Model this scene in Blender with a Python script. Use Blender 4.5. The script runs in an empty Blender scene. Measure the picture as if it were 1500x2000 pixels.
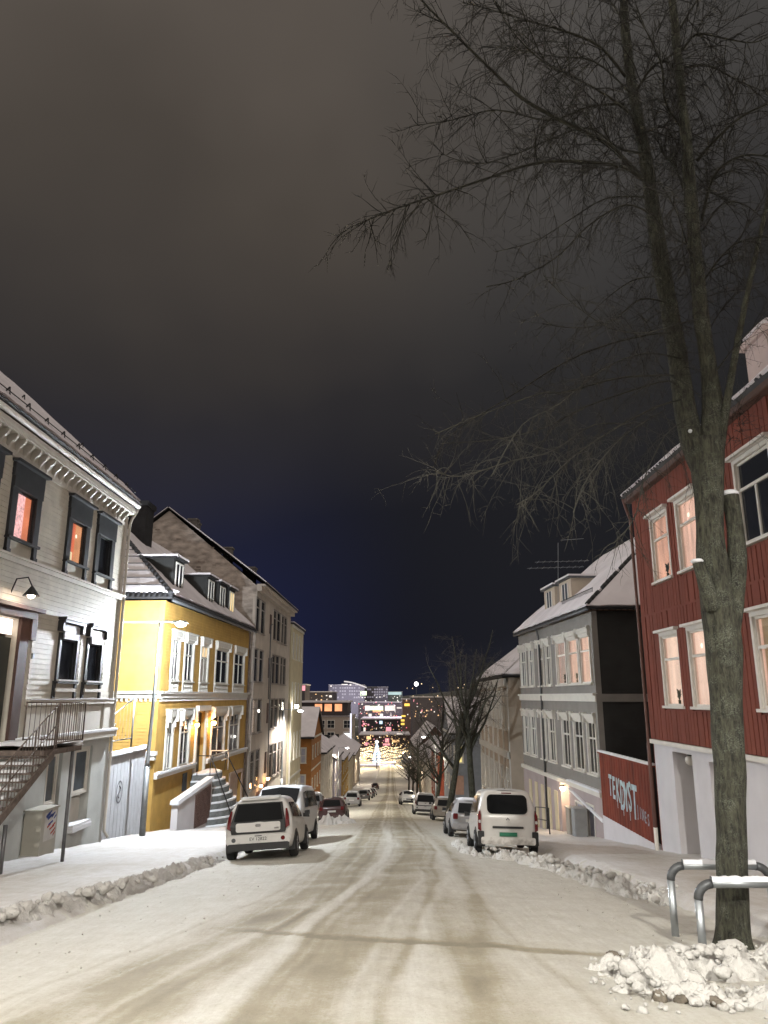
import bpy, bmesh, math, random
from mathutils import Vector, Matrix, noise
R = math.radians
random.seed(7)
S = bpy.context.scene

# ------------------------------------------------------------------ camera
PITCH, YAW, CAMH, FPX = 13.95, 0.5, 1.6, 1450.0
cam = bpy.data.cameras.new('camera'); cam_o = bpy.data.objects.new('camera', cam)
S.collection.objects.link(cam_o); S.camera = cam_o
cam_o.location = (0, 0, CAMH); cam_o.rotation_euler = (R(90 + PITCH), 0, R(YAW))
cam.sensor_fit = 'VERTICAL'; cam.sensor_height = 36; cam.sensor_width = 27
cam.lens = 36 * FPX / 2000; cam.clip_end = 9000; cam.clip_start = .1
S.render.resolution_x, S.render.resolution_y = 768, 1024

# ------------------------------------------------------------------ night sky
w = bpy.data.worlds.new('World'); S.world = w; w.use_nodes = True
N, L = w.node_tree.nodes, w.node_tree.links
N.clear()
out = N.new('ShaderNodeOutputWorld')
tc = N.new('ShaderNodeTexCoord'); sep = N.new('ShaderNodeSeparateXYZ'); L.new(tc.outputs['Generated'], sep.inputs[0])
nz = N.new('ShaderNodeTexNoise'); nz.inputs['Scale'].default_value = 1.35; nz.inputs['Detail'].default_value = 4; nz.inputs['Roughness'].default_value = .5
L.new(tc.outputs['Generated'], nz.inputs['Vector'])
ma = N.new('ShaderNodeMath'); ma.operation = 'MULTIPLY_ADD'; ma.inputs[1].default_value = .46; L.new(nz.outputs['Fac'], ma.inputs[0])
sub = N.new('ShaderNodeMath'); sub.operation = 'ADD'; sub.inputs[1].default_value = -.23; L.new(sep.outputs['Z'], sub.inputs[0])
sx = N.new('ShaderNodeMath'); sx.operation = 'MULTIPLY_ADD'; sx.inputs[1].default_value = -.22; L.new(sep.outputs['X'], sx.inputs[0]); L.new(sub.outputs[0], sx.inputs[2]); L.new(sx.outputs[0], ma.inputs[2])
cr = N.new('ShaderNodeValToRGB'); L.new(ma.outputs[0], cr.inputs[0])
e = cr.color_ramp.elements
e[0].position = 0; e[0].color = (.0095, .0115, .026, 1)
e[1].position = 1; e[1].color = (.17, .142, .12, 1)
for p, c in ((.10, (.0072, .0078, .0140)), (.26, (.0098, .0100, .0140)), (.45, (.0230, .0212, .0225)), (.66, (.060, .0505, .0425))):
    q = e.new(p); q.color = (*c, 1)
mr = N.new('ShaderNodeMapRange'); mr.inputs['From Min'].default_value = -.12; mr.inputs['From Max'].default_value = .28; mr.interpolation_type = 'SMOOTHSTEP'; L.new(sep.outputs['X'], mr.inputs['Value'])
hs = N.new('ShaderNodeHueSaturation'); hs.inputs['Saturation'].default_value = .45; L.new(cr.outputs[0], hs.inputs['Color'])
mxs = N.new('ShaderNodeMixRGB'); L.new(mr.outputs[0], mxs.inputs[0]); L.new(cr.outputs[0], mxs.inputs[1]); L.new(hs.outputs[0], mxs.inputs[2])
# bluish glow of the town lights low over the left of the street
mb1 = N.new('ShaderNodeMapRange'); mb1.interpolation_type = 'SMOOTHSTEP'; mb1.inputs['From Min'].default_value = .06; mb1.inputs['From Max'].default_value = -.22; L.new(sep.outputs['X'], mb1.inputs['Value'])
mb2 = N.new('ShaderNodeMapRange'); mb2.interpolation_type = 'SMOOTHSTEP'; mb2.inputs['From Min'].default_value = .42; mb2.inputs['From Max'].default_value = .0; L.new(sep.outputs['Z'], mb2.inputs['Value'])
mb3 = N.new('ShaderNodeMath'); mb3.operation = 'MULTIPLY'; L.new(mb1.outputs[0], mb3.inputs[0]); L.new(mb2.outputs[0], mb3.inputs[1])
mad = N.new('ShaderNodeMixRGB'); mad.blend_type = 'ADD'; mad.inputs[2].default_value = (.003, .005, .027, 1); L.new(mb3.outputs[0], mad.inputs[0]); L.new(mxs.outputs[0], mad.inputs[1])
bg = N.new('ShaderNodeBackground'); L.new(mad.outputs[0], bg.inputs[0]); bg.inputs[1].default_value = 1.0
sky = N.new('ShaderNodeTexSky'); sky.sky_type = 'NISHITA'; sky.sun_disc = False
sky.sun_elevation = R(-7); sky.sun_rotation = R(200)
bg2 = N.new('ShaderNodeBackground'); L.new(sky.outputs[0], bg2.inputs[0]); bg2.inputs[1].default_value = .05
ad = N.new('ShaderNodeAddShader'); L.new(bg.outputs[0], ad.inputs[0]); L.new(bg2.outputs[0], ad.inputs[1])
L.new(ad.outputs[0], out.inputs[0])
# added soft ambient fill standing in for cloud glow, from above and behind
sd = bpy.data.lights.new('ambient_fill', 'SUN'); sd.energy = 1.35; sd.angle = R(170); sd.color = (1, .90, .81)
so = bpy.data.objects.new('ambient_fill', sd); S.collection.objects.link(so); so.rotation_euler = (R(52), 0, 0)

V = S.view_settings
S.display_settings.display_device = 'sRGB'
V.view_transform = 'Standard'; V.look = 'None'; V.exposure = .20; V.gamma = 1; V.use_curve_mapping = False
S.render.engine = 'CYCLES'
S.cycles.use_denoising = True
try: S.cycles.denoiser = 'OPENIMAGEDENOISE'
except Exception: pass
S.cycles.max_bounces = 5; S.cycles.diffuse_bounces = 2; S.cycles.glossy_bounces = 2; S.cycles.transmission_bounces = 3
S.cycles.transparent_max_bounces = 6; S.cycles.caustics_reflective = False; S.cycles.caustics_refractive = False
S.cycles.sample_clamp_indirect = 3; S.cycles.use_light_tree = True

# ------------------------------------------------------------------ pixel -> place (1500 x 2000 photo)
cy, sy, cp, sp = math.cos(R(YAW)), math.sin(R(YAW)), math.cos(R(PITCH)), math.sin(R(PITCH))
FWD = Vector((-sy * cp, cy * cp, sp)); RGT = Vector((cy, sy, 0)); UPV = RGT.cross(FWD); CAM = Vector((0, 0, CAMH))
def ray(x, y): return FWD + RGT * ((x - 750) / FPX) - UPV * ((y - 1000) / FPX)
def on_y(x, y, yy):
    d = ray(x, y); return CAM + d * (yy / d.y)
PROFILE = [(-60, 6.0), (-30, 3.4), (0, 0), (55, -6.6), (87, -9.9), (174, -19.4), (307, -27.4), (400, -28.7), (600, -29.2), (9000, -29.2)]
def zr(y):
    y = max(y, -59.9)
    for (a, b), (c, d) in zip(PROFILE, PROFILE[1:]):
        if y <= c: return b + (d - b) * (y - a) / (c - a)
    return -29.2
def cross(x):
    a = abs(x)
    if a < 1: return 0
    if a < 4.75: return -.045 * (a - 1)
    if a < 5.05: return -.17 + (a - 4.75) / .3 * .20
    return .03
def gz(x, y): return zr(y) + cross(x)
def ground(x, y):
    d = ray(x, y); t = 2.0
    while t < 900:
        p = CAM + d * t
        if p.z <= gz(p.x, p.y): return p
        t *= 1.003
    return p

# ------------------------------------------------------------------ object helpers
COL = S.collection
def root_of(o):
    while o.parent: o = o.parent
    return o
def setp(o, p):
    if p is None: return o
    o.parent = p
    if p.parent is None: o.matrix_parent_inverse = Matrix.Translation(-p.location)
    return o
def thing(name, label, cat, loc=(0, 0, 0), group=None):
    o = bpy.data.objects.new(name, None); COL.objects.link(o); o.location = loc; o.empty_display_size = .2
    o['label'] = label; o['category'] = cat
    if group: o['group'] = group
    return o
def tag(o, label=None, cat=None, group=None, kind=None):
    for k, v in (('label', label), ('category', cat), ('group', group), ('kind', kind)):
        if v: o[k] = v
    return o
def linked(name, me, parent=None, loc=None, rot=None):
    o = bpy.data.objects.new(name, me); COL.objects.link(o)
    if loc is not None: o.location = loc
    if rot is not None: o.rotation_euler = rot
    return setp(o, parent)

class MB:
    def __init__(s): s.v, s.f = [], []
    def add(s, v, f):
        n = len(s.v); s.v += [tuple(p) for p in v]; s.f += [tuple(i + n for i in q) for q in f]; return s
    def hexa(s, p):   # 4 bottom, 4 top
        return s.add(p, [(0, 3, 2, 1), (4, 5, 6, 7), (0, 1, 5, 4), (1, 2, 6, 5), (2, 3, 7, 6), (3, 0, 4, 7)])
    def box(s, x0, x1, y0, y1, z0, z1):
        return s.hexa([(x0, y0, z0), (x1, y0, z0), (x1, y1, z0), (x0, y1, z0), (x0, y0, z1), (x1, y0, z1), (x1, y1, z1), (x0, y1, z1)])
    def quad(s, a, b, c, d): return s.add([a, b, c, d], [(0, 1, 2, 3)])
    def poly(s, pts): return s.add(pts, [tuple(range(len(pts)))])
    def slab(s, pts, t, n=None):
        pts = [Vector(p) for p in pts]
        n = n or (pts[1] - pts[0]).cross(pts[-1] - pts[0]).normalized()
        k = len(pts)
        return s.add(pts + [p + n * t for p in pts], [tuple(range(k))[::-1], tuple(range(k, 2 * k))] + [(i, (i + 1) % k, k + (i + 1) % k, k + i) for i in range(k)])
    def tube(s, pts, rad, sides=6, cap=True):
        pts = [Vector(p) for p in pts]; n = len(pts)
        if not isinstance(rad, (list, tuple)): rad = [rad] * n
        t0 = (pts[1] - pts[0]).normalized()
        a = t0.orthogonal().normalized(); vs = []
        for i, p in enumerate(pts):
            t = (pts[min(i + 1, n - 1)] - pts[max(i - 1, 0)])
            t = t.normalized() if t.length > 1e-9 else t0
            a = (a - t * a.dot(t)); a = a.normalized() if a.length > 1e-6 else t.orthogonal().normalized()
            b = t.cross(a)
            for k in range(sides):
                an = 2 * math.pi * k / sides
                vs.append(p + (a * math.cos(an) + b * math.sin(an)) * rad[i])
        fs = [(i * sides + k, i * sides + (k + 1) % sides, (i + 1) * sides + (k + 1) % sides, (i + 1) * sides + k) for i in range(n - 1) for k in range(sides)]
        if cap: fs += [tuple(range(sides))[::-1], tuple(range((n - 1) * sides, n * sides))]
        return s.add(vs, fs)
    def sphere(s, c, r, seg=10, rings=6, sq=(1, 1, 1)):
        c = Vector(c); vs = [c + Vector((0, 0, -r * sq[2]))]
        for i in range(1, rings):
            a = math.pi * i / rings - math.pi / 2
            for k in range(seg):
                b = 2 * math.pi * k / seg
                vs.append(c + Vector((math.cos(a) * math.cos(b) * r * sq[0], math.cos(a) * math.sin(b) * r * sq[1], math.sin(a) * r * sq[2])))
        vs.append(c + Vector((0, 0, r * sq[2]))); fs = []
        for k in range(seg):
            fs.append((0, 1 + (k + 1) % seg, 1 + k))
            fs.append((len(vs) - 1, len(vs) - 1 - seg + k, len(vs) - 1 - seg + (k + 1) % seg))
            for i in range(rings - 2):
                a = 1 + i * seg
                fs.append((a + k, a + (k + 1) % seg, a + seg + (k + 1) % seg, a + seg + k))
        return s.add(vs, fs)
    def mesh(s, name, m, smooth=False):
        me = bpy.data.meshes.new(name); me.from_pydata(s.v, [], s.f); me.validate()
        b = bmesh.new(); b.from_mesh(me); bmesh.ops.recalc_face_normals(b, faces=b.faces[:]); b.to_mesh(me); b.free()
        if m: me.materials.append(m)
        if smooth: me.polygons.foreach_set('use_smooth', [True] * len(me.polygons))
        return me
    def build(s, name, m, parent=None, smooth=False, kind=None):
        o = linked(name, s.mesh(name, m, smooth), parent)
        if kind: o['kind'] = kind
        return o

class Fr:
    """a vertical facade plane: u along it, z up, d out of it"""
    def __init__(s, o, e, n):
        s.o = Vector((*o, 0)); s.u = (Vector((*e, 0)) - s.o); s.len = s.u.length; s.u.normalize()
        s.n = Vector((s.u.y, -s.u.x, 0)); s.n = s.n if s.n.dot(Vector((*n, 0))) > 0 else -s.n
    def P(s, u, z, d=0): return s.o + s.u * u + s.n * d + Vector((0, 0, z))
    def px(s, x, y):
        d = ray(x, y); t = (s.o - CAM).dot(s.n) / d.dot(s.n); p = CAM + d * t
        return (p - s.o).dot(s.u), p.z
    def rect(s, xl, xr, yt, yb):
        ym, xm = (yt + yb) / 2, (xl + xr) / 2
        a, b = s.px(xl, ym)[0], s.px(xr, ym)[0]
        return min(a, b), max(a, b), s.px(xm, yb)[1], s.px(xm, yt)[1]
    def box(s, mb, u0, u1, z0, z1, d0, d1):
        P = s.P
        return mb.hexa([P(u0, z0, d0), P(u1, z0, d0), P(u1, z0, d1), P(u0, z0, d1), P(u0, z1, d0), P(u1, z1, d0), P(u1, z1, d1), P(u0, z1, d1)])
    def quad(s, mb, u0, u1, z0, z1, d): return mb.quad(s.P(u0, z0, d), s.P(u1, z0, d), s.P(u1, z1, d), s.P(u0, z1, d))
    def wall(s, mb, u0, u1, z0, z1, holes=(), d=0, depth=.22):
        us = sorted({u0, u1, *[h[0] for h in holes], *[h[1] for h in holes]}); zs = sorted({z0, z1, *[h[2] for h in holes], *[h[3] for h in holes]})
        for a, b in zip(us, us[1:]):
            for c, e in zip(zs, zs[1:]):
                um, zm = (a + b) / 2, (c + e) / 2
                if um < u0 or um > u1 or zm < z0 or zm > z1: continue
                if any(h[0] < um < h[1] and h[2] < zm < h[3] for h in holes): continue
                s.quad(mb, a, b, c, e, d)
        for a, b, c, e in holes:
            P = s.P
            mb.quad(P(a, c, d), P(a, e, d), P(a, e, d - depth), P(a, c, d - depth)); mb.quad(P(b, c, d), P(b, e, d), P(b, e, d - depth), P(b, c, d - depth))
            mb.quad(P(a, c, d), P(b, c, d), P(b, c, d - depth), P(a, c, d - depth)); mb.quad(P(a, e, d), P(b, e, d), P(b, e, d - depth), P(a, e, d - depth))
        return mb

# ------------------------------------------------------------------ materials
MATS = {}
def mat(name, col, rough=.75, var=.10, scale=3., bump=0., bscale=40., metal=0., emit=0., col2=None, stretch=(1, 1, 1), detail=4):
    if name in MATS: return MATS[name]
    m = bpy.data.materials.new(name); m.use_nodes = True; MATS[name] = m
    nt = m.node_tree; b = nt.nodes['Principled BSDF']; lk = nt.links.new
    b.inputs['Roughness'].default_value = rough; b.inputs['Metallic'].default_value = metal
    g = nt.nodes.new('ShaderNodeNewGeometry'); mp = nt.nodes.new('ShaderNodeMapping'); mp.inputs['Scale'].default_value = stretch
    lk(g.outputs['Position'], mp.inputs[0])
    n = nt.nodes.new('ShaderNodeTexNoise'); n.inputs['Scale'].default_value = scale; n.inputs['Detail'].default_value = detail; lk(mp.outputs[0], n.inputs['Vector'])
    r = nt.nodes.new('ShaderNodeValToRGB'); lk(n.outputs['Fac'], r.inputs[0])
    c2 = col2 or tuple(min(1, c * (1 + var)) for c in col); c1 = tuple(c * (1 - var) for c in col)
    r.color_ramp.elements[0].color = (*c1, 1); r.color_ramp.elements[1].color = (*c2, 1)
    r.color_ramp.elements[0].position = .3; r.color_ramp.elements[1].position = .7
    lk(r.outputs[0], b.inputs['Base Color'])
    if bump:
        n2 = nt.nodes.new('ShaderNodeTexNoise'); n2.inputs['Scale'].default_value = bscale; n2.inputs['Detail'].default_value = 5; lk(mp.outputs[0], n2.inputs['Vector'])
        bp = nt.nodes.new('ShaderNodeBump'); bp.inputs['Strength'].default_value = bump; bp.inputs['Distance'].default_value = .02
        lk(n2.outputs['Fac'], bp.inputs['Height']); lk(bp.outputs[0], b.inputs['Normal'])
    if emit:
        lk(r.outputs[0], b.inputs['Emission Color']); b.inputs['Emission Strength'].default_value = emit
    return m
def glow(name, col, strength=1., var=.25, scale=1.2, stretch=(1, 1, 1)):
    """something that gives off light: bulb, lit curtain, sign"""
    if name in MATS: return MATS[name]
    m = mat(name, (.3, .3, .3), .8, 0, scale, stretch=stretch)
    nt = m.node_tree; b = nt.nodes['Principled BSDF']; r = [x for x in nt.nodes if x.type == 'VALTORGB'][0]
    nt.links.new(r.outputs[0], b.inputs['Emission Color']); b.inputs['Emission Strength'].default_value = strength
    for l in list(b.inputs['Base Color'].links): nt.links.remove(l)
    b.inputs['Base Color'].default_value = (.2, .2, .2, 1)
    r.color_ramp.elements[0].color = (*[c * (1 - var) for c in col], 1); r.color_ramp.elements[1].color = (*[c * (1 + var) for c in col], 1)
    return m
def glass(name, col=(.02, .022, .026), rough=.06, spec=.35):
    m = mat(name, col, rough, .15, 1.5); m.node_tree.nodes['Principled BSDF'].inputs['Specular IOR Level'].default_value = spec
    return m
def clear_glass():
    if 'clear_glass' in MATS: return MATS['clear_glass']
    m = bpy.data.materials.new('clear_glass'); m.use_nodes = True; MATS['clear_glass'] = m
    nt = m.node_tree; nt.nodes.clear(); o = nt.nodes.new('ShaderNodeOutputMaterial'); t = nt.nodes.new('ShaderNodeBsdfTransparent'); g = nt.nodes.new('ShaderNodeBsdfGlossy')
    g.inputs['Roughness'].default_value = .03; t.inputs[0].default_value = (.93, .94, .93, 1)
    f = nt.nodes.new('ShaderNodeMath'); f.operation = 'POWER'; f.inputs[1].default_value = 4; lw = nt.nodes.new('ShaderNodeLayerWeight'); nt.links.new(lw.outputs['Facing'], f.inputs[0]); mx = nt.nodes.new('ShaderNodeMixShader')
    nt.links.new(f.outputs[0], mx.inputs[0]); nt.links.new(t.outputs[0], mx.inputs[1]); nt.links.new(g.outputs[0], mx.inputs[2]); nt.links.new(mx.outputs[0], o.inputs[0])
    return m
def paint(name, col, rough=.30, coat=.4):
    """car paint with road salt and grime over the lower body"""
    if name in MATS: return MATS[name]
    m = mat(name, col, rough, .05, 2.); nt = m.node_tree; b = nt.nodes['Principled BSDF']; lk = nt.links.new
    b.inputs['Coat Weight'].default_value = coat; b.inputs['Coat Roughness'].default_value = .15
    r = [x for x in nt.nodes if x.type == 'VALTORGB'][0]; tc_ = nt.nodes.new('ShaderNodeTexCoord'); sp_ = nt.nodes.new('ShaderNodeSeparateXYZ'); lk(tc_.outputs['Object'], sp_.inputs[0])
    n = nt.nodes.new('ShaderNodeTexNoise'); n.inputs['Scale'].default_value = 7; n.inputs['Detail'].default_value = 6; lk(tc_.outputs['Object'], n.inputs['Vector'])
    a = nt.nodes.new('ShaderNodeMath'); a.operation = 'MULTIPLY_ADD'; a.inputs[1].default_value = -1.15; lk(sp_.outputs['Z'], a.inputs[0]); lk(n.outputs['Fac'], a.inputs[2])
    r2 = nt.nodes.new('ShaderNodeValToRGB'); lk(a.outputs[0], r2.inputs[0]); r2.color_ramp.elements[0].position = 0; r2.color_ramp.elements[1].position = .35; r2.color_ramp.elements[1].color = (.75, .75, .75, 1)
    mx = nt.nodes.new('ShaderNodeMixRGB'); lk(r2.outputs[0], mx.inputs[0]); lk(r.outputs[0], mx.inputs[1]); mx.inputs[2].default_value = (.20, .18, .15, 1); lk(mx.outputs[0], b.inputs['Base Color'])
    return m

M = dict(
    white_wood=mat('white_wood', (.67, .635, .55), .6, .12, 2.2, .12, 60), white_trim=mat('white_trim', (.72, .69, .63), .55, .06, 3),
    plaster_pale=mat('plaster_pale', (.60, .62, .60), .85, .14, 1.1, .25, 18), dark_wood=mat('dark_wood', (.024, .025, .028), .55, .2, 4),
    brown_wood=mat('brown_wood', (.085, .045, .035), .6, .2, 4), door_green=mat('door_green', (.022, .026, .022), .45, .2, 3),
    snow=mat('snow', (.78, .79, .82), .8, .06, 1.3, .35, 14), snow_roof=mat('snow_roof', (.74, .70, .72), .85, .10, .8, .3, 6),
    tiles_dark=mat('tiles_dark', (.016, .016, .018), .7, .3, 5), steel=mat('steel', (.16, .16, .165), .45, .12, 8, metal=.6),
    rust=mat('rust_steel', (.13, .10, .085), .7, .35, 9), galv=mat('galvanised', (.42, .45, .47), .42, .12, 6, metal=.75), galv_dark=mat('galvanised_worn', (.10, .105, .11), .5, .25, 10, metal=.5),
    yellow_wood=mat('yellow_wood', (.50, .305, .080), .7, .15, 1.6, .1, 50), ochre_trim=mat('pale_trim', (.68, .66, .60), .6, .06, 3),
    concrete=mat('concrete', (.42, .42, .41), .9, .16, 1.4, .35, 20), grey_plaster=mat('grey_plaster', (.52, .46, .40), .9, .14, .8, .3, 10),
    rough_stone=mat('rough_plaster', (.40, .345, .30), .95, .40, 1.6, .8, 4, stretch=(1, 1, 2.2)), cream=mat('cream_plaster', (.60, .53, .36), .85, .1, 1),
    red_wood=mat('red_wood', (.172, .042, .025), .85, .16, 2.2, .15, 40, stretch=(1, 1, .25)), fence_red=mat('fence_red', (.18, .036, .019), .85, .3, 3.2, .2, 40, stretch=(1, 1, .3)),
    white_plaster=mat('white_plaster', (.66, .64, .66), .9, .06, 1.2, .25, 16), black_wall=mat('black_board', (.024, .0245, .0235), .8, .2, 2), grey_wood=mat('grey_wood', (.235, .222, .205), .7, .09, 1.8, .1, 40),
    beige_wall=mat('beige_wall', (.50, .42, .33), .85, .1, 1.2), pink_grey=mat('pink_grey', (.40, .34, .335), .85, .08, 1.2), chimney_dark=mat('chimney_dark', (.02, .02, .022), .9, .3, 4),
    chimney_pink=mat('chimney_plaster', (.55, .44, .41), .9, .12, 2), glass=glass('window_glass'), glass_blue=glass('window_glass_pale', (.10, .115, .13), .08),
    car_glass=glass('car_glass', (.008, .009, .010), .05, .14), tyre=mat('tyre', (.018, .018, .019), .85, .25, 20), rim=mat('rim', (.25, .25, .26), .4, .1, 8, metal=.7),
    black=mat('black_plastic', (.016, .016, .017), .55, .2, 6), red_lens=mat('red_lens', (.13, .008, .010), .2, .15, 8), white_lens=mat('white_lens', (.6, .6, .6), .2, .1, 8),
    plate=mat('plate', (.70, .70, .68), .4, .04, 5), plate_green=mat('plate_green', (.012, .16, .085), .4, .1, 5), ink=mat('ink', (.02, .02, .022), .6, .1, 5),
    chrome=mat('chrome', (.55, .55, .56), .2, .05, 5, metal=1.),
)
def bark():
    m = bpy.data.materials.new('bark'); m.use_nodes = True; nt = m.node_tree; b = nt.nodes['Principled BSDF']; lk = nt.links.new; b.inputs['Roughness'].default_value = .95
    g = nt.nodes.new('ShaderNodeNewGeometry'); mp = nt.nodes.new('ShaderNodeMapping'); mp.inputs['Scale'].default_value = (1, 1, .22); lk(g.outputs['Position'], mp.inputs[0])
    def nz_(sc, det, vec, ro=.6): n = nt.nodes.new('ShaderNodeTexNoise'); n.inputs['Scale'].default_value = sc; n.inputs['Detail'].default_value = det; n.inputs['Roughness'].default_value = ro; lk(vec, n.inputs['Vector']); return n
    n1 = nz_(26, 6, mp.outputs[0], .7); n2 = nz_(5, 5, g.outputs['Position']); n3 = nz_(60, 3, g.outputs['Position'], .7)
    r = nt.nodes.new('ShaderNodeValToRGB'); lk(n1.outputs['Fac'], r.inputs[0]); e_ = r.color_ramp.elements; e_[0].position = .38; e_[0].color = (.012, .012, .009, 1); e_[1].position = .62; e_[1].color = (.070, .070, .048, 1)
    r2 = nt.nodes.new('ShaderNodeValToRGB'); lk(n2.outputs['Fac'], r2.inputs[0]); r2.color_ramp.elements[0].position = .46; r2.color_ramp.elements[1].position = .62
    r3 = nt.nodes.new('ShaderNodeValToRGB'); lk(n3.outputs['Fac'], r3.inputs[0]); r3.color_ramp.elements[0].position = .47; r3.color_ramp.elements[1].position = .60
    mu = nt.nodes.new('ShaderNodeMath'); mu.operation = 'MULTIPLY'; lk(r2.outputs[0], mu.inputs[0]); lk(r3.outputs[0], mu.inputs[1])
    mx = nt.nodes.new('ShaderNodeMixRGB'); lk(mu.outputs[0], mx.inputs[0]); lk(r.outputs[0], mx.inputs[1]); mx.inputs[2].default_value = (.115, .125, .098, 1); lk(mx.outputs[0], b.inputs['Base Color'])
    bp = nt.nodes.new('ShaderNodeBump'); bp.inputs['Strength'].default_value = 1; bp.inputs['Distance'].default_value = .03; lk(n1.outputs['Fac'], bp.inputs['Height']); lk(bp.outputs[0], b.inputs['Normal']); return m
M['bark'] = bark(); M['twig'] = mat('twig', (.018, .0165, .012), .9, .3, 5)

# light of street lamps: a shielded spot
def spot(name, loc, watts, col, size=155, blend=.5, rad=.12, parent=None, aim=None):
    d = bpy.data.lights.new(name, 'SPOT'); d.energy = watts; d.color = col; d.spot_size = R(size); d.spot_blend = blend; d.shadow_soft_size = rad
    o = bpy.data.objects.new(name, d); COL.objects.link(o); o.location = loc
    if aim: o.rotation_euler = (Vector(aim) - Vector(loc)).to_track_quat('-Z', 'Y').to_euler()
    return setp(o, parent) if parent else o
def point(name, loc, watts, col, rad=.06, parent=None):
    d = bpy.data.lights.new(name, 'POINT'); d.energy = watts; d.color = col; d.shadow_soft_size = rad
    o = bpy.data.objects.new(name, d); COL.objects.link(o); o.location = loc
    return setp(o, parent) if parent else o
COOL, NEUT, WARM, AMBER = (.86, .93, 1), (1, .93, .80), (1, .74, .46), (1, .52, .20)

# ================================================================== GROUND
def lerp_poly(pts, y, k=0):
    pts = sorted(pts, key=lambda p: p[1 - k])
    if y <= pts[0][1 - k]: return pts[0][k]
    for a, b in zip(pts, pts[1:]):
        if y <= b[1 - k]: return a[k] + (b[k] - a[k]) * (y - a[1 - k]) / max(1e-6, b[1 - k] - a[1 - k])
    return pts[-1][k]
TRACKS = [([(-4.2, 3.), (-2.9, 6.3), (-2.5, 8.1), (-2.15, 9.8), (-1.45, 14.2), (-1.1, 24.3), (-.95, 53), (-.9, 400)], .42, .85),
          ([(-3.0, 3.), (-1.9, 6.3), (-1.55, 8.6), (-1.05, 11.5), (-.75, 16.), (-.6, 24.), (-.7, 48), (-.3, 400)], .34, .5),
          ([(-1.2, 3.), (-.75, 6.2), (-.38, 10.9), (.1, 15.9), (.55, 24.3), (.5, 48.), (.55, 400)], .40, .80),
          ([(.35, 3.), (.63, 6.3), (1.17, 10.9), (1.72, 18.), (1.72, 29.7), (1.0, 53), (1.3, 400)], .16, .55),
          ([(.9, 3.), (.95, 6.3), (.75, 10.9), (.85, 18.), (1.2, 29.7), (.6, 53), (.9, 400)], .30, .38),
          ([(-2.3, 3.), (-1.48, 6.6), (-1.0, 11.3), (-.27, 17.9), (.12, 26.7), (-.5, 44), (-.1, 400)], .15, -.75),
          ([(.1, 3.), (.2, 6.3), (.35, 11.), (1.25, 17.), (1.45, 24), (.85, 50), (1.0, 400)], .12, -.35)]
_rt = random.Random(4)
for _k in range(12):   # single tyre lines inside and beside the worn bands
    _b = _rt.choice([0, 1, 2, 4]); _o = _rt.uniform(-.75, .75); _s = _rt.uniform(-.5, .5); TRACKS.append(([(x + _o + _s * (y - 15) * .03 + _rt.uniform(-.06, .06), y) if y < 60 else (x + _o * .5, y) for x, y in TRACKS[_b][0]], _rt.uniform(.045, .09), _rt.choice([.45, .6, -.4, .35])))
STRIPE = [(-2.3, 10.8), (-.88, 9.79), (.51, 9.46), (1.62, 9.16), (2.35, 9.08)]  # a darker brown band lying across the road
def fbm(x, y, s, o=3): return noise.fractal((x * s, y * s, 3.7), 1.0, 2.0, o)
def road_dirt_and_band(x, y):
    wob = noise.noise((x * .7, y * .35, 1.)) * .12
    d = .16 * max(0, 1 - (abs(x + .2) / 2.6) ** 2)
    for pts, hw, st in TRACKS:
        c = lerp_poly(pts, y); q = abs(x + wob - c) / hw
        if q < 2.6: d += .62 * st * math.exp(-q * q * (1.1 if st > 0 else 1.6))
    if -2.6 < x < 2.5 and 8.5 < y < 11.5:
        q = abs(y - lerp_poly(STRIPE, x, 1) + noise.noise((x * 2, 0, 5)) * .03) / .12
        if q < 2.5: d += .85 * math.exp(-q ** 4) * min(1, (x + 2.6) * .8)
    if 49 < y < 60: d += .55 * math.exp(-((y - 54) / 3.2) ** 2)
    # a brown stain in the near left rut
    d += .35 * math.exp(-(((x + 1.75) / .35) ** 2 + ((y - 11.3) / .9) ** 2)) + .3 * math.exp(-(((x + 2.2) / .5) ** 2 + ((y - 7.5) / 1.1) ** 2))
    return max(0, min(1, d * (.82 + .5 * fbm(x, y, 1.1))))
def side_dirt(x, y):
    d = .10 + .12 * fbm(x, y, .5)
    if x < 0: d += .22 * math.exp(-((x + 7.2) / 1.0) ** 2) * (1 if y < 19 else .25) + .25 * max(0, 1 - y / 17) * .6
    else: d += .26 * math.exp(-((x - 6.6) / 1.0) ** 2) * math.exp(-((y - 17) / 7) ** 2)
    return max(0, min(1, d))
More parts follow.
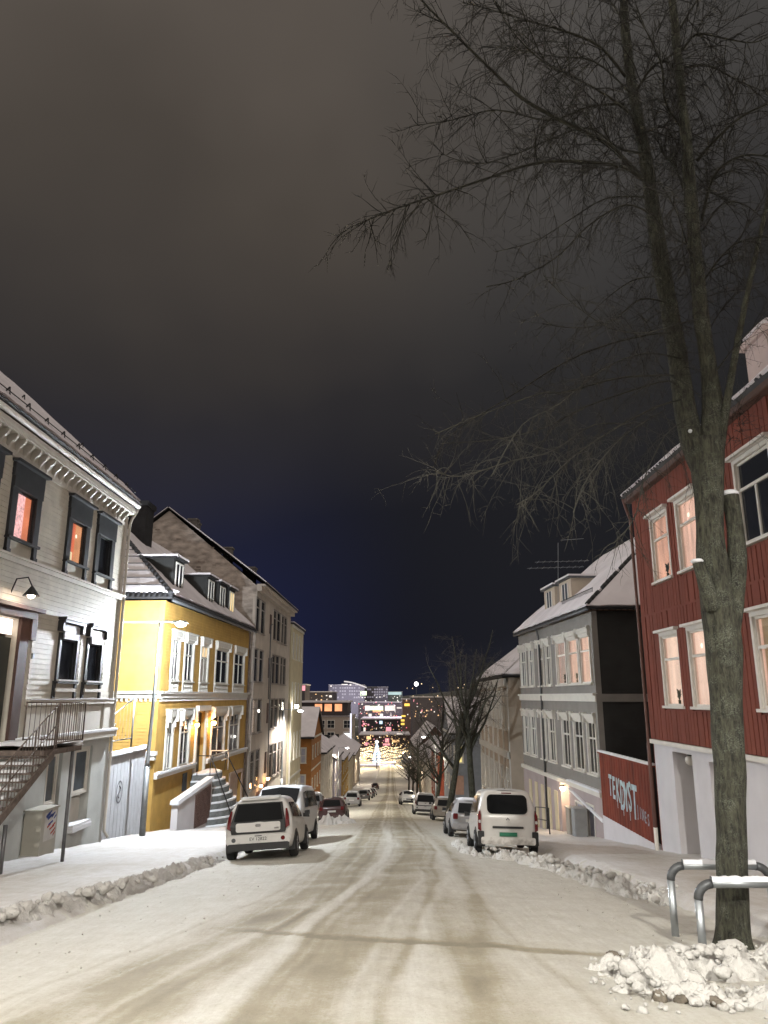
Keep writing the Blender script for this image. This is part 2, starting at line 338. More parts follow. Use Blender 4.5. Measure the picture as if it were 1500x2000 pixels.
def snow_ground(name, clean, dirty, speck):
    m = bpy.data.materials.new(name); m.use_nodes = True; nt = m.node_tree; b = nt.nodes['Principled BSDF']; lk = nt.links.new
    b.inputs['Roughness'].default_value = .72
    at = nt.nodes.new('ShaderNodeAttribute'); at.attribute_name = 'dirt'
    g = nt.nodes.new('ShaderNodeNewGeometry')
    n1 = nt.nodes.new('ShaderNodeTexNoise'); n1.inputs['Scale'].default_value = 2.6; n1.inputs['Detail'].default_value = 8; n1.inputs['Roughness'].default_value = .68; lk(g.outputs['Position'], n1.inputs['Vector'])
    n2 = nt.nodes.new('ShaderNodeTexNoise'); n2.inputs['Scale'].default_value = 20; n2.inputs['Detail'].default_value = 7; n2.inputs['Roughness'].default_value = .75; lk(g.outputs['Position'], n2.inputs['Vector'])
    mp = nt.nodes.new('ShaderNodeMapping'); mp.inputs['Scale'].default_value = (13, .9, .9); lk(g.outputs['Position'], mp.inputs[0])
    n3 = nt.nodes.new('ShaderNodeTexNoise'); n3.inputs['Scale'].default_value = 1.; n3.inputs['Detail'].default_value = 5; n3.inputs['Roughness'].default_value = .7; lk(mp.outputs[0], n3.inputs['Vector'])
    n4 = nt.nodes.new('ShaderNodeTexNoise'); n4.inputs['Scale'].default_value = 55; n4.inputs['Detail'].default_value = 2; lk(g.outputs['Position'], n4.inputs['Vector'])
    r4 = nt.nodes.new('ShaderNodeValToRGB'); lk(n4.outputs['Fac'], r4.inputs[0]); r4.color_ramp.elements[0].position = .66; r4.color_ramp.elements[1].position = .74
    st = nt.nodes.new('ShaderNodeMath'); st.operation = 'MULTIPLY_ADD'; st.inputs[1].default_value = .42; lk(n3.outputs['Fac'], st.inputs[0]); sb = nt.nodes.new('ShaderNodeMath'); sb.operation = 'ADD'; sb.inputs[1].default_value = -.21; lk(at.outputs['Fac'], sb.inputs[0]); lk(sb.outputs[0], st.inputs[2])
    sk = nt.nodes.new('ShaderNodeMath'); sk.operation = 'MULTIPLY_ADD'; sk.inputs[1].default_value = .40; lk(r4.outputs[0], sk.inputs[0]); lk(st.outputs[0], sk.inputs[2])
    a = nt.nodes.new('ShaderNodeMath'); a.operation = 'MULTIPLY_ADD'; a.inputs[1].default_value = .55; lk(n1.outputs['Fac'], a.inputs[0]); lk(sk.outputs[0], a.inputs[2])
    c = nt.nodes.new('ShaderNodeMath'); c.operation = 'MULTIPLY_ADD'; c.inputs[1].default_value = speck; lk(n2.outputs['Fac'], c.inputs[0]); lk(a.outputs[0], c.inputs[2])
    hv = nt.nodes.new('ShaderNodeMath'); hv.operation = 'MULTIPLY'; hv.inputs[1].default_value = .5; lk(c.outputs[0], hv.inputs[0]); r = nt.nodes.new('ShaderNodeValToRGB'); lk(hv.outputs[0], r.inputs[0])
    o = .1375 + speck / 4
    r.color_ramp.elements[0].position = o - .14; r.color_ramp.elements[0].color = (*clean, 1)
    r.color_ramp.elements[1].position = min(1, o + .50); r.color_ramp.elements[1].color = (*[d * .7 for d in dirty], 1)
    q = r.color_ramp.elements.new(o + .26); q.color = (*dirty, 1)
    lk(r.outputs[0], b.inputs['Base Color'])
    ad = nt.nodes.new('ShaderNodeMath'); ad.operation = 'ADD'; lk(n2.outputs['Fac'], ad.inputs[0]); lk(n1.outputs['Fac'], ad.inputs[1])
    bp = nt.nodes.new('ShaderNodeBump'); bp.inputs['Strength'].default_value = .55; bp.inputs['Distance'].default_value = .02; lk(ad.outputs[0], bp.inputs['Height']); lk(bp.outputs[0], b.inputs['Normal'])
    return m
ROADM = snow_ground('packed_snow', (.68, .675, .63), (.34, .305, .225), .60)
WALKM = snow_ground('trodden_snow', (.78, .79, .82), (.40, .355, .29), .22)
def strip(name, xs, ys, zf, df, m):
    vs, fs, ds = [], [], []
    for y in ys:
        for x in xs:
            vs.append((x, y, zf(x, y))); ds.append(df(x, y))
    nx = len(xs)
    for j in range(len(ys) - 1):
        for i in range(nx - 1):
            a = j * nx + i; fs.append((a, a + 1, a + nx + 1, a + nx))
    me = bpy.data.meshes.new(name); me.from_pydata(vs, [], fs); me.materials.append(m)
    at = me.attributes.new('dirt', 'FLOAT', 'POINT'); at.data.foreach_set('value', ds)
    me.polygons.foreach_set('use_smooth', [True] * len(fs))
    o = linked(name, me); o['kind'] = 'structure'; return o
def rows(y0, y1, fine, rate):
    ys, y = [-25, -18, -12, -8, -5, -2, 0, 1.5, 2.5], y0
    while y < y1: ys.append(y); y += max(fine, y * rate)
    return ys + [y1]
def road_z(x, y):
    n = fbm(x, y, .9) * .018 + fbm(x + 40, y, 4.5, 2) * .009
    if y < 22: n += noise.noise((x * 16, y * 16, 2)) * .006
    return gz(x, y) + n - .018 * road_dirt_and_band(x, y) if y < 60 else gz(x, y) + n
def walk_z(x, y):
    if abs(x) < 4.7: return gz(x, y) - .14
    n = fbm(x, y, .8) * .03 + fbm(x, y, 3.2, 2) * .018
    if y < 26: n += noise.noise((x * 9, y * 9, 8)) * .007
    return gz(x, y) + n + .012
strip('road', [-5.0 + 10. * i / 190 for i in range(191)], rows(3.2, 430, .085, .0095), road_z, road_dirt_and_band, ROADM)
strip('sidewalk_left', [-4.55 - .12 * i for i in range(55)], rows(6, 330, .16, .012), walk_z, side_dirt, WALKM)
strip('sidewalk_right', [4.55 + .12 * i for i in range(37)], rows(5, 330, .16, .012), walk_z, side_dirt, WALKM)

# one sheet of land down to the town and out to the horizon, with the far hills
def land_z(x, y):
    z = zr(y) - .5
    if y > 1000:
        h = 58 * math.exp(-((x - 420) / 420) ** 2 - ((y - 2500) / 700) ** 2) + 40 * math.exp(-((x + 900) / 600) ** 2 - ((y - 3000) / 800) ** 2) + 30 * math.exp(-((y - 3600) / 600) ** 2)
        z += h * (1 + .25 * noise.noise((x / 160, y / 200, 0)))
    return z
gx = [-4000, -2500, -1600, -1000, -700, -450, -300, -200, -120, -60, -30, -14, 0, 14, 30, 60, 120, 200, 280, 360, 440, 520, 620, 760, 1000, 1600, 2500, 4000]
gy = [-400, -60, -30, 0, 55, 87, 130, 174, 240, 307, 400, 600, 1000, 1400, 1800, 2100, 2400, 2700, 3000, 3400, 3800, 4400, 6000]
strip('ground', gx, gy, land_z, lambda x, y: .5 if y > 500 else .2, snow_ground('land_snow', (.55, .54, .54), (.10, .10, .085), .2))

# ================================================================== HOUSE HELPERS
def roof_plane(tile, snow, a, b, c, d, th=.10, sn=.16, inset=.12, n=24, amp=.03, up=None):
    """a,b = eave ends, d,c = ridge ends. dark tile slab + snow lying on it, ragged at the eave"""
    a, b, c, d = map(Vector, (a, b, c, d))
    nm = (b - a).cross(d - a).normalized()
    if nm.z < 0: nm = -nm
    tile.slab([a, b, c, d], th, nm)
    m = 8; vs, fs = [], []
    for i in range(n + 1):
        for j in range(m + 1):
            s, t = i / n, j / m
            p = a.lerp(b, s).lerp(d.lerp(c, s), t)
            w0 = noise.noise((p.x * .9, p.y * .9, p.z)) ; w1 = noise.noise((p.x * 3.1, p.y * 3.1, 4.))
            if j == 0: p = p + (d - a).normalized() * (inset + .10 * w1 + .06 * w0)
            h = sn * (1 + .25 * w0) + amp * w1
            if j in (0, m) or i in (0, n): h *= .55
            vs += [p + nm * (th - .01), p + nm * (th + h)]
    k = m + 1
    for i in range(n):
        for j in range(m):
            q = [2 * (i * k + j), 2 * ((i + 1) * k + j), 2 * ((i + 1) * k + j + 1), 2 * (i * k + j + 1)]
            fs.append(tuple(x + 1 for x in q))
    for i in range(n):
        for j in (0, m):
            p, q = 2 * (i * k + j), 2 * ((i + 1) * k + j); fs.append((p, q, q + 1, p + 1))
    for j in range(m):
        for i in (0, n):
            p, q = 2 * (i * k + j), 2 * (i * k + j + 1); fs.append((p, q, q + 1, p + 1))
    snow.add(vs, fs)

def window(house, fr, u0, u1, z0, z1, fm, pm, cols=1, trans=(.68,), case=.11, cd=.055, sill=True, lit=None, name='window', header=None, cells=True, depth=.03, lower_cols=None, label=None):
    """opening u0..u1 x z0..z1. window = casing; sub-parts: sash, panes, sill, lit curtain"""
    c = MB(); B = lambda mb, *a: fr.box(mb, *a)
    B(c, u0 - case, u0, z0, z1, -.02, cd); B(c, u1, u1 + case, z0, z1, -.02, cd); B(c, u0 - case, u1 + case, z1, z1 + case, -.02, cd + .004)
    if not sill: B(c, u0 - case, u1 + case, z0 - case * .8, z0, -.02, cd + .004)
    o = c.build(name, fm, house)
    if label: o['label'] = label
    s = MB(); fw = .06; d0, d1 = -depth - .04, -depth + .025
    B(s, u0, u0 + fw, z0, z1, d0, d1); B(s, u1 - fw, u1, z0, z1, d0, d1); B(s, u0 + fw, u1 - fw, z1 - fw, z1, d0, d1); B(s, u0 + fw, u1 - fw, z0, z0 + fw, d0, d1)
    zs = [z0 + fw] + [z0 + t * (z1 - z0) for t in trans] + [z1 - fw]
    for t in zs[1:-1]: B(s, u0 + fw, u1 - fw, t - .035, t + .035, d0, d1 + .012)
    panes = []
    for i, (a, b) in enumerate(zip(zs, zs[1:])):
        nc = (lower_cols if (lower_cols and i == 0) else cols)
        for k in range(nc):
            x0 = u0 + fw + (u1 - u0 - 2 * fw) * k / nc; x1 = u0 + fw + (u1 - u0 - 2 * fw) * (k + 1) / nc
            panes.append((x0, x1, a, b))
            if k: B(s, x0 - .032, x0 + .032, a, b, d0, d1 + .006)
    s.build('sash', fm, o)
    if cells:
        for p in panes: q = MB(); B(q, *p, -depth - .012, -depth - .004); q.build('pane', clear_glass() if lit else pm, o)
    else:
        q = MB(); B(q, u0, u1, z0, z1, -depth - .012, -depth - .004); q.build('pane', clear_glass() if lit else pm, o)
    if lit:
        r = MB(); n = 18
        pts = [(u0 + (u1 - u0) * i / n, -depth - .09 + .025 * math.sin(i * 2.4 + u0 * 3)) for i in range(n + 1)]
        for (a, da), (b, db) in zip(pts, pts[1:]): r.quad(fr.P(a, z0 - .02, da), fr.P(b, z0 - .02, db), fr.P(b, z1 + .02, db), fr.P(a, z1 + .02, da))
        r.build('curtain', lit, o)
        if cells and u1 - u0 > .8:
            dm_ = glow('drape_%s' % lit.name, (.92, .52, .40), .72, .3, 6., (2, 2, .2))
            for a_, b_ in ((u0, u0 + .12 * (u1 - u0)), (u1 - .10 * (u1 - u0), u1)):
                q = MB(); m_ = 7
                for i in range(m_): fr_a, fr_b = a_ + (b_ - a_) * i / m_, a_ + (b_ - a_) * (i + 1) / m_; q.quad(fr.P(fr_a, z0, -depth - .05 - .012 * (i % 2)), fr.P(fr_b, z0, -depth - .05 - .012 * ((i + 1) % 2)), fr.P(fr_b, z1, -depth - .05 - .012 * ((i + 1) % 2)), fr.P(fr_a, z1, -depth - .05 - .012 * (i % 2)))
                q.build('drape', dm_, o)
            if int(u0 * 7) % 2 == 0:
                q = MB(); uc = u0 + .42 * (u1 - u0); q.tube([fr.P(uc, z0 + .02, -depth - .045), fr.P(uc, z0 + .16, -depth - .045)], [.03, .04], 8)
                for i in range(14): a_ = i * 2.4; q.tube([fr.P(uc, z0 + .16, -depth - .045), fr.P(uc + .10 * math.cos(a_), z0 + .28 + .012 * i, -depth - .045), fr.P(uc + .17 * math.cos(a_), z0 + .24 + .018 * i, -depth - .045)], [.008, .02, .003], 4)
                q.build('potted_plant', mat('plant_dark', (.03, .045, .02), .8), o)
            q = MB(); uc = u0 + .6 * (u1 - u0); q.sphere(fr.P(uc, z1 - .42, -depth - .05), .07, 10, 6, (.25, 1, 1)); int(u0 * 5) % 3 or q.build('ceiling_lamp', glow('room_lamp', (1., .88, .70), 1.8, .05), o)
    if sill:
        q = MB(); B(q, u0 - case - .04, u1 + case + .04, z0 - .07, z0, -depth, cd + .07); q.build('sill', fm, o)
    if header:
        q = MB(); hh, ov = header; B(q, u0 - case - ov, u1 + case + ov, z1 + case, z1 + case + hh, -.02, cd + .05)
        B(q, u0 - case - ov - .06, u1 + case + ov + .06, z1 + case + hh, z1 + case + hh + .07, -.02, cd + .14); q.build('header', fm, o)
    return o

def siding(parent, fr, u0, u1, z0, z1, holes, m, pitch=.14, tilt=.022, vertical=False, each=True, name='board', gap=.0):
    """clapboards (or upright boards) cut round the openings; each board its own piece, or joined when too small"""
    allb = MB(); a = z0 if not vertical else u0; end = z1 if not vertical else u1
    while a < end - .02:
        b = min(a + pitch, end); mid = (a + b) / 2
        lo, hi = (u0, u1) if not vertical else (z0, z1)
        cuts = []
        for h in holes:
            h0, h1, c0, c1 = (h[2], h[3], h[0], h[1]) if not vertical else (h[0], h[1], h[2], h[3])
            if h0 < mid < h1: cuts.append((c0, c1))
        spans, p = [], lo
        for c0, c1 in sorted(cuts):
            if c0 > p + .02: spans.append((p, min(c0, hi)))
            p = max(p, c1)
        if p < hi - .02: spans.append((p, hi))
        for s0, s1 in spans:
            mb = MB() if each else allb; P = fr.P
            if not vertical:
                t = tilt * random.uniform(.85, 1.15)
                mb.hexa([P(s0, a, 0), P(s1, a, 0), P(s1, a, t), P(s0, a, t), P(s0, b, 0), P(s1, b, 0), P(s1, b, .004), P(s0, b, .004)])
            else:
                t = tilt * random.uniform(.7, 1.2); fr.box(mb, a + .016, b - .016 - gap, s0, s1, 0, t * 1.5)
            if each: mb.build(name, m, parent)
        a += pitch
    if not each:
        o = allb.build('siding', m, parent); o['kind'] = 'stuff'

def shell(mb, x0, x1, y0, y1, z0, z1, skip=''):
    """the plain walls of a building that the street does not see"""
    if 'w' not in skip: mb.quad((x0, y0, z0), (x0, y1, z0), (x0, y1, z1), (x0, y0, z1))
    if 'e' not in skip: mb.quad((x1, y0, z0), (x1, y1, z0), (x1, y1, z1), (x1, y0, z1))
    if 's' not in skip: mb.quad((x0, y0, z0), (x1, y0, z0), (x1, y0, z1), (x0, y0, z1))
    if 'n' not in skip: mb.quad((x0, y1, z0), (x1, y1, z0), (x1, y1, z1), (x0, y1, z1))
    return mb

def wall_lamp(parent, pos, watts, col=AMBER, r=.11, arm=None, name='wall_lamp', strength=14):
    pos = Vector(pos); a = MB()
    if arm is not None: a.tube([Vector(arm), Vector(arm).lerp(pos, .5) + Vector((0, 0, .12)), pos + Vector((0, 0, r))], .018, 5)
    a.tube([pos + Vector((0, 0, r * .75)), pos + Vector((0, 0, r * 1.15)), pos + Vector((0, 0, r * 1.3))], [r * 1.25, r * .9, r * .2], 10)
    o = a.build(name, M['black'], parent)
    b = MB().sphere(pos, r, 10, 7).build('globe', glow('globe_%d_%d_%d_%d' % (*[int(c * 99) for c in col], strength), col, strength, .05), o, True)
    d = point('lamp_light', pos + Vector((0, 0, 0)), watts * .62, col, r * 1.6, None); setp(d, parent)
    return o

# ================================================================== WHITE WOODEN HOUSE (near, left)
def white_house():
    H = thing('white_wooden_house', 'white clapboard house with dark window surrounds, bracketed cornice and outside steel stair', 'house', (-10, 20, -3))
    fr = Fr((-10, 8.), (-10, 27.35), (1, 0)); Y = lambda y: y - 8.
    up = [(16.75, 17.8), (19.05, 20.12), (22.57, 23.64), (24.86, 25.92)]; lo = [(22.68, 23.80), (24.78, 25.86)]
    holes_u = [(Y(a), Y(b), 5.68, 7.0) for a, b in up]; holes_l = [(Y(a), Y(b), 2.05, 3.32) for a, b in lo]
    door = (Y(18.62), Y(20.0), .45, 3.62)
    bas = [(Y(22.5), Y(23.55), -2.62, .02), (Y(24.45), Y(25.85), -2.35, .02)]
    wb = fr.wall(MB(), 0, fr.len, .42, 8.3, holes_u + holes_l + [door], d=-.004, depth=.3)
    shell(wb, -21, -10, 8, 27.35, -5, 8.3, 'e'); wall = wb.build('wall', M['white_wood'], H)
    g = MB().poly([(-10, 27.35, 8.3), (-21, 27.35, 8.3), (-15.6, 27.35, 13.75)]).build('gable', M['white_wood'], H)
    ub, lb = fr.wall(MB(), 0, fr.len, -4.6, .30, bas, d=.06, depth=.42), None
    ub.build('basement_wall', M['plaster_pale'], H)
    cut_u = [(a - .36, b + .36, 5.15, 7.78) for a, b, _, _ in holes_u]; cut_l = [(a - .36, b + .36, 1.5, 4.0) for a, b, _, _ in holes_l]; cut_d = [(Y(18.3), Y(20.85), .4, 3.95)]
    siding(wall, fr, Y(13.0), Y(27.1), 1.5, 5.04, cut_l + cut_d, M['white_wood'], .142, .024)
    siding(wall, fr, Y(13.0), Y(27.1), 5.22, 7.78, cut_u, M['white_wood'], .142, .024)
    t = MB(); fr.box(t, Y(27.1), Y(27.35), .45, 8.2, 0, .05); t.build('corner_board', M['white_trim'], H)
    t = MB(); fr.box(t, 0, Y(27.4), 5.04, 5.16, 0, .10); fr.box(t, 0, Y(27.45), 5.16, 5.22, 0, .17); t.build('belt_course', M['white_trim'], H)
    t = MB(); fr.box(t, Y(20.85), Y(27.38), 1.36, 1.50, 0, .12); t.build('sill_course', M['white_trim'], H)
    t = MB(); fr.box(t, Y(20.9), Y(27.36), 1.50, 1.535, .0, .15); t.build('ledge_snow', M['snow'], H)
    for a, b in ((21.0, 22.25), (22.3, 24.3), (24.45, 26.35)):
        t = MB(); fr.box(t, Y(a), Y(b), .52, 1.30, 0, .028); t.build('panel', M['white_trim'], H)
    t = MB(); fr.box(t, Y(26.55), Y(27.38), .47, 1.36, 0, .07); t.build('pedestal', M['white_trim'], H)
    t = MB(); fr.box(t, Y(8), Y(27.42), .24, .44, 0, .26); t.build('base_ledge', M['white_trim'], H)
    t = MB(); fr.box(t, Y(20.4), Y(27.44), .44, .52, .0, .29); t.build('ledge_snow', M['snow'], H)
    # cornice
    t = MB(); fr.box(t, 0, Y(27.38), 8.28, 8.36, 0, .31); fr.box(t, 0, Y(27.42), 8.36, 8.5, .14, .33); t.build('cornice', M['white_trim'], H)
    t = MB(); fr.box(t, 0, Y(27.1), 7.78, 7.95, 0, .045); t.build('frieze', M['white_trim'], H)
    bm = MB(); fr2 = Fr((0, 0), (0, 1), (1, 0))
    prof = [(0, -.46), (.05, -.42), (.08, -.30), (.15, -.20), (.22, -.15), (.26, -.07), (.26, 0), (0, 0)]
    vs = [(d, -.045, z) for d, z in prof] + [(d, .045, z) for d, z in prof]; k = len(prof)
    bm.add(vs, [tuple(range(k)), tuple(range(k, 2 * k))[::-1]] + [(i, (i + 1) % k, k + (i + 1) % k, k + i) for i in range(k)])
    me = bm.mesh('bracket', M['white_trim'])
    y = 15.2
    while y < 27.2: linked('bracket', me, H, (-10 + .002, y, 8.28)).location = Vector((-10.0 + .002, y, 8.28)); y += .445
    # gutter and downpipe
    g = MB()
    ys = [10, 27.42]; sec = [(.10 * math.cos(a), .10 * math.sin(a)) for a in [math.pi + math.pi * i / 8 for i in range(9)]]
    vs = [(-9.62 + x, yy, 8.64 + z) for yy in ys for x, z in sec]; g.add(vs, [(i, i + 1, i + 10, i + 9) for i in range(8)])
    g.build('gutter', M['white_trim'], H, True)
    g = MB().tube([(-9.62, 27.38, 8.56), (-9.66, 27.38, 8.42), (-9.82, 27.40, 8.15), (-9.9, 27.42, 7.9), (-9.9, 27.42, -2.9), (-9.75, 27.42, -3.1)], .055, 8); g.build('downpipe', M['white_trim'], H, True)
    # roof
    tl, sn = MB(), MB()
    roof_plane(tl, sn, (-9.56, 8, 8.66), (-9.56, 27.40, 8.66), (-15.6, 27.40, 14.0), (-15.6, 8, 14.0), .12, .10, .16, 70, .03)
    roof_plane(tl, sn, (-22, 8, 8.62), (-22, 27.45, 8.62), (-15.6, 27.45, 14.12), (-15.6, 8, 14.12), .12, .10, .16, 10, .03)
    rf = tl.build('roof', M['tiles_dark'], H); sn.build('roof_snow', M['snow_roof'], H)
    te = MB(); y = 12.
    while y < 27.4: te.tube([(-9.54, y, 8.70), (-9.82, y, 8.94)], .085, 6); y += .215
    te.build('tile_edge', M['tiles_dark'], rf, True, 'stuff')
    # snow guards
    sl = Vector((-6.55, 0, 5.73)).normalized(); up_n = Vector((5.73, 0, 6.55)).normalized()
    for row, dist in ((0, .75), (1, 2.6)):
        y = 12.4
        while y < 27.2:
            p = Vector((-9.56, y, 8.78)) + sl * dist; q = MB()
            q.tube([p, p + up_n * .26], .022, 4); q.tube([p + up_n * .26, p - sl * .22 + up_n * .05], .018, 4)
            if row == 0: q.tube([p + up_n * .17, p + up_n * .17 + Vector((0, 1.12, 0))], .016, 5)
            q.build('snow_guard', M['tiles_dark'], rf); y += 1.12 if row == 0 else 4.5
    # upper windows with their tall dark heads
    lits = [glow('lit_pink', (1.0, .30, .30), .95, .45, 3.2), glow('lit_lace', (1.0, .52, .52), 1.1, .55, 13.), glow('lit_red', (.92, .19, .09), .80, .55, 1.6, (1, 2, .3)), None]
    for (a, b, z0, z1), lt in zip(holes_u, lits):
        wn = window(H, fr, a, b, z0, z1, M['dark_wood'], M['glass'], 1, (), .30, .07, True, lt, depth=.03)
        q = MB(); fr.box(q, a - .33, b + .33, z1 + .30, z1 + .66, 0, .09); fr.box(q, a - .42, b + .42, z1 + .66, z1 + .74, 0, .22); fr.box(q, a - .30, b + .30, z1 + .0, z1 + .30, .074, .10); q.build('header', M['dark_wood'], wn)
        for uu in (a - .30, b + .12):
            q = MB(); fr.box(q, uu, uu + .18, 5.24, z0, 0, .075); fr.box(q, uu - .02, uu + .20, 5.22, 5.34, 0, .10); q.build('leg', M['dark_wood'], wn)
        if lt and lt.name == 'lit_lace':
            q = MB(); fr.quad(q, a + .68, b, z0, z1, -.075); q.build('drape', glow('lit_orange', (.95, .27, .13), .85, .2, 2), wn)
        if lt and lt.name == 'lit_red':
            q = MB(); fr.quad(q, a + .55, b, z0, z1, -.075); q.build('drape', glow('lit_peach', (1., .42, .20), .85, .25, 2), wn)
            q = MB(); p = fr.P(a + .28, z0 + .10, -.07); fr.box(q, a + .10, a + .44, z0 + .08, z0 + .34, -.072, -.062); q.build('table_lamp', glow('lit_shade', (1., .80, .50), 1.2, .1), wn, True)
    for (a, b, z0, z1) in holes_l:
        wn = window(H, fr, a, b, z0, z1, M['dark_wood'], M['glass'], 1, (), .16, .06, True, None, depth=.03)
        q = MB(); fr.box(q, a + .02, b - .02, z1 - .02, z1 + .40, .06, .11); q.build('blind_box', mat('blind_grey', (.42, .44, .50), .6, .05, 3), wn)
        q = MB(); fr.box(q, a - .24, b + .24, z1 + .46, z1 + .54, 0, .20); fr.box(q, a - .30, b + .30, z1 + .54, z1 + .62, 0, .26)
        for uu in (a - .28, b + .10): fr.box(q, uu, uu + .18, z1 + .20, z1 + .50, 0, .17)
        q.build('header', M['dark_wood'], wn)
        q = MB(); fr.box(q, a - .12, b + .12, z0, z0 + .05, -.05, .14); q.build('sill_snow', M['snow'], wn)
        q = MB(); fr.box(q, a - .16, b + .16, 1.74, 1.84, 0, .10); q.build('apron', M['white_trim'], wn)
        for uu in (a - .26, b + .12):
            q = MB(); fr.box(q, uu, uu + .14, 1.54, z0, 0, .06); q.build('leg', M['dark_wood'], wn)
    # entrance
    q = MB(); fr.box(q, Y(18.1), Y(18.6), .45, 3.66, -.02, .08); fr.box(q, Y(20.02), Y(20.5), .45, 3.66, -.02, .08); fr.box(q, Y(18.0), Y(20.75), 3.66, 3.86, -.02, .16); fr.box(q, Y(17.9), Y(20.9), 3.86, 3.96, -.02, .30)
    fr.box(q, Y(20.5), Y(20.8), 3.1, 3.70, 0, .14); do = q.build('door', M['brown_wood'], H)
    q = MB(); fr.box(q, *door[:2], .45, 3.12, -.22, -.15); fr.box(q, door[0] + .5, door[0] + .58, .45, 3.12, -.15, -.12)
    for a, b, c, d in ((.08, .5, .7, 1.6), (.66, 1.28, .7, 1.6), (.66, 1.28, 1.8, 2.9), (.08, .5, 1.8, 2.9)): fr.box(q, door[0] + a, door[0] + b, c, d, -.15, -.13)
    q.build('door_leaf', M['door_green'], do)
    for a, b in ((.03, .66), (.72, 1.35)):
        q = MB(); fr.box(q, door[0] + a, door[0] + b, 3.2, 3.6, -.16, -.14); q.build('transom_pane', glow('lit_transom', (1., .84, .74), 2.2, .15, 2), do)
    q = MB(); fr.box(q, Y(20.9), Y(21.02), 2.62, 2.76, 0, .05); q.build('doorbell', M['galv'], H)
    a = MB().tube([fr.P(Y(19.4), 4.25, 0), fr.P(Y(19.4), 4.62, .12), fr.P(Y(19.4), 4.66, .42), fr.P(Y(19.4), 4.42, .55)], .02, 6); a.tube([fr.P(Y(19.4), 4.42, .55), fr.P(Y(19.4), 4.30, .55), fr.P(Y(19.4), 4.16, .55)], [.03, .12, .22], 10, False)
    lo_ = a.build('door_lamp', M['black'], H)
    MB().sphere(fr.P(Y(19.4), 4.2, .55), .10, 10, 6).build('bulb', glow('bulb_warm', (1., .80, .62), 30, .05), lo_, True)
    point('lamp_light', fr.P(Y(19.4), 4.12, .55), 38, (1, .78, .6), .1, H)
    # basement windows / door
    wn = window(H, fr, bas[1][0] + .2, bas[1][1] - .2, -1.36, -.08, M['white_trim'], M['glass_blue'], 1, (), .10, .02, False, None, depth=.03)
    q = MB(); fr.box(q, bas[1][0], bas[1][1], -2.35, .02, -.30, -.22); fr.box(q, bas[1][0] + .22, bas[1][1] - .22, -2.1, -1.55, -.22, -.19); q.build('basement_door', M['white_trim'], H)
    q = MB(); fr.box(q, bas[1][0] - .05, bas[1][1] + .05, -2.48, -2.35, -.3, .22); fr.box(q, bas[1][0], bas[1][1], -2.35, -2.27, -.2, .20); q.build('sill_snow', M['snow'], H)
    q = MB(); fr.box(q, bas[0][0], bas[0][1], -2.62, .02, -.34, -.26); q.build('basement_door', M['white_trim'], H)
    window(H, fr, bas[0][0] + .2, bas[0][1] - .25, -1.42, -.08, M['white_trim'], M['glass_blue'], 1, (), .08, .02, False, None, depth=.03)
    # outside steel stair with landing
    ST = thing('outside_staircase', 'rusty steel outside stair with railings and snowy landing below the white house door', 'staircase', (-8.9, 18, -2.2))
    LZ = .40; y0, y1, xa, xb = 17.9, 20.05, -9.93, -8.0
    MB().box(xa, xb, y0, y1, LZ - .14, LZ - .02).build('landing', M['rust'], ST)
    q = MB(); n = 8
    for i in range(n):
        for j in range(n):
            X0, X1 = xa + (xb - xa) * i / n, xa + (xb - xa) * (i + 1) / n; Y0, Y1 = y0 + (y1 - y0) * j / n, y0 + (y1 - y0) * (j + 1) / n
            hh = lambda x, y: LZ + .015 + max(0, .07 + .09 * noise.noise((x * 2, y * 2, 1)))
            q.quad((X0, Y0, hh(X0, Y0)), (X1, Y0, hh(X1, Y0)), (X1, Y1, hh(X1, Y1)), (X0, Y1, hh(X0, Y1)))
    q.box(xa, xb + .02, y1 - .25, y1 + .02, LZ - .02, LZ + .09); q.build('landing_snow', M['snow'], ST, True)
    for px_, py_ in ((-8.04, 19.6), (-8.02, 16.5)):
        top = LZ - .1 if py_ > 18 else -1.0
        MB().tube([(px_, py_, zr(py_) - .1), (px_, py_, top)], .045, 8).build('post', M['steel'], ST, True)
    def rail(a, b, h0=.12, h1=1.05, step=.125, dens=True):
        a, b = Vector(a), Vector(b); up = Vector((0, 0, 1)); n = max(1, int((b - a).length / step))
        MB().tube([a + up * h1, b + up * h1], .016, 6).build('handrail', M['rust'], ST, True)
        MB().tube([a + up * h0, b + up * h0], .015, 5).build('bottom_rail', M['rust'], ST, True)
        for q_ in (a, b): MB().tube([q_, q_ + up * (h1 + .02)], .02, 5).build('post', M['rust'], ST, True)
        if dens:
            for i in range(1, n):
                p = a.lerp(b, i / n); MB().tube([p + up * h0, p + up * h1], .008, 4).build('baluster', M['rust'], ST)
    rail((-9.55, y1, LZ), (xb, y1, LZ)); rail((xb, y1, LZ), (xb, 18.5, LZ))
    n = 14; ye = 14.4; ze = zr(ye) + .05; sa = Vector((xb, 18.4, LZ)); se = Vector((xb, ye, ze))
    for X in (xb, xb - 1.35):
        off = Vector((X - xb, 0, 0)); MB().slab([sa + off, se + off, se + off + Vector((0, 0, -.20)), sa + off + Vector((0, 0, -.20))], .03, Vector((1, 0, 0))).build('stringer', M['rust'], ST)
    for i in range(1, n):
        p = sa.lerp(se, i / n); q = MB().box(p.x - 1.32, p.x, p.y - .16, p.y + .14, p.z - .05, p.z - .015); s_ = q.build('step', M['rust'], ST)
        MB().box(p.x - 1.2, p.x - .15, p.y - .13, p.y + .10, p.z - .015, p.z + .035).build('step_snow', M['snow'], s_)
    for hh in (1.0, .52): MB().tube([sa + Vector((0, 0, hh)), se + Vector((0, 0, hh))], .017, 6).build('handrail', M['rust'], ST, True)
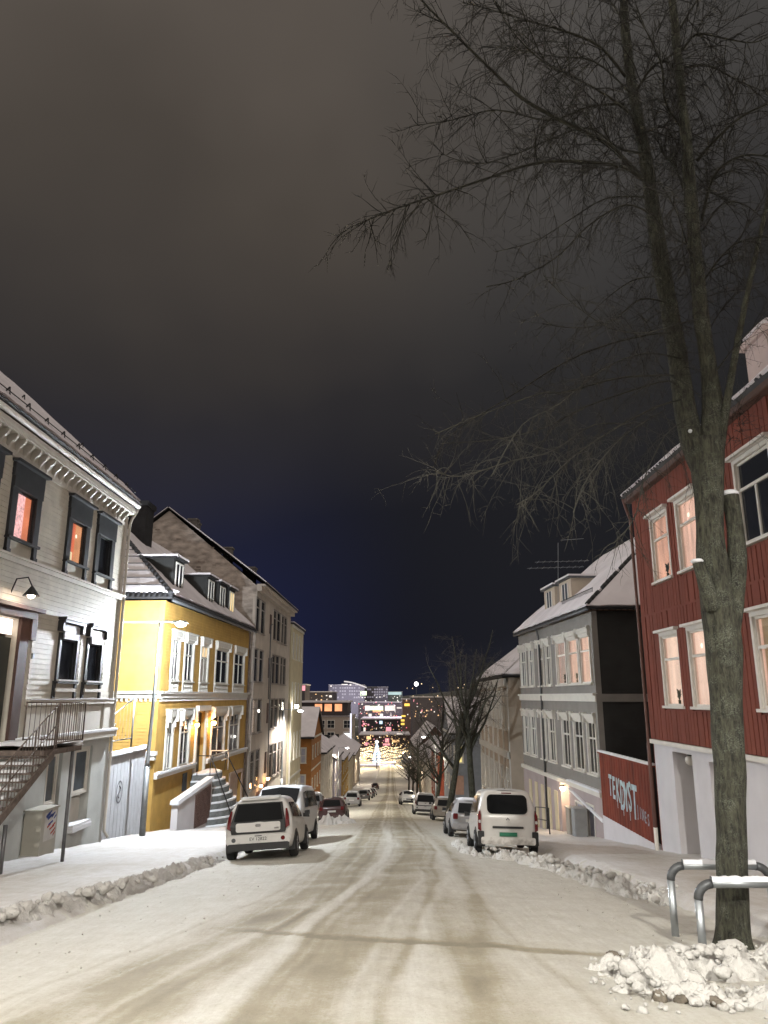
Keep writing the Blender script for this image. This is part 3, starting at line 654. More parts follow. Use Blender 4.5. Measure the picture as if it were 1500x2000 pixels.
    for i in range(0, n * 2 + 1):
        p = sa.lerp(se, i / (n * 2)); MB().tube([p, p + Vector((0, 0, 1.0))], .009 if i % 7 else .02, 4).build('baluster', M['rust'], ST)
    # a stepped pale block under the stair
    q = MB(); fr.box(q, Y(14), Y(20.3), -3.4, .2, .06, .55); q.build('stair_wall', M['plaster_pale'], ST)
    # utility cabinet
    C = thing('utility_cabinet', 'beige street cabinet with a colourful pasted picture beside the basement door', 'cabinet', (-9.5, 21.9, -2.7))
    zc = zr(21.9) - .05
    MB().box(-9.90, -9.42, 21.35, 22.35, zc, zc + 1.24).build('housing', mat('cabinet_beige', (.46, .44, .38), .6, .08, 2), C)
    MB().box(-9.92, -9.38, 21.31, 22.39, zc + 1.24, zc + 1.29).build('lid', mat('cabinet_beige'  , (.4, .4, .4)), C)
    po = MB().quad((-9.415, 21.55, zc + .45), (-9.415, 22.25, zc + .45), (-9.415, 22.25, zc + 1.18), (-9.415, 21.55, zc + 1.18)).build('pasted_picture', mat('paper', (.6, .58, .55), .8), C)
    random.seed(3)
    for col, z_, nn in ((('blue_ink'), .95, 9), (('red_ink'), .62, 6)):
        q = MB(); mm = mat(col, (.03, .06, .25) if 'blue' in col else (.42, .05, .03), .7)
        for i in range(nn):
            yy = 21.6 + .6 * random.random(); zz = zc + z_ + random.uniform(-.13, .16); l = random.uniform(.12, .3)
            q.slab([(-9.412, yy, zz), (-9.412, min(yy + l, 22.24), zz + .07), (-9.412, min(yy + l, 22.24), zz + .12), (-9.412, yy, zz + .05)], .003, Vector((1, 0, 0)))
        q.build('picture_print', mm, po)
white_house()

# gate and low wall between the white and the yellow house
def gate():
    G_ = thing('wooden_gate', 'pale grey boarded gate with a round emblem between white and yellow houses', 'gate', (-10.4, 29.5, -3.6))
    fr = Fr((-10.35, 27.7), (-10.55, 33.3), (1, 0)); z0 = -4.2; zt = -.62
    n = 26
    for i in range(n):
        q = MB(); fr.box(q, fr.len * i / n + .006, fr.len * (i + 1) / n - .006, z0, zt, 0, .03 + .006 * (i % 2)); q.build('board', mat('gate_grey', (.56, .57, .60), .75, .10, 2), G_)
    q = MB(); fr.box(q, 0, fr.len, zt, zt + .06, -.08, .12); q.build('top_rail', mat('gate_grey', (.5, .5, .5)), G_)
    q = MB(); fr.box(q, -.02, fr.len + .3, zt + .06, zt + .20, -.10, .14); q.build('snow_cap', M['snow'], G_)
    q = MB(); c = fr.P(2.35, -1.95, .045); R0, R1 = .42, .35
    k = 28; pts = []
    for rr in (R0, R1):
        for i in range(k): a = 2 * math.pi * i / k; pts.append(c + fr.u * math.cos(a) * rr * .9 + Vector((0, 0, math.sin(a) * rr)))
    q.add(pts, [(i, (i + 1) % k, k + (i + 1) % k, k + i) for i in range(k)])
    s = [c + fr.u * (.13 * math.sin(t * 2.1)) + Vector((0, 0, .22 - .44 * t / 3)) for t in [3 * i / 10 for i in range(11)]]; q.tube(s, .025, 4); q.build('emblem', mat('emblem_grey', (.16, .16, .18), .7), G_)
    # wire braces and post above the gate
    T = thing('wire_fence_frame', 'snow-dusted steel frame and braces rising above the pale gate', 'fence frame', (-10.6, 30, -.5))
    a, b, c_, d_ = fr.P(.6, -.45, -.4), fr.P(4.9, -.45, -.4), fr.P(4.9, 1.55, -.4), fr.P(.9, .55, -.4)
    for nm, p, q_, r in (('post', fr.P(4.9, -.6, -.4), c_ + Vector((0, 0, .12)), .04), ('brace', c_, d_, .03), ('brace', a, fr.P(2.6, .55, -.4), .035), ('rail', fr.P(.5, -.1, -.4), fr.P(4.9, -.1, -.4), .025), ('post', fr.P(.7, -.6, -.4), d_, .03)):
        MB().tube([p, q_], r, 6).build(nm, M['galv'], T, True)
    for i in range(9):
        q = MB().tube([fr.P(1.0 + .43 * i, -.1, -.4), fr.P(1.0 + .43 * i, .5 + .23 * i * .5, -.4)], .006, 4).build('wire', M['galv'], T)
gate()

# street lamps ------------------------------------------------------
def street_lamp(x, y, label, h=8.9, arm=.95, watts=2600, col=COOL, z0=None, size=150, rad=.16, lit=True, side=1, lean=.0, glow_s=30, aim=None, bare=False):
    zb = gz(x, y) if z0 is None else z0
    Lm = thing('street_lamp', label, 'street lamp', (x, y, zb), 'street lamps along the hill')
    MB().tube([(x, y, zb - .2), (x, y, zb + 2.6)], .115, 12).build('base_sleeve', M['galv'], Lm, True)
    MB().tube([(x, y, zb + 2.6), (x, y, zb + 2.75), (x + lean * .5, y, zb + h * .6), (x + lean, y, zb + h)], [.115, .075, .065, .05], 10).build('pole', M['galv'], Lm, True)
    t = Vector((x + lean, y, zb + h)); hx = t + Vector((arm * side, 0, -.02))
    MB().tube([t - Vector((0, 0, .06)), t + Vector((.08 * side, 0, .02)), hx], .032, 8).build('arm', M['galv'], Lm, True)
    hd = MB(); hd.hexa([hx + Vector((-.10 * side, -.11, -.03)), hx + Vector((.52 * side, -.14, -.05)), hx + Vector((.52 * side, .14, -.05)), hx + Vector((-.10 * side, .11, -.03)), hx + Vector((-.10 * side, -.06, .06)), hx + Vector((.45 * side, -.08, .05)), hx + Vector((.45 * side, .08, .05)), hx + Vector((-.10 * side, .06, .06))])
    ho = hd.build('lamp_head', M['galv'], Lm)
    c = hx + Vector((.24 * side, 0, -.075))
    MB().sphere(c, .24, 14, 8, (1, .65, .5)).build('lens', glow('lens_%d' % (col[0] * 100), col, glow_s, .03), ho, True)
    if bare: point('lamp_light', c + Vector((0, 0, -.24)), watts, col, rad, Lm)
    elif lit: spot('lamp_light', c + Vector((0, 0, -.10)), watts, col, size, .35, rad, Lm, c + Vector(aim) if aim else None)
    return Lm
def lamps():
    x, y = -10.0, 31.3; zt = on_y(312, 1214, y).z
    street_lamp(-9.78, y, 'tall grey street lamp with glowing head beside the yellow house corner', zt - gz(-9.78, y), .62, 5400, COOL, lean=.12, bare=True)
    street_lamp(6.6, -6.0, 'tall grey street lamp on the pavement uphill from the bare tree', 9.2, 1.6, 23000, (1, .955, .87), size=160, side=-1)
    street_lamp(-9.3, 1.0, 'tall grey street lamp on the left pavement uphill from the white house', 9.0, 1.3, 10000, (1, .955, .87), size=160)
    street_lamp(-9.2, 66, 'street lamp in front of the grey gabled apartment block', 8.2, 1.2, 9500, NEUT, size=165)
    for yy, xx, nm in ((98, 5.6, 'street lamp by the blue-grey house with the yellow window'), (128, -8.6, 'street lamp below the ochre house'), (170, 5.6, 'street lamp half way down the hill, beside small bare trees'), (215, -8.6, 'street lamp near the foot of the hill'), (275, 5.8, 'farthest street lamp before the string lights')):
        street_lamp(xx, yy, nm, 7.8, 1.2, 4200, (1, .86, .66), side=-1 if xx > 0 else 1, size=165)
lamps()

# ================================================================== YELLOW HOUSE
def yellow_house():
    H = thing('yellow_wooden_house', 'yellow wooden house with white carved window surrounds and dormers in a snowy hip roof', 'house', (-14, 42, -5))
    A, B = (-10.6, 34.8), (-9.85, 52.2); fr = Fr(A, B, (1, 0)); sd = Fr((-21, 34.8), A, (0, -1)); ye, wm, wt = 5.98, M['yellow_wood'], M['ochre_trim']
    def rc(xl, xr, yt, yb): a, b, _, _ = fr.rect(xl, xr, yt, yb); return a, b
    ups = [(rc(333, 350, 1240, 1340), 1), (rc(358, 378, 1240, 1340), 1), (rc(390, 407, 1240, 1340), 1), (rc(419, 446, 1250, 1340), 2), (rc(455, 477, 1260, 1340), 2)]
    los = [(rc(321, 337, 1400, 1500), 1), (rc(349, 370, 1395, 1490), 1), (rc(411, 439, 1385, 1465), 2), (rc(446, 467, 1385, 1450), 2)]
    hu = [(a + .20, b - .20, 2.35, 4.30) for (a, b), _ in ups]; hl = [(a + .20, b - .20, -1.72, .52) for (a, b), _ in los]
    dr = rc(381, 396, 1400, 1500); door = (dr[0], dr[1] + .15, -2.35, .75)
    gd = rc(448, 470, 1490, 1560); gdoor = (gd[0], gd[1], -7.0, -3.2)
    w_ = fr.wall(MB(), 0, fr.len, -8.5, ye, hu + hl + [door, gdoor], d=-.004, depth=.3)
    w_.quad(sd.P(0, -8, -.004), sd.P(sd.len, -8, -.004), sd.P(sd.len, ye, -.004), sd.P(0, ye, -.004)); shell(w_, -21, -10.3, 34.8, 52.2, -8, ye, 'es')
    wall = w_.build('wall', wm, H)
    siding(wall, fr, .22, fr.len, -1.55, ye - .1, [(a - .25, b + .25, c - .6, d + .5) for a, b, c, d in hu] + [(a - .25, b + .25, c, d + .5) for a, b, c, d in hl] + [(door[0] - .2, door[1] + .2, -3, 1.1)], wm, .15, .02, each=False)
    siding(wall, sd, 2, sd.len - .22, -1.0, ye - .1, [], wm, .15, .02, each=False)
    q = MB(); fr.box(q, -.01, .22, -4.6, ye, 0, .045); sd.box(q, sd.len - .22, sd.len + .045, -4.6, ye, 0, .045); q.build('corner_board', wm, H)
    for F, l, a0 in ((fr, fr.len, -.05), (sd, sd.len, 2)):
        q = MB(); F.box(q, a0, l + .06, 1.52, 1.72, 0, .12); F.box(q, a0, l + .06, 1.72, 1.80, 0, .20); q.build('belt_course', wt, H)
        q = MB(); F.box(q, a0, l + .07, 1.80, 1.835, .0, .22); q.build('ledge_snow', M['snow'], H)
        q = MB(); k = a0 + .1
        while k < l: F.box(q, k, k + .1, 1.38, 1.52, 0, .08); k += .22
        q.build('dentil', wt, H, kind='stuff')
    q = MB(); sd.box(q, 2, sd.len, 4.93, 5.0, 0, .05); q.build('trim_line', wt, H)
    q = MB(); sd.box(q, sd.len - 2.3, sd.len + .1, -1.15, -.95, 0, .28); q.build('side_ledge', wt, H)
    q = MB(); sd.box(q, sd.len - 2.4, sd.len + .15, -.95, -.78, 0, .32); q.build('ledge_snow', M['snow'], H)
    for a, b in ((0., door[0] - .25), (door[1] + .3, fr.len)):
        z = -1.98; q = MB(); fr.box(q, a, b, z, z + .16, 0, .20); q.build('base_ledge', wt, H); q = MB(); fr.box(q, a, b, z + .16, z + .26, 0, .24); q.build('ledge_snow', M['snow'], H)
    carve = M['ochre_trim']
    for i, ((a, b, z0, z1), (_, c)) in enumerate(zip(hu, ups)):
        lit = glow('lit_cream', (1., .72, .36), .75, .2, 2) if i == 2 else None
        wn = window(H, fr, a, b, z0, z1, wt, M['glass'], max(c, 2), (.66,), .18, .06, True, None, header=(.22, .10), cells=(i < 3))
        q = MB()
        for uu in (a - .17, b + .03): fr.box(q, uu, uu + .14, 1.84, z0 - .07, 0, .06)
        fr.box(q, a - .13, b + .13, 2.0, 2.06, 0, .05)
        k = a + .05
        while k < b: fr.box(q, k, k + .07, 1.84, z0 - .07, 0, .04); k += .2
        q.build('apron', wt, wn)
        q = MB(); fr.box(q, a - .10, b + .10, z1 + .13, z1 + .40, .10, .16)
        for uu in (a - .22, b + .06): fr.box(q, uu, uu + .16, z1 - .05, z1 + .42, 0, .20)
        q.build('carving', carve, wn)
        if i == 2:
            q = MB(); fr.box(q, a + .08, b - .08, z0 + .70 * (z1 - z0), z1 - .07, -.03, -.022); q.build('lit_blind', lit, wn)
            q = MB(); fr.box(q, a + .08, b - .08, z0 + .06, z0 + .62 * (z1 - z0), -.03, -.022); q.build('curtain', mat('net_curtain', (.5, .47, .42), .9), wn)
    for i, ((a, b, z0, z1), (_, c)) in enumerate(zip(hl, los)):
        wn = window(H, fr, a, b, z0, z1, wt, M['glass'], 2, (.70,), .18, .06, True, None, header=(.26, .10), cells=(i < 2))
        q = MB()
        for uu in (a - .24, b + .06): fr.box(q, uu, uu + .18, z1 - .1, z1 + .46, 0, .26); fr.box(q, uu + .03, uu + .15, z1 - .35, z1 - .1, 0, .14)
        fr.box(q, a - .06, b + .06, z1 + .13, z1 + .40, .10, .17); q.build('carving', carve, wn)
    # entrance with double lamps
    q = MB(); fr.box(q, door[0] - .20, door[0], -2.35, .85, -.02, .12); fr.box(q, door[1], door[1] + .2, -2.35, .85, -.02, .12); fr.box(q, door[0] - .3, door[1] + .3, .85, 1.12, -.02, .25); dd = q.build('door', wt, H)
    q = MB(); fr.box(q, door[0], door[1], -2.35, .75, -.25, -.2); q.build('door_leaf', M['door_green'], dd)
    wall_lamp(H, fr.P(door[0] - .55, .15, .22), 330, AMBER, .13, fr.P(door[0] - .55, .1, 0)); wall_lamp(H, fr.P(door[1] + .75, .15, .30), 450, AMBER, .15, fr.P(door[1] + .75, .1, 0))
    q = MB(); fr.box(q, gdoor[0], gdoor[1], -7, -3.2, -.25, -.2); fr.box(q, gdoor[0] - .2, gdoor[0], -7, -3.0, 0, .08); fr.box(q, gdoor[1], gdoor[1] + .2, -7, -3.0, 0, .08); fr.box(q, gdoor[0] - .2, gdoor[1] + .2, -3.2, -3.0, 0, .09); q.build('street_door', mat('pink_door', (.52, .40, .33), .7), H)
    q = MB(); fr.box(q, 4.3, 5.0, -3.0, -2.15, .0, .03); q.build('basement_window', M['dark_wood'], H)
    # roof: hip at the near end
    e0, e1 = .45, ye + .02; P = lambda x, y, z: Vector((x, y, z))
    c0 = P(-10.6 + e0, 34.8 - e0, e1); c1 = P(-9.85 + e0, 52.3, e1); rd0 = P(-15.7, 39.6, 11.2); rd1 = P(-15.3, 52.3, 11.2); c3 = P(-21.3, 34.8 - e0, e1); c4 = P(-21, 52.3, e1)
    tl, sn = MB(), MB()
    roof_plane(tl, sn, c0, c1, rd1, rd0, .12, .12, .34, 60, .05); roof_plane(tl, sn, c3, c0, rd0, rd0 - Vector((.3, 0, 0)), .12, .10, .42, 40, .03); roof_plane(tl, sn, c3, c4, rd1, rd0, .12, .10, .2, 6)
    rf = tl.build('roof', M['tiles_dark'], H); sn.build('roof_snow', M['snow_roof'], H)
    q = MB()
    for i in range(26):
        p = c0.lerp(rd0, (i + .3) / 26) + Vector((0, 0, .18)); q.tube([p, c0.lerp(rd0, (i + 1.25) / 26) + Vector((0, 0, .22))], [.15, .10], 6)
    q.build('hip_tile', M['tiles_dark'], rf, True, 'stuff')
    q = MB(); x = -18.
    while x < -10.2: q.tube([(x, 34.8 - e0 - .03, e1 + .06), (x, 34.8 - e0 + .3, e1 + .4)], .10, 6); x += .25
    q.build('tile_edge', M['tiles_dark'], rf, True, 'stuff')
    for j in range(9):   # the courses showing through the snow on the hip
        z = .45 + j * .42; a = c3.lerp(rd0, z / 5.2); b = c0.lerp(rd0, z / 5.2)
        q = MB(); m = 20
        for i in range(m):
            if noise.noise((i * .9, j * 2.3, 0)) > .35: continue
            p0, p1 = a.lerp(b, i / m), a.lerp(b, (i + 1) / m); o_ = Vector((0, -.07, .27)); q.tube([p0 + o_, p1 + o_], .022, 4)
        if q.f: q.build('tile_course', M['tiles_dark'], rf)
    q = MB(); q.tube([c0 + Vector((.02, .1, -.06)), c1 + Vector((.02, 0, -.06))], .075, 8); q.build('gutter', M['galv_dark'], H, True)
    q = MB().tube([fr.P(fr.len - .1, ye, .1), fr.P(fr.len - .1, -6, .1)], .05, 6); q.build('downpipe', M['rust'], H, True)
    # dormers
    def dorm(xl, xr, yt, yb, k, lit):
        # window front stands about 0.9 m in from the eave
        f2 = Fr((A[0] - .30, A[1]), (B[0] - .30, B[1]), (1, 0)); a, b, z0, z1 = f2.rect(xl, xr, yt, yb)
        z0 = ye + .62; z1 = z0 + 1.55; wd = .95; m = (a + b) / 2; a, b = m - .55, m + .55
        D = MB(); back = -3.0
        D.hexa([f2.P(a - .25, z0 - .45, back), f2.P(b + .25, z0 - .45, back), f2.P(b + .25, z0 - .45, 0), f2.P(a - .25, z0 - .45, 0), f2.P(a - .25, z1 + .2, back), f2.P(b + .25, z1 + .2, back), f2.P(b + .25, z1 + .2, 0), f2.P(a - .25, z1 + .2, 0)])
        d = D.build('dormer', M['black_wall'], H)
        q = MB(); f2.box(q, a - .4, b + .4, z1 + .2, z1 + .28, back, .18); q.build('dormer_roof', M['tiles_dark'], d)
        q = MB(); f2.box(q, a - .42, b + .42, z1 + .28, z1 + .38, back, .20); q.build('dormer_snow', M['snow_roof'], d)
        q = MB()
        for u0, u1 in ((a - .02, a + .08), (m - .05, m + .05), (b - .08, b + .02)): f2.box(q, u0, u1, z0 - .05, z1 + .05, 0, .05)
        f2.box(q, a, b, z1 - .03, z1 + .05, 0, .048); f2.box(q, a, b, z0 - .05, z0 + .03, 0, .048); q.build('dormer_frame', wt, d)
        for u0, u1 in ((a + .08, m - .05), (m + .05, b - .08)):
            q = MB(); f2.box(q, u0, u1, z0 + .03, z1 - .03, 0, .02); q.build('pane', lit or M['glass'], d)
    dorm(340, 357, 1108, 1158, 0, None); dorm(404, 418, 1143, 1188, 1, None); dorm(427, 440, 1158, 1192, 2, None); dorm(446, 457, 1165, 1205, 3, glow('lit_dormer', (1., .74, .33), .8, .12, 2))
    for cx, cy2, w2, h2, z2 in ((-14.6, 41.6, .70, 1.5, 10.95),):
        q = MB().box(cx - w2, cx + w2, cy2 - w2, cy2 + w2, z2 - 2, z2 + h2 - .3); q.box(cx - w2 - .1, cx + w2 + .1, cy2 - w2 - .1, cy2 + w2 + .1, z2 + h2 - .3, z2 + h2); q.build('chimney', M['chimney_dark'], rf)
    # bowed snowy steps
    ST = thing('bowed_entrance_steps', 'curved stone entrance steps under thick snow in front of the yellow house', 'steps', (-8.8, 42, -5))
    u_c = (door[0] + door[1]) / 2 + .3; n = 9; zt = -2.35; drop = 3.05
    for i in range(n):
        z1_ = zt - drop * i / n; r = 1.15 + .20 * i; k = 14; ring = [fr.P(u_c + math.cos(math.pi * j / k) * (r + .35), 0, .05 + math.sin(math.pi * j / k) * r) for j in range(k + 1)]
        b_ = [p + Vector((0, 0, z1_ - .34)) for p in ring]; t_ = [p + Vector((0, 0, z1_ - .02)) for p in ring]
        st = MB().add(b_ + t_, [tuple(range(k + 1)), tuple(range(k + 1, 2 * k + 2))] + [(j, (j + 1) % (k + 1), k + 1 + (j + 1) % (k + 1), k + 1 + j) for j in range(k + 1)]).build('step', mat('dark_stone', (.13, .135, .13), .9, .3, 5), ST)
        r2 = r - .02; rg = []
        for j in range(k + 1):
            ww = .05 * noise.noise((i * 2.1, j * .8, 3)); rg.append(fr.P(u_c + math.cos(math.pi * j / k) * (r2 + .33 + ww), z1_ + .06 + ww, .05 + math.sin(math.pi * j / k) * (r2 + ww)))
        MB().add([p + Vector((0, 0, -.085)) for p in rg] + rg, [tuple(range(k + 1, 2 * k + 2))] + [(j, (j + 1) % (k + 1), k + 1 + (j + 1) % (k + 1), k + 1 + j) for j in range(k + 1)]).build('step_snow', M['snow'], st)
    for s_ in (-1, 1):
        pts = [fr.P(u_c + s_ * 1.45, zt + .95, .3), fr.P(u_c + s_ * 1.5, zt + .95, 1.0), fr.P(u_c + s_ * 2.2, zt - drop + 1.0, 2.5)]
        q = MB().tube(pts, .03, 6)
        for p in pts: q.tube([p, p - Vector((0, 0, 1.0))], .022, 5)
        q.build('handrail', M['black'], ST, True)
    q = MB()
    for a_ in (.15, 1.15): q.tube([fr.P(u_c + 1.55, zt + .0, a_), fr.P(u_c + 1.55, zt + 1.0, a_)], .03, 5)
    q.tube([fr.P(u_c + .2, zt + 1.0, 1.15), fr.P(u_c + 1.55, zt + 1.0, 1.15), fr.P(u_c + 1.55, zt + 1.0, .15)], .035, 6); q.tube([fr.P(u_c + .2, zt + .6, 1.15), fr.P(u_c + 1.55, zt + .6, 1.15)], .03, 6); q.build('landing_rail', M['white_trim'], ST, True)
    Wl = thing('low_garden_wall', 'low white wall with snow cap and dark fence panel beside the curved steps', 'garden wall', (-9.6, 37, -4.6))
    f3 = Fr((-9.75, 35.6), (-9.3, 40.2), (1, 0))
    P3 = f3.P; MB().hexa([P3(0, -5.4, -.15), P3(f3.len, -5.6, -.15), P3(f3.len, -5.6, .15), P3(0, -5.4, .15), P3(0, -3.15, -.15), P3(f3.len, -2.55, -.15), P3(f3.len, -2.55, .15), P3(0, -3.15, .15)]).build('wall_body', M['white_plaster'], Wl)
    MB().hexa([P3(-.1, -3.15, -.2), P3(f3.len + .1, -2.55, -.2), P3(f3.len + .1, -2.55, .2), P3(-.1, -3.15, .2), P3(-.1, -2.98, -.18), P3(f3.len + .1, -2.38, -.18), P3(f3.len + .1, -2.38, .18), P3(-.1, -2.98, .18)]).build('snow_cap', M['snow'], Wl)
    for i in range(12):
        u = 2.2 + i * .19; q = MB(); f3.box(q, u, u + .1, -4.5, -3.0 + i * .025, .16, .19); q.build('slat', M['brown_wood'], Wl)
yellow_house()

# ================================================================== GREY GABLED BLOCK AND ITS NEIGHBOURS (left, beyond)
def grid_windows(H, fr, cells, fm, pm, lit=None, case=.08, trans=(.7,), cols=2, cells_each=False):
    for i, (a, b, z0, z1) in enumerate(cells):
        window(H, fr, a, b, z0, z1, fm, pm, cols, trans, case, .04, True, (lit or {}).get(i), cells=cells_each, depth=.03)
def grey_block():
    H = thing('grey_gabled_block', 'tall grey plastered apartment block with a rough bare gable above the yellow house', 'apartment block', (-13, 60, -7))
    fr = Fr((-9.57, 53.0), (-9.45, 70.6), (1, 0)); ez = 9.3
    cells = []
    for k, (xl, xr) in enumerate(((499, 507), (509, 517), (534, 540), (541, 548), (550, 554.5), (555.5, 560.5))):
        a, b, _, _ = fr.rect(xl, xr, 1200, 1220); 
        for z0, z1 in ((6.1, 8.5), (2.6, 4.9), (-.9, 1.4), (-4.6, -2.1)): cells.append((a + .08, b - .08, z0, z1))
    w_ = fr.wall(MB(), 0, fr.len, -10, ez, cells, depth=.25); shell(w_, -23, -9.55, 53, 70.6, -10, ez, 'e')
    w_.poly([(-9.57, 53, ez), (-23.0, 53, ez), (-16.3, 53, 14.9)]); w_.poly([(-9.45, 70.6, ez), (-23.0, 70.6, ez), (-16.3, 70.6, 14.9)]); wall = w_.build('wall', M['grey_plaster'], H)
    g = MB().poly([(-9.6, 52.985, -2), (-9.6, 52.985, ez), (-16.3, 52.985, 14.88), (-23, 52.985, ez), (-23, 52.985, -2)]).build('gable_wall', M['rough_stone'], H); g['label'] = 'rough unpainted plaster gable wall'
    random.seed(11)
    for i in range(26):   # cracks and lost plaster in relief
        x = random.uniform(-18, -10.2); z = random.uniform(6.5, 13.5)
        if z > 9.3 + (x + 9.6) * -.84 or z > 9.3 + (x + 23) * .83: continue
        l = random.uniform(.2, .8); q = MB().box(x, x + l, 52.955, 52.985, z, z + random.uniform(.05, .22)); q.build('plaster_patch', mat('plaster_patch', (.26, .215, .185), .95, .3, 3), g)
    lit = {11: glow('lit_slot', (1., .75, .6), .8, .1), 2: None}
    grid_windows(H, fr, cells, mat('slit_frame', (.30, .27, .24), .8), M['glass'], {2: glow('lit_slot', (1., .75, .6), .8, .1)}, .05, (.72,), 1)
    for k, (z0, z1) in enumerate(((-1.5, 3.5), (2.4, 6.0))):
        u = fr.px(526 - 3 * k, 1300)[0]; q = MB().tube([fr.P(u, z0 - 4 + 3 * k, .14), fr.P(u, z1 + 1, .14), fr.P(u + .9, z1 + 1.2, .14)], .05, 6); q.build('drainpipe', M['galv_dark'], H, True)
    for z in (7.6, 4.2, .8, -2.8): q = MB(); u = fr.px(527, 1250)[0]; fr.box(q, u - .35, u + .35, z - 1.2, z + .3, 0, .05); q.build('stair_window', M['brown_wood'], H)
    q = MB(); fr.box(q, -.1, fr.len + .2, ez - .35, ez, 0, .35); fr.box(q, -.1, fr.len + .2, ez, ez + .15, 0, .6); q.build('cornice', M['grey_plaster'], H)
    tl, sn = MB(), MB(); roof_plane(tl, sn, (-8.85, 52.7, ez + .15), (-8.75, 70.9, ez + .15), (-16.3, 70.9, 15.05), (-16.3, 52.7, 15.05), .05, .09, .10, 20, .03); roof_plane(tl, sn, (-23.5, 52.7, ez), (-23.5, 70.9, ez), (-16.3, 70.9, 15.05), (-16.3, 52.7, 15.05), .05, .09, .10, 8)
    rf = tl.build('roof', M['tiles_dark'], H); sn.build('roof_snow', M['snow_roof'], H)
    for x, y, w2, h2 in ((-15.4, 56.5, .32, .7), (-16.0, 59.5, .3, .6), (-12.9, 58, .34, .8), (-11.9, 62, .5, .7)):
        z = 15.0 - abs(x + 16.3) * .83; q = MB().box(x - w2, x + w2, y - w2, y + w2, z - .5, z + h2); q.box(x - w2 - .08, x + w2 + .08, y - w2 - .08, y + w2 + .08, z + h2, z + h2 + .12); q.build('chimney', mat('chimney_grey', (.12, .11, .10), .9, .2, 3), rf)
    # street doors with warm lamps
    for px_, zz, wt_ in ((516, -4.9, 60), (503, -5.1, 50)):
        u = fr.px(px_, 1540)[0]; q = MB(); fr.box(q, u - .6, u + .6, -8.2, zz + .1, 0, .03); q.build('street_door', M['brown_wood'], H)
        wall_lamp(H, fr.P(u - .2, zz + .5, .28), wt_ * 1.6, AMBER, .13)
grey_block()

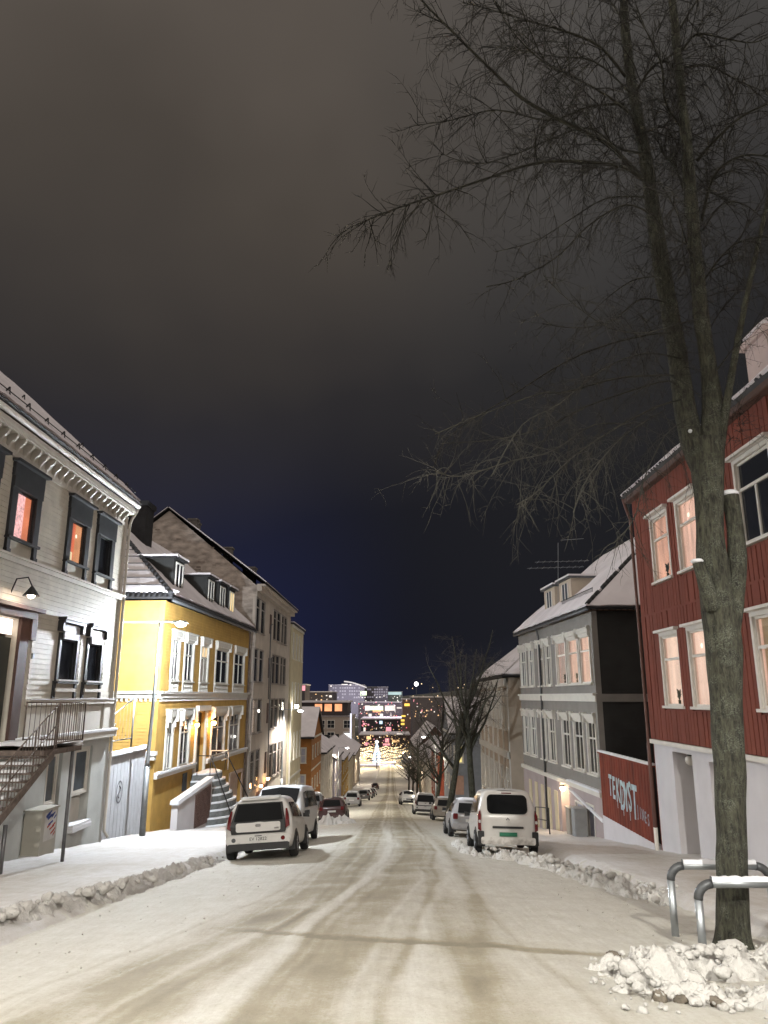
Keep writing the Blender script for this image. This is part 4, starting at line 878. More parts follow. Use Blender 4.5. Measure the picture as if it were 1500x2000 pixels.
def simple_house(name, label, cat, x0, x1, y0, y1, zb, ez, rz, wm, side, fm=None, rows_=2, cols_=4, lit=(), roofm='gable_y', litm=None, cam_win=(), pm=None, trim=True, litcam=None, wh=1.5, ww=.95):
    """a further house: street facade with window grid, camera-facing end wall, snowy roof. side=+1 left of street (faces +X)"""
    H = thing(name, label, cat, ((x0 + x1) / 2, y0, zb)); fm = fm or M['white_trim']; pm = pm or M['glass']
    xs = x1 if side > 0 else x0
    fr = Fr((xs, y0), (xs, y1), (side, 0)); se = Fr((x0, y0), (x1, y0), (0, -1))
    hz = (ez - zb) / rows_; cells = []
    for r in range(rows_):
        for c in range(cols_):
            u = fr.len * (c + .5) / cols_; z = zb + hz * r + hz * .32; cells.append((u - ww / 2, u + ww / 2, z, z + min(wh, hz * .58)))
    ccells = [(a - x0, b - x0, c, d) for a, b, c, d in cam_win]
    w_ = fr.wall(MB(), 0, fr.len, zb - 2, ez, cells, depth=.25); se.wall(w_, 0, se.len, zb - 2, ez, ccells, depth=.25)
    shell(w_, x0, x1, y0, y1, zb - 2, ez, 's' + ('e' if side > 0 else 'w')); xm = (x0 + x1) / 2
    tl, sn = MB(), MB(); o = .35
    if roofm == 'gable_y':
        w_.poly([(x0, y0, ez), (x1, y0, ez), (xm, y0, rz)]); w_.poly([(x0, y1, ez), (x1, y1, ez), (xm, y1, rz)]); k = o * (rz - ez) / (xm - x0)
        roof_plane(tl, sn, (x0 - o, y0 - o, ez - k), (x0 - o, y1 + o, ez - k), (xm, y1 + o, rz), (xm, y0 - o, rz), .12, .14, .2, 16); roof_plane(tl, sn, (x1 + o, y0 - o, ez - k), (x1 + o, y1 + o, ez - k), (xm, y1 + o, rz), (xm, y0 - o, rz), .12, .14, .2, 16)
    elif roofm == 'gable_x':
        ym = (y0 + y1) / 2; k = o * (rz - ez) / (ym - y0); w_.poly([(x0, y0, ez), (x0, y1, ez), (x0, ym, rz)]); w_.poly([(x1, y0, ez), (x1, y1, ez), (x1, ym, rz)])
        roof_plane(tl, sn, (x0 - o, y0 - o, ez - k), (x1 + o, y0 - o, ez - k), (x1 + o, ym, rz), (x0 - o, ym, rz), .12, .14, .2, 16); roof_plane(tl, sn, (x0 - o, y1 + o, ez - k), (x1 + o, y1 + o, ez - k), (x1 + o, ym, rz), (x0 - o, ym, rz), .12, .14, .2, 16)
    elif roofm == 'hip':
        ym0, ym1 = y0 + (x1 - x0) * .42, y1 - (x1 - x0) * .42; a, b, c, d = (x0 - o, y0 - o, ez), (x1 + o, y0 - o, ez), (x1 + o, y1 + o, ez), (x0 - o, y1 + o, ez); r0, r1 = (xm, ym0, rz), (xm, ym1, rz)
        roof_plane(tl, sn, b, c, r1, r0, .12, .14, .2, 16); roof_plane(tl, sn, a, d, r1, r0, .12, .14, .2, 16); roof_plane(tl, sn, a, b, r0, (xm - .05, ym0, rz), .12, .14, .2, 16); roof_plane(tl, sn, d, c, r1, (xm - .05, ym1, rz), .12, .14, .2, 16)
    else: roof_plane(tl, sn, (x0 - .2, y0 - .2, ez), (x1 + .2, y0 - .2, ez), (x1 + .2, y1 + .2, ez + .02), (x0 - .2, y1 + .2, ez + .02), .15, .14, .05, 10)
    w_.build('wall', wm, H); tl.build('roof', M['tiles_dark'], H); sn.build('roof_snow', M['snow_roof'], H)
    litm = litm or glow('lit_far', (1., .60, .30), 1.0, .3, .8)
    grid_windows(H, fr, cells, fm, pm, {i: litm for i in lit}, .09, (.68,), 2)
    for i, (a, b, c, d) in enumerate(ccells): window(H, se, a, b, c, d, fm, pm, 2, (.5,), .12, .04, True, litcam if litcam and (litcam is not True) else None, cells=False, depth=.03)
    if trim:
        q = MB(); fr.box(q, 0, fr.len, ez - .25, ez - .02, 0, .1); fr.box(q, 0, fr.len, zb + hz - .1, zb + hz + .08, 0, .06); q.build('trim_band', fm, H)
    return H, fr, se
def left_row():
    H, fr, se = simple_house('cream_town_house', 'narrow cream-yellow block with tall slit windows beyond the grey gabled block', 'house', -22, -9.35, 71.2, 80.5, -10.4, 8.3, 10.2, M['cream'], 1, M['ochre_trim'], 4, 4, (), 'flat', wh=2.4, ww=.7)
    # bright shop lamp at the corner of the block
    q = MB(); fr.box(q, -.3, .1, -6.5, 1.0, .06, .16); q.build('corner_pilaster', M['white_trim'], H)
    wall_lamp(H, fr.P(.9, .7, .5), 300, (1, .95, .78), .2, strength=25)
    och = mat('ochre_wood', (.34, .14, .03), .7, .12, 2); wh = M['white_wood']
    y = 94.; p0, p1 = on_y(583, 1440, y), on_y(617, 1440, y)
    simple_house('ochre_house', 'small ochre house with snow-covered roof below the cream block', 'house', -19, -9.6, y, y + 13, zr(y) - .2, p0.z, on_y(600, 1383, y + 5).z, och, 1, wh, 2, 4, (), 'gable_x', cam_win=[(-11.4, -10.3, -6.2, -4.5), (-11.4, -10.3, -9.4, -7.6)], pm=mat('pale_blind', (.42, .42, .5), .7))
    specs = [('white_gabled_house', 'white gabled house with a dark chimney below the ochre house', 110, 16, -9.4, 6.0, 4.2, wh, 'hip', (1,)), ('lilac_house', 'lilac-white house with lit shop windows lower down the hill', 128, 18, -9.2, 6.0, 3.5, mat('lilac_wall', (.45, .42, .50), .8), 'gable_y', (0, 1, 2)),
             ('mustard_house', 'mustard-yellow house on the lower left of the hill', 149, 20, -9.2, 6.4, 3.5, mat('mustard_wall', (.42, .25, .04), .8), 'hip', (2, 3)), ('pale_yellow_house', 'pale yellow house lit from the street near the foot of the hill', 172, 26, -9.6, 7.0, 4, M['cream'], 'gable_y', (0, 1, 2, 3, 5)), ('beige_corner_house', 'beige corner house at the foot of the hill', 205, 40, -9.6, 8.0, 4, M['beige_wall'], 'hip', (0, 1, 2, 3, 4, 5))]
    for nm, lb, y, ln, xf, hh, rr, wm, rt, lt in specs:
        zb = zr(y + ln * .5); H, fr, se = simple_house(nm, lb, 'house', xf - 9.5, xf, y, y + ln, zb, zb + hh + 1, zb + hh + 1 + rr, wm, 1, wh, 2, 4, lt, rt)
        q = MB().box(xf - 5.4, xf - 4.4, y + 3, y + 4, zb + hh + rr - .5, zb + hh + rr + 2.2); q.build('chimney', M['chimney_dark'], H)
    # the block with three glowing attic windows
    y = 236.; p0 = on_y(612, 1455, y); p1 = on_y(684, 1455, y); zt = on_y(650, 1400, y).z; za = on_y(650, 1372, y).z
    H, fr, se = simple_house('beige_corner_block', 'beige block with three glowing orange attic windows above the lower roofs', 'apartment block', p0.x - 4, p1.x, y, y + 30, zr(y), zt, zt, mat('beige_block', (.36, .30, .25), .85), 1, M['white_trim'], 4, 5, (0, 1), 'flat', wh=1.9, ww=1.3,
        cam_win=[(on_y(x_, 1430, y).x, on_y(x_ + 14, 1430, y).x, on_y(650, b_, y).z, on_y(650, t_, y).z) for x_ in (620, 639, 671) for t_, b_ in ((1407, 1422), (1430, 1444))])
    ya = y + 1.2; q = MB().box(p0.x - 4, p1.x - 1, ya, ya + 20, zt + .2, za); at_ = q.build('attic', mat('attic_dark', (.05, .04, .04), .8), H)
    for x_ in (615, 634, 654):
        a, b = on_y(x_, 1380, ya).x, on_y(x_ + 14, 1380, ya).x; q = MB().box(a, b, ya - .08, ya, on_y(650, 1389, ya).z, on_y(650, 1375, ya).z); q.build('attic_window', glow('lit_attic', (1., .38, .16), 1.1, .3, .6), at_)
    q = MB().box(p0.x - 4.4, p1.x - .4, ya - .8, ya + 20.4, za, za + .5); q.build('attic_roof_snow', M['snow_roof'], at_)
    q = MB().box(p1.x - .1, p1.x + .35, y - .3, y + .1, zr(y) + 4, zt + 1); q.build('light_strip', glow('strip_white', (.85, .85, 1.), 1.1, .2, .3), H)
    q = MB().box(on_y(682, 1450, y).x - 1.6, on_y(682, 1450, y).x + .1, y - .25, y - .05, on_y(682, 1462, y).z, on_y(682, 1432, y).z); q.build('lit_sign', glow('sign_white', (1., .98, .95), 1.6, .1), H)
left_row()

# ================================================================== RED HOUSE (right)
def red_house():
    H = thing('red_wooden_house', 'red board-clad house on a white plastered ground floor behind the big tree', 'house', (9, 18, -2.6))
    fr = Fr((8, 8.), (8, 23.75), (-1, 0)); Y = lambda y: y - 8.; ez = 7.95
    up = [(16.72 - 1.75, 16.55), (18.80, 20.18), (20.88, 22.24)]; up = [(14.95, 16.50), (18.83, 20.15), (20.92, 22.22)]
    hu = [(Y(a), Y(b), 4.92, 6.80) for a, b in up]; hl = [(Y(a), Y(b), 1.34, 3.30) for a, b in up]; zb0 = .36
    dr = (Y(20.85), Y(22.25), -3.4, .08); dr2 = (Y(18.6), Y(19.75), -3.0, .0); bw = (Y(15.2), Y(16.45), -1.7, -.15)
    w_ = fr.wall(MB(), 0, fr.len, zb0, ez, hu + hl, d=-.005, depth=.25); shell(w_, 8, 18, 8, 23.75, -4.5, ez, 'w'); w_.poly([(8, 23.75, ez), (18, 23.75, ez), (13, 23.75, 11.6)])
    wall = w_.build('wall', M['red_wood'], H)
    b_ = fr.wall(MB(), 0, fr.len, -4.5, zb0 - .12, [dr, dr2, bw], d=-.02, depth=.75).build('plaster_base', M['white_plaster'], H)
    pad = lambda hs: [(a - .12, b + .12, c - .12, d + .12) for a, b, c, d in hs]
    siding(wall, fr, Y(9.), Y(23.75), 4.05, ez, pad(hu), M['red_wood'], .205, .026, True); siding(wall, fr, Y(9.), Y(23.75), zb0, 4.02, pad(hl), M['red_wood'], .205, .034, True)
    q = MB(); fr.box(q, Y(8), Y(23.78), zb0 - .14, zb0 - .02, -.02, .09); q.build('drip_board', M['white_trim'], H)
    q = MB(); fr.box(q, Y(9), Y(23.76), 4.00, 4.055, 0, .05); q.build('joint_board', M['red_wood'], H)
    lits = dict(zip(range(6), [None, glow('lit_rose', (1., .58, .44), 1.0, .30, 1.5, (1, 3, .4)), glow('lit_rose2', (1., .50, .34), .95, .45, 1.3, (1, 2.5, .5)), glow('lit_ochre', (.42, .26, .12), .5, .4, 1.6), glow('lit_peach2', (1., .66, .52), 1.05, .2, 1.1, (1, 3, .4)), glow('lit_peach3', (1., .67, .52), 1.08, .22, 1.2, (1, 3, .4))]))
    for i, (a, b, c, d) in enumerate(hu + hl):
        wn = window(H, fr, a, b, c, d, M['white_trim'], M['glass'], 1, (.66,), .10, .05, True, lits[i], depth=.03, header=(.015, .01), lower_cols=2 if i in (0,) else 1)
    q = MB(); fr.box(q, dr[0], dr[1], -3.4, .08, -.70, -.62); fr.box(q, dr[0] + .1, dr[0] + .18, -3, .0, -.62, -.58); dd = q.build('door', mat('door_cream', (.46, .43, .36), .7), H)
    q = MB(); fr.box(q, dr[1] - .62, dr[1] - .35, -2.9, -.55, -.62, -.60); q.build('door_gap', M['brown_wood'], dd)
    q = MB(); fr.box(q, dr2[0], dr2[1], -3.2, .0, -.45, -.38); q.build('door', mat('door_cream', (.4, .4, .4)), H)
    q = MB(); fr.box(q, bw[0], bw[1], bw[2], bw[3], -.30, -.26); q.build('basement_window', M['glass_blue'], H)
    p = fr.P(dr[1] - .55, -.12, -.30); q = MB().tube([p + Vector((0, 0, .20)), p + Vector((0, 0, .1))], .07, 8); lp = q.build('porch_lamp', M['black'], H); MB().sphere(p, .14, 12, 8).build('globe', mat('opal_glass', (.66, .62, .55), .35, .06, 4), lp, True)
    # roof eave seen from below
    tl, sn = MB(), MB()
    roof_plane(tl, sn, (7.72, 8, ez - .02), (7.72, 23.95, ez - .02), (13, 23.95, 11.75), (13, 8, 11.75), .10, .13, .03, 60, .05); roof_plane(tl, sn, (18.6, 8, ez), (18.6, 23.95, ez), (13, 23.95, 11.75), (13, 8, 11.75), .10, .13, .05, 10)
    rf = tl.build('roof', M['tiles_dark'], H); sn.build('roof_snow', M['snow_roof'], H)
    te = MB(); y = 9.
    while y < 23.9: te.tube([(7.69, y, ez + .07), (7.93, y, ez + .22)], .075, 6); y += .23
    te.build('tile_edge', M['tiles_dark'], rf, True, 'stuff')
    q = MB(); fr.box(q, Y(8), Y(23.9), ez - .16, ez - .03, 0, .25); q.build('soffit', M['brown_wood'], H); q = MB(); fr.box(q, Y(8), Y(23.92), ez - .14, ez + .06, .23, .27); q.build('fascia', M['brown_wood'], H)
    q = MB().tube([(7.72, 23.88, ez), (7.80, 23.87, ez - .35), (7.9, 23.86, ez - .7), (7.9, 23.86, zb0 - .4), (7.9, 23.86, -3.1)], .05, 8); q.build('downpipe', mat('pipe_brown', (.14, .07, .055), .6), H, True)
    q = MB().tube([(7.9, 23.86, -2.2), (7.9, 23.86, -3.3)], .062, 8); q.build('pipe_shoe', M['white_trim'], H, True)
    a = on_y(1492, 752, 17.2); q = MB().box(a.x, a.x + 1.1, 16.8, 17.9, a.z - 2, a.z + 1.25); q.box(a.x - .1, a.x + 1.2, 16.7, 18., a.z + 1.25, a.z + 1.42); q.build('chimney', M['chimney_pink'], rf)
    q = MB(); q.box(a.x - .02, a.x + 1.1, 16.75, 17.9, a.z + 1.42, a.z + 1.6); q.build('chimney_snow', M['snow_roof'], rf)
    # small dry shrub at the foot of the wall
    random.seed(5); Sh = MB()
    for i in range(60):
        p = Vector((7.55 + random.uniform(-.2, .2), 13.5 + random.uniform(-1.0, 1.0), zr(13.5) - .1)); d = Vector((random.uniform(-.4, .2), random.uniform(-.4, .4), 1)).normalized(); l = random.uniform(.25, .75)
        Sh.tube([p, p + d * l * .5, p + d * l + Vector((random.uniform(-.1, .1), random.uniform(-.1, .1), -.02))], [.008, .006, .003], 3)
    o = Sh.build('dry_shrub', M['twig']); tag(o, 'small leafless shrub at the white base of the red house', 'shrub')
red_house()

# ================================================================== RED FENCE WITH GRAFFITI
def text_mesh(body, size=1., shear=0., extrude=.004, offset=.0):
    cu = bpy.data.curves.new('t', 'FONT'); cu.body = body; cu.size = size; cu.shear = shear; cu.extrude = extrude; cu.offset = offset; cu.align_x = 'LEFT'; cu.resolution_u = 3
    o = bpy.data.objects.new('t', cu); COL.objects.link(o); bpy.context.view_layer.update()
    me = bpy.data.meshes.new_from_object(o.evaluated_get(bpy.context.evaluated_depsgraph_get())); bpy.data.objects.remove(o); return me
def lettering(name, body, size, fr, u, z, d, m, parent, shear=0., offset=0., flip=False, sx=1.):
    me = text_mesh(body, size, shear, .003, offset); du = -fr.u if flip else fr.u
    for v in me.vertices: x, y, zz = v.co; v.co = fr.o + du * (x * sx) + fr.u * u + Vector((0, 0, y + z)) + fr.n * (d + zz)
    me.materials.clear(); me.materials.append(m); return linked(name, me, parent)
def fence():
    F = thing('red_board_fence', 'red board fence with pale sprayed lettering between red house and black gable', 'fence', (8, 27, -3))
    fr = Fr((8.0, 23.98), (8.0, 29.85), (-1, 0)); n = 40; top = lambda u: -.50; bot = lambda u: -2.72
    for i in range(n):
        a, b = fr.len * i / n, fr.len * (i + 1) / n - .010; q = MB(); fr.box(q, a, b, bot(a), top(a), 0, .028 + .012 * (i % 2)); q.build('board', M['fence_red'], F)
    q = MB(); fr.box(q, -.05, fr.len + .03, -.50, -.45, -.08, .10); q.build('cap_rail', M['fence_red'], F); q = MB(); fr.box(q, -.04, fr.len, -.45, -.385, -.07, .10); q.build('snow_cap', M['snow'], F)
    q = MB(); P = fr.P; z1 = zr(30) - .6
    q.hexa([P(-.05, -4.2, -.12), P(fr.len, -5, -.12), P(fr.len, -5, .05), P(-.05, -4.2, .05), P(-.05, -2.72, -.12), P(fr.len, -2.72, -.12), P(fr.len, -2.72, .05), P(-.05, -2.72, .05)]); q.build('concrete_base', M['white_plaster'], F)
    pm = mat('spray_pale', (.44, .56, .58), .7, .25, 6); pg = mat('spray_grey', (.30, .33, .36), .7, .3, 6)
    body = 'TEKDYST'; us = [4.80, 4.36, 3.93, 3.50, 3.02, 2.58, 2.20]; hs = [1.0, 1.05, 1.1, 1.35, 1.3, 1.3, 1.5]; dz = [.0, -.06, -.10, -.30, -.28, -.22, -.40]
    for ch, u, h, z in zip(body, us, hs, dz): lettering('sprayed_letter', ch, h, fr, u, -1.86 + z, .046, pm, F, .12, .026, True, .60)
    for ch, u, z in zip('JINES', (1.66, 1.42, 1.26, .98, .72), (-.02, -.06, -.08, -.12, -.16)): lettering('sprayed_letter', ch, .50, fr, u, -2.12 + z, .046, pg, F, .1, .004, True, .62)
    for u, z0, z1_ in ((3.15, -2.35, -1.5), (2.45, -2.4, -1.9), (3.8, -2.2, -1.7)): q = MB(); fr.box(q, u, u + .035, z0, z1_, .045, .048); q.build('paint_drip', pm, F)
    q = MB().tube([fr.P(.02, -3, .06), fr.P(.02, .2, .06)], .06, 8); q.build('end_post', M['brown_wood'], F)
fence()

# ================================================================== BLACK-GABLED GREY HOUSE (right)
def grey_house():
    H = thing('grey_wooden_house', 'grey wooden house with black gable end, white carved windows and snowy roof', 'house', (10, 35, -4))
    A, B = (8.05, 29.9), (7.25, 42.6); fr = Fr(A, B, (-1, 0)); sd = Fr(A, (18, 29.9), (0, -1)); ez = 4.95; wt = M['ochre_trim']; wm = M['grey_wood']
    rc = lambda xl, xr: fr.rect(xl, xr, 1290, 1300)[:2]; rl = lambda xl, xr: fr.rect(xl, xr, 1440, 1450)[:2]
    us = [rc(1133.5, 1155), rc(1110.5, 1131), rc(1088, 1107), rc(1067, 1077), rc(1053, 1062), rc(1034, 1043), rc(1018, 1028)]; ls = [rl(1149, 1166), rl(1123, 1141), rl(1100, 1115), rl(1074, 1086), rl(1059, 1068), rl(1039, 1049), rl(1026, 1035)]
    hu = [(a + .06, b - .06, 2.12, 4.02) for a, b in us]; hl = [(a + .06, b - .06, -1.35, .62) for a, b in ls]
    du = fr.rect(1097, 1113, 1540, 1560); door = (du[0], du[1], -5.2, -1.75)
    lw = [fr.rect(1128, 1142, 1600, 1610)[:2] + (-3.8, -2.7), fr.rect(1150, 1163, 1600, 1610)[:2] + (-3.9, -2.6)]
    w_ = fr.wall(MB(), 0, fr.len, -2.0, ez, hu + hl, d=-.004, depth=.25); shell(w_, 7.4, 18, 29.9, 42.6, -7, ez, 'ws'); wall = w_.build('wall', wm, H)
    fr.wall(MB(), 0, fr.len, -8, -2.0, [(door[0], door[1], -8, -1.999 - .0)] + lw, d=.03, depth=.6).build('plaster_base', M['pink_grey'], H)
    q = MB(); sd.quad(q, 0, 10, -7, ez, -.004); g = q.build('gable_end', M['black_wall'], H); g['label'] = 'black boarded end wall'
    siding(g, sd, .18, 6, -.6, 1.40, [], M['black_wall'], .16, .015, each=False); siding(g, sd, .18, 6, 1.72, ez, [], M['black_wall'], .16, .015, each=False)
    siding(wall, fr, .2, fr.len, -1.9, ez - .1, [(a - .2, b + .2, c - .1, d + .4) for a, b, c, d in hu + hl] + [(0, fr.len, 1.38, 1.74)], wm, .15, .018, each=False)
    q = MB(); fr.box(q, -.02, .2, -2, ez, 0, .045); sd.box(q, -.045, .18, -2, ez, 0, .045); q.build('corner_board', wm, H)
    q = MB(); fr.box(q, -.05, fr.len, 1.40, 1.64, 0, .10); fr.box(q, -.05, fr.len, 1.64, 1.72, 0, .18); q.build('belt_course', wt, H); q = MB(); sd.box(q, -.05, 6, 1.40, 1.70, 0, .06); q.build('belt_course', wm, H)
    q = MB(); fr.box(q, 0, fr.len, -2.12, -1.95, 0, .16); q.build('base_ledge', wt, H); q = MB(); fr.box(q, 0, door[0] - .2, -1.95, -1.88, 0, .18); q.build('ledge_snow', M['snow'], H)
    lp = glow('lit_warmpeach', (1., .60, .45), 1.0, .25, 1.4, (1, 2, .5)); lp2 = glow('lit_dimpeach', (.72, .48, .38), .75, .3, 1.4, (1, 2, .5))
    for i, (a, b, z0, z1) in enumerate(hu + hl):
        up = i < 7; lit = (lp if i in (0, 1) else lp2 if i == 2 else None); wn = window(H, fr, a, b, z0, z1, wt, M['glass_blue'] if (i % 7) in (5, 6) else M['glass'], 1 if lit else 2, (.68,), .11, .05, True, lit, header=(.12, .05), cells=i % 7 < 4)
        q = MB()
        for uu in (a - .22, b + .06): fr.box(q, uu, uu + .15, z1 - .05, z1 + .36, 0, .16)
        fr.box(q, a - .05, b + .05, z1 + .11, z1 + .25, .09, .13); q.build('carving', wt, wn)
    # lit doorway
    q = MB(); fr.box(q, door[0], door[1], -8, -1.75, -.55, -.48); q.build('door', mat('door_cream2', (.5, .42, .33), .7), H)
    wall_lamp(H, fr.P((door[0] + door[1]) / 2, -2.35, .12), 260, (1, .72, .46), .12, strength=18)
    for a, b, z0, z1 in lw: window(H, fr, a, b, z0, z1, M['white_trim'], mat('pale_blind', (.4, .4, .4)), 1, (), .06, .05, False, None, cells=False, depth=.03)
    q = MB(); P = fr.P; q.hexa([P(0, -3.0, .03), P(door[0] - .2, -2.3, .03), P(door[0] - .2, -2.3, .13), P(0, -3.0, .13), P(0, -2.93, .03), P(door[0] - .2, -2.23, .03), P(door[0] - .2, -2.23, .12), P(0, -2.93, .12)]); q.build('sloping_ledge_snow', M['snow'], H)
    for k in range(5): q = MB(); u = door[1] + .5 + k * 1.2; fr.box(q, u, u + .5, -6.5, -2.6, .03, .07); q.build('pilaster', M['cream'], H)
    # roof
    tl, sn = MB(), MB(); V_ = Vector; c0 = V_((7.80, 29.55, ez)); c1 = V_((7.02, 42.7, ez)); r0 = V_((13, 34.0, 9.5)); r1 = V_((12.6, 42.9, 9.5)); c3 = V_((18.5, 29.45, ez))
    roof_plane(tl, sn, c0, c1, r1, r0, .12, .13, .12, 30, .05); roof_plane(tl, sn, c3, c0, r0, r0 + V_((.2, 0, 0)), .12, .10, .12, 24); roof_plane(tl, sn, c3, V_((18.5, 42.9, ez)), r1, r0, .12, .1, .2, 6)
    rf = tl.build('roof', M['tiles_dark'], H); sn.build('roof_snow', M['snow_roof'], H)
    q = MB()
    for i in range(24): 
        if i % 5 != 3: q.tube([c0.lerp(r0, i / 24) + V_((0, 0, .2)), c0.lerp(r0, (i + .9) / 24) + V_((0, 0, .22))], .10, 5)
    q.build('hip_tile', M['tiles_dark'], rf, True, 'stuff')
    q = MB(); x = 7.95
    while x < 14: q.tube([(x, 29.53, ez + .03), (x, 29.68, ez + .16)], .075, 6); x += .24
    q.build('tile_edge', M['tiles_dark'], rf, True, 'stuff')
    q = MB()
    for i in range(30): p = c0.lerp(c1, .05 + .35 * i / 30) + (r0 - c0) * .12 + V_((0, 0, .25)); q.tube([p, p + V_((0, 0, .25))], .015, 3)
    q.tube([c0.lerp(c1, .05) + (r0 - c0) * .12 + V_((0, 0, .48)), c0.lerp(c1, .4) + (r0 - c0) * .12 + V_((0, 0, .48))], .02, 4); q.build('snow_guard', M['tiles_dark'], rf)
    f2 = Fr((A[0] + .75, A[1]), (B[0] + .75, B[1]), (-1, 0))
    for xl, xr in ((1093, 1117), (1063, 1084)):
        a, b = f2.rect(xl, xr, 1160, 1170)[:2]; z0 = ez + .72; z1 = z0 + 1.35; q = MB(); f2.box(q, a, b, z0 - .4, z1, -3.2, 0); d = q.build('dormer', M['beige_wall'], H)
        q = MB(); f2.box(q, a - .15, b + .15, z1, z1 + .09, -3.2, .15); q.build('dormer_roof', M['galv_dark'], d)
        q = MB(); f2.box(q, a - .15, b + .15, z1 + .09, z1 + .17, -3.2, .16); q.build('dormer_snow', M['snow_roof'], d)
        m = (a + b) / 2; q = MB()
        for u0, u1 in ((m - .5, m - .42), (m - .04, m + .04), (m + .42, m + .5)): f2.box(q, u0, u1, z0 + .1, z1 - .15, 0, .04)
        q.build('dormer_frame', M['white_trim'], d); q = MB(); f2.box(q, m - .44, m + .44, z0 + .1, z1 - .15, 0, .02); q.build('pane', M['glass_blue'], d)
    q = MB().tube([c0.lerp(c1, .62) + V_((0, 0, -.05)), fr.P(8.0, 4.4, .1), fr.P(8.0, -5, .1)], .05, 6); q.build('downpipe', M['galv_dark'], H, True)
    q = MB().tube([c0, c1], .07, 8); q.build('gutter', M['galv_dark'], H, True)
    # roof aerial
    a = on_y(1090, 1175, 36); q = MB(); b = on_y(1090, 1060, 36); q.tube([a, b], .011, 4); Ar = q.build('roof_aerial', M['galv'], H)
    for x0, x1, yy in ((1030, 1140, 1110), (1045, 1150, 1098), (1095, 1140, 1055)):
        p, r_ = on_y(x0, yy, 36), on_y(x1, yy - 3, 36); q = MB().tube([p, r_], .007, 4)
        if yy > 1080:
            for i in range(9): c = p.lerp(r_, (i + .5) / 9); q.tube([c + V_((0, -.35, 0)), c + V_((0, .35, 0))], .004, 3)
        q.build('aerial_rod', M['galv'], Ar)
    # railing and bin-like cabinets on the pavement
    Rl = thing('pavement_railing', 'thin dark railing in front of the lit doorway of the grey house', 'railing', (6.9, 33, -4.2)); y0, y1 = 33.2, 36.2
    for y in (y0, y1): MB().tube([(6.6, y, zr(y) - .1), (6.6, y, zr(y) + 1.05)], .025, 5).build('post', M['black'], Rl)
    for h in (1.05, .55): MB().tube([(6.6, y0, zr(y0) + h), (6.6, y1, zr(y1) + h)], .02, 5).build('rail', M['black'], Rl)
    for i, (y, lb) in enumerate(((31.6, 'grey meter cabinet standing nearest the red fence'), (32.6, 'beige meter cabinet standing next to the thin dark railing'))):
        C = thing('meter_cabinet', lb, 'cabinet', (7.5, y, zr(y)), 'meter cabinets by the grey house'); z = zr(y); m_ = mat('cabinet_grey%d' % i, (.30, .31, .31) if i == 0 else (.40, .36, .30), .6)
        MB().box(7.25, 7.7, y - .35, y + .35, z - .1, z + 1.05).build('housing', m_, C); MB().box(7.22, 7.72, y - .38, y + .38, z + 1.05, z + 1.10).build('lid', m_, C); MB().box(7.235, 7.25, y - .30, y + .30, z + .08, z + 1.0).build('door', m_, C)
grey_house()

def right_row():
    bw = M['beige_wall']; wt = M['ochre_trim']
    H, fr, se = simple_house('beige_plaster_house', 'beige house with carved window rows and snowy roof behind the tall street trees', 'house', 7.3, 17, 47.6, 62.5, -6.6, 2.75, 6.8, bw, -1, wt, 2, 6, (), 'hip', wh=2.3, ww=.95, pm=mat('beige_curtain', (.30, .25, .19), .7, .2, 3))
    q = MB(); fr.box(q, 0, fr.len, -2.1, -1.7, 0, .18); fr.box(q, 0, fr.len, 2.2, 2.7, 0, .25); q.build('cornice', wt, H)
    for i in range(7): q = MB(); u = fr.len * i / 6; fr.box(q, max(0, u - .18), u + .18, -6.5, 2.2, 0, .07); q.build('pilaster', wt, H)
    gb = mat('greyblue_wall', (.22, .24, .27), .8, .1, 2); y = 84.
    p0, p1 = on_y(886, 1500, y), on_y(906, 1500, y); zt = on_y(895, 1432, y).z
    H, fr, se = simple_house('blue_grey_house', 'blue-grey house with one yellow-lit window between the street trees', 'house', p0.x - .1, p0.x + 9, y, y + 14, zr(y), zt, zt + 3.6, gb, -1, M['white_trim'], 2, 4, (1,), 'gable_x', cam_win=[(on_y(888, 1470, y).x, on_y(903, 1470, y).x, on_y(895, 1490, y).z, on_y(895, 1458, y).z)], litcam=glow('lit_yellow', (1., .80, .28), 1.0, .15, 1))
    p = on_y(889, 1515, y); q = MB().box(p.x, p.x + .9, y - .06, y, p.z - 1.9, p.z); q.build('basement_door', mat('pinkish_door', (.42, .26, .20), .7), H)
    specs = [('brick_red_house', 'brick-red house lit warmly half way down the right side', 106, 18, 6.4, mat('brickred_wall', (.36, .09, .05), .85), 7, 3.5, (0, 1, 4, 5)), ('pale_gabled_house', 'pale gabled house behind the small street trees', 127, 22, 6.6, M['white_wood'], 7, 4, (1, 2, 6)),
             ('tan_house', 'tan house with lit ground floor low on the right side', 152, 26, 6.8, M['beige_wall'], 7.5, 4, (0, 1, 2, 3)), ('orange_house', 'orange-lit shop house near the foot of the hill', 182, 34, 7., mat('orange_wall', (.45, .17, .06), .85), 8, 4, (0, 1, 2, 3, 4)), ('dark_gabled_block', 'dark brick block above the far bare trees', 222, 50, 7.2, mat('dark_brick', (.12, .07, .055), .9, .25, 2), 11, 6, (0, 2, 3))]
    for nm, lb, y, ln, xf, wm, hh, rr, lt in specs:
        zb = zr(y + ln * .5); simple_house(nm, lb, 'house', xf, xf + 11, y, y + ln, zb, zb + hh, zb + hh + rr, wm, -1, M['white_trim'], 2, 4, lt, 'gable_y')
right_row()

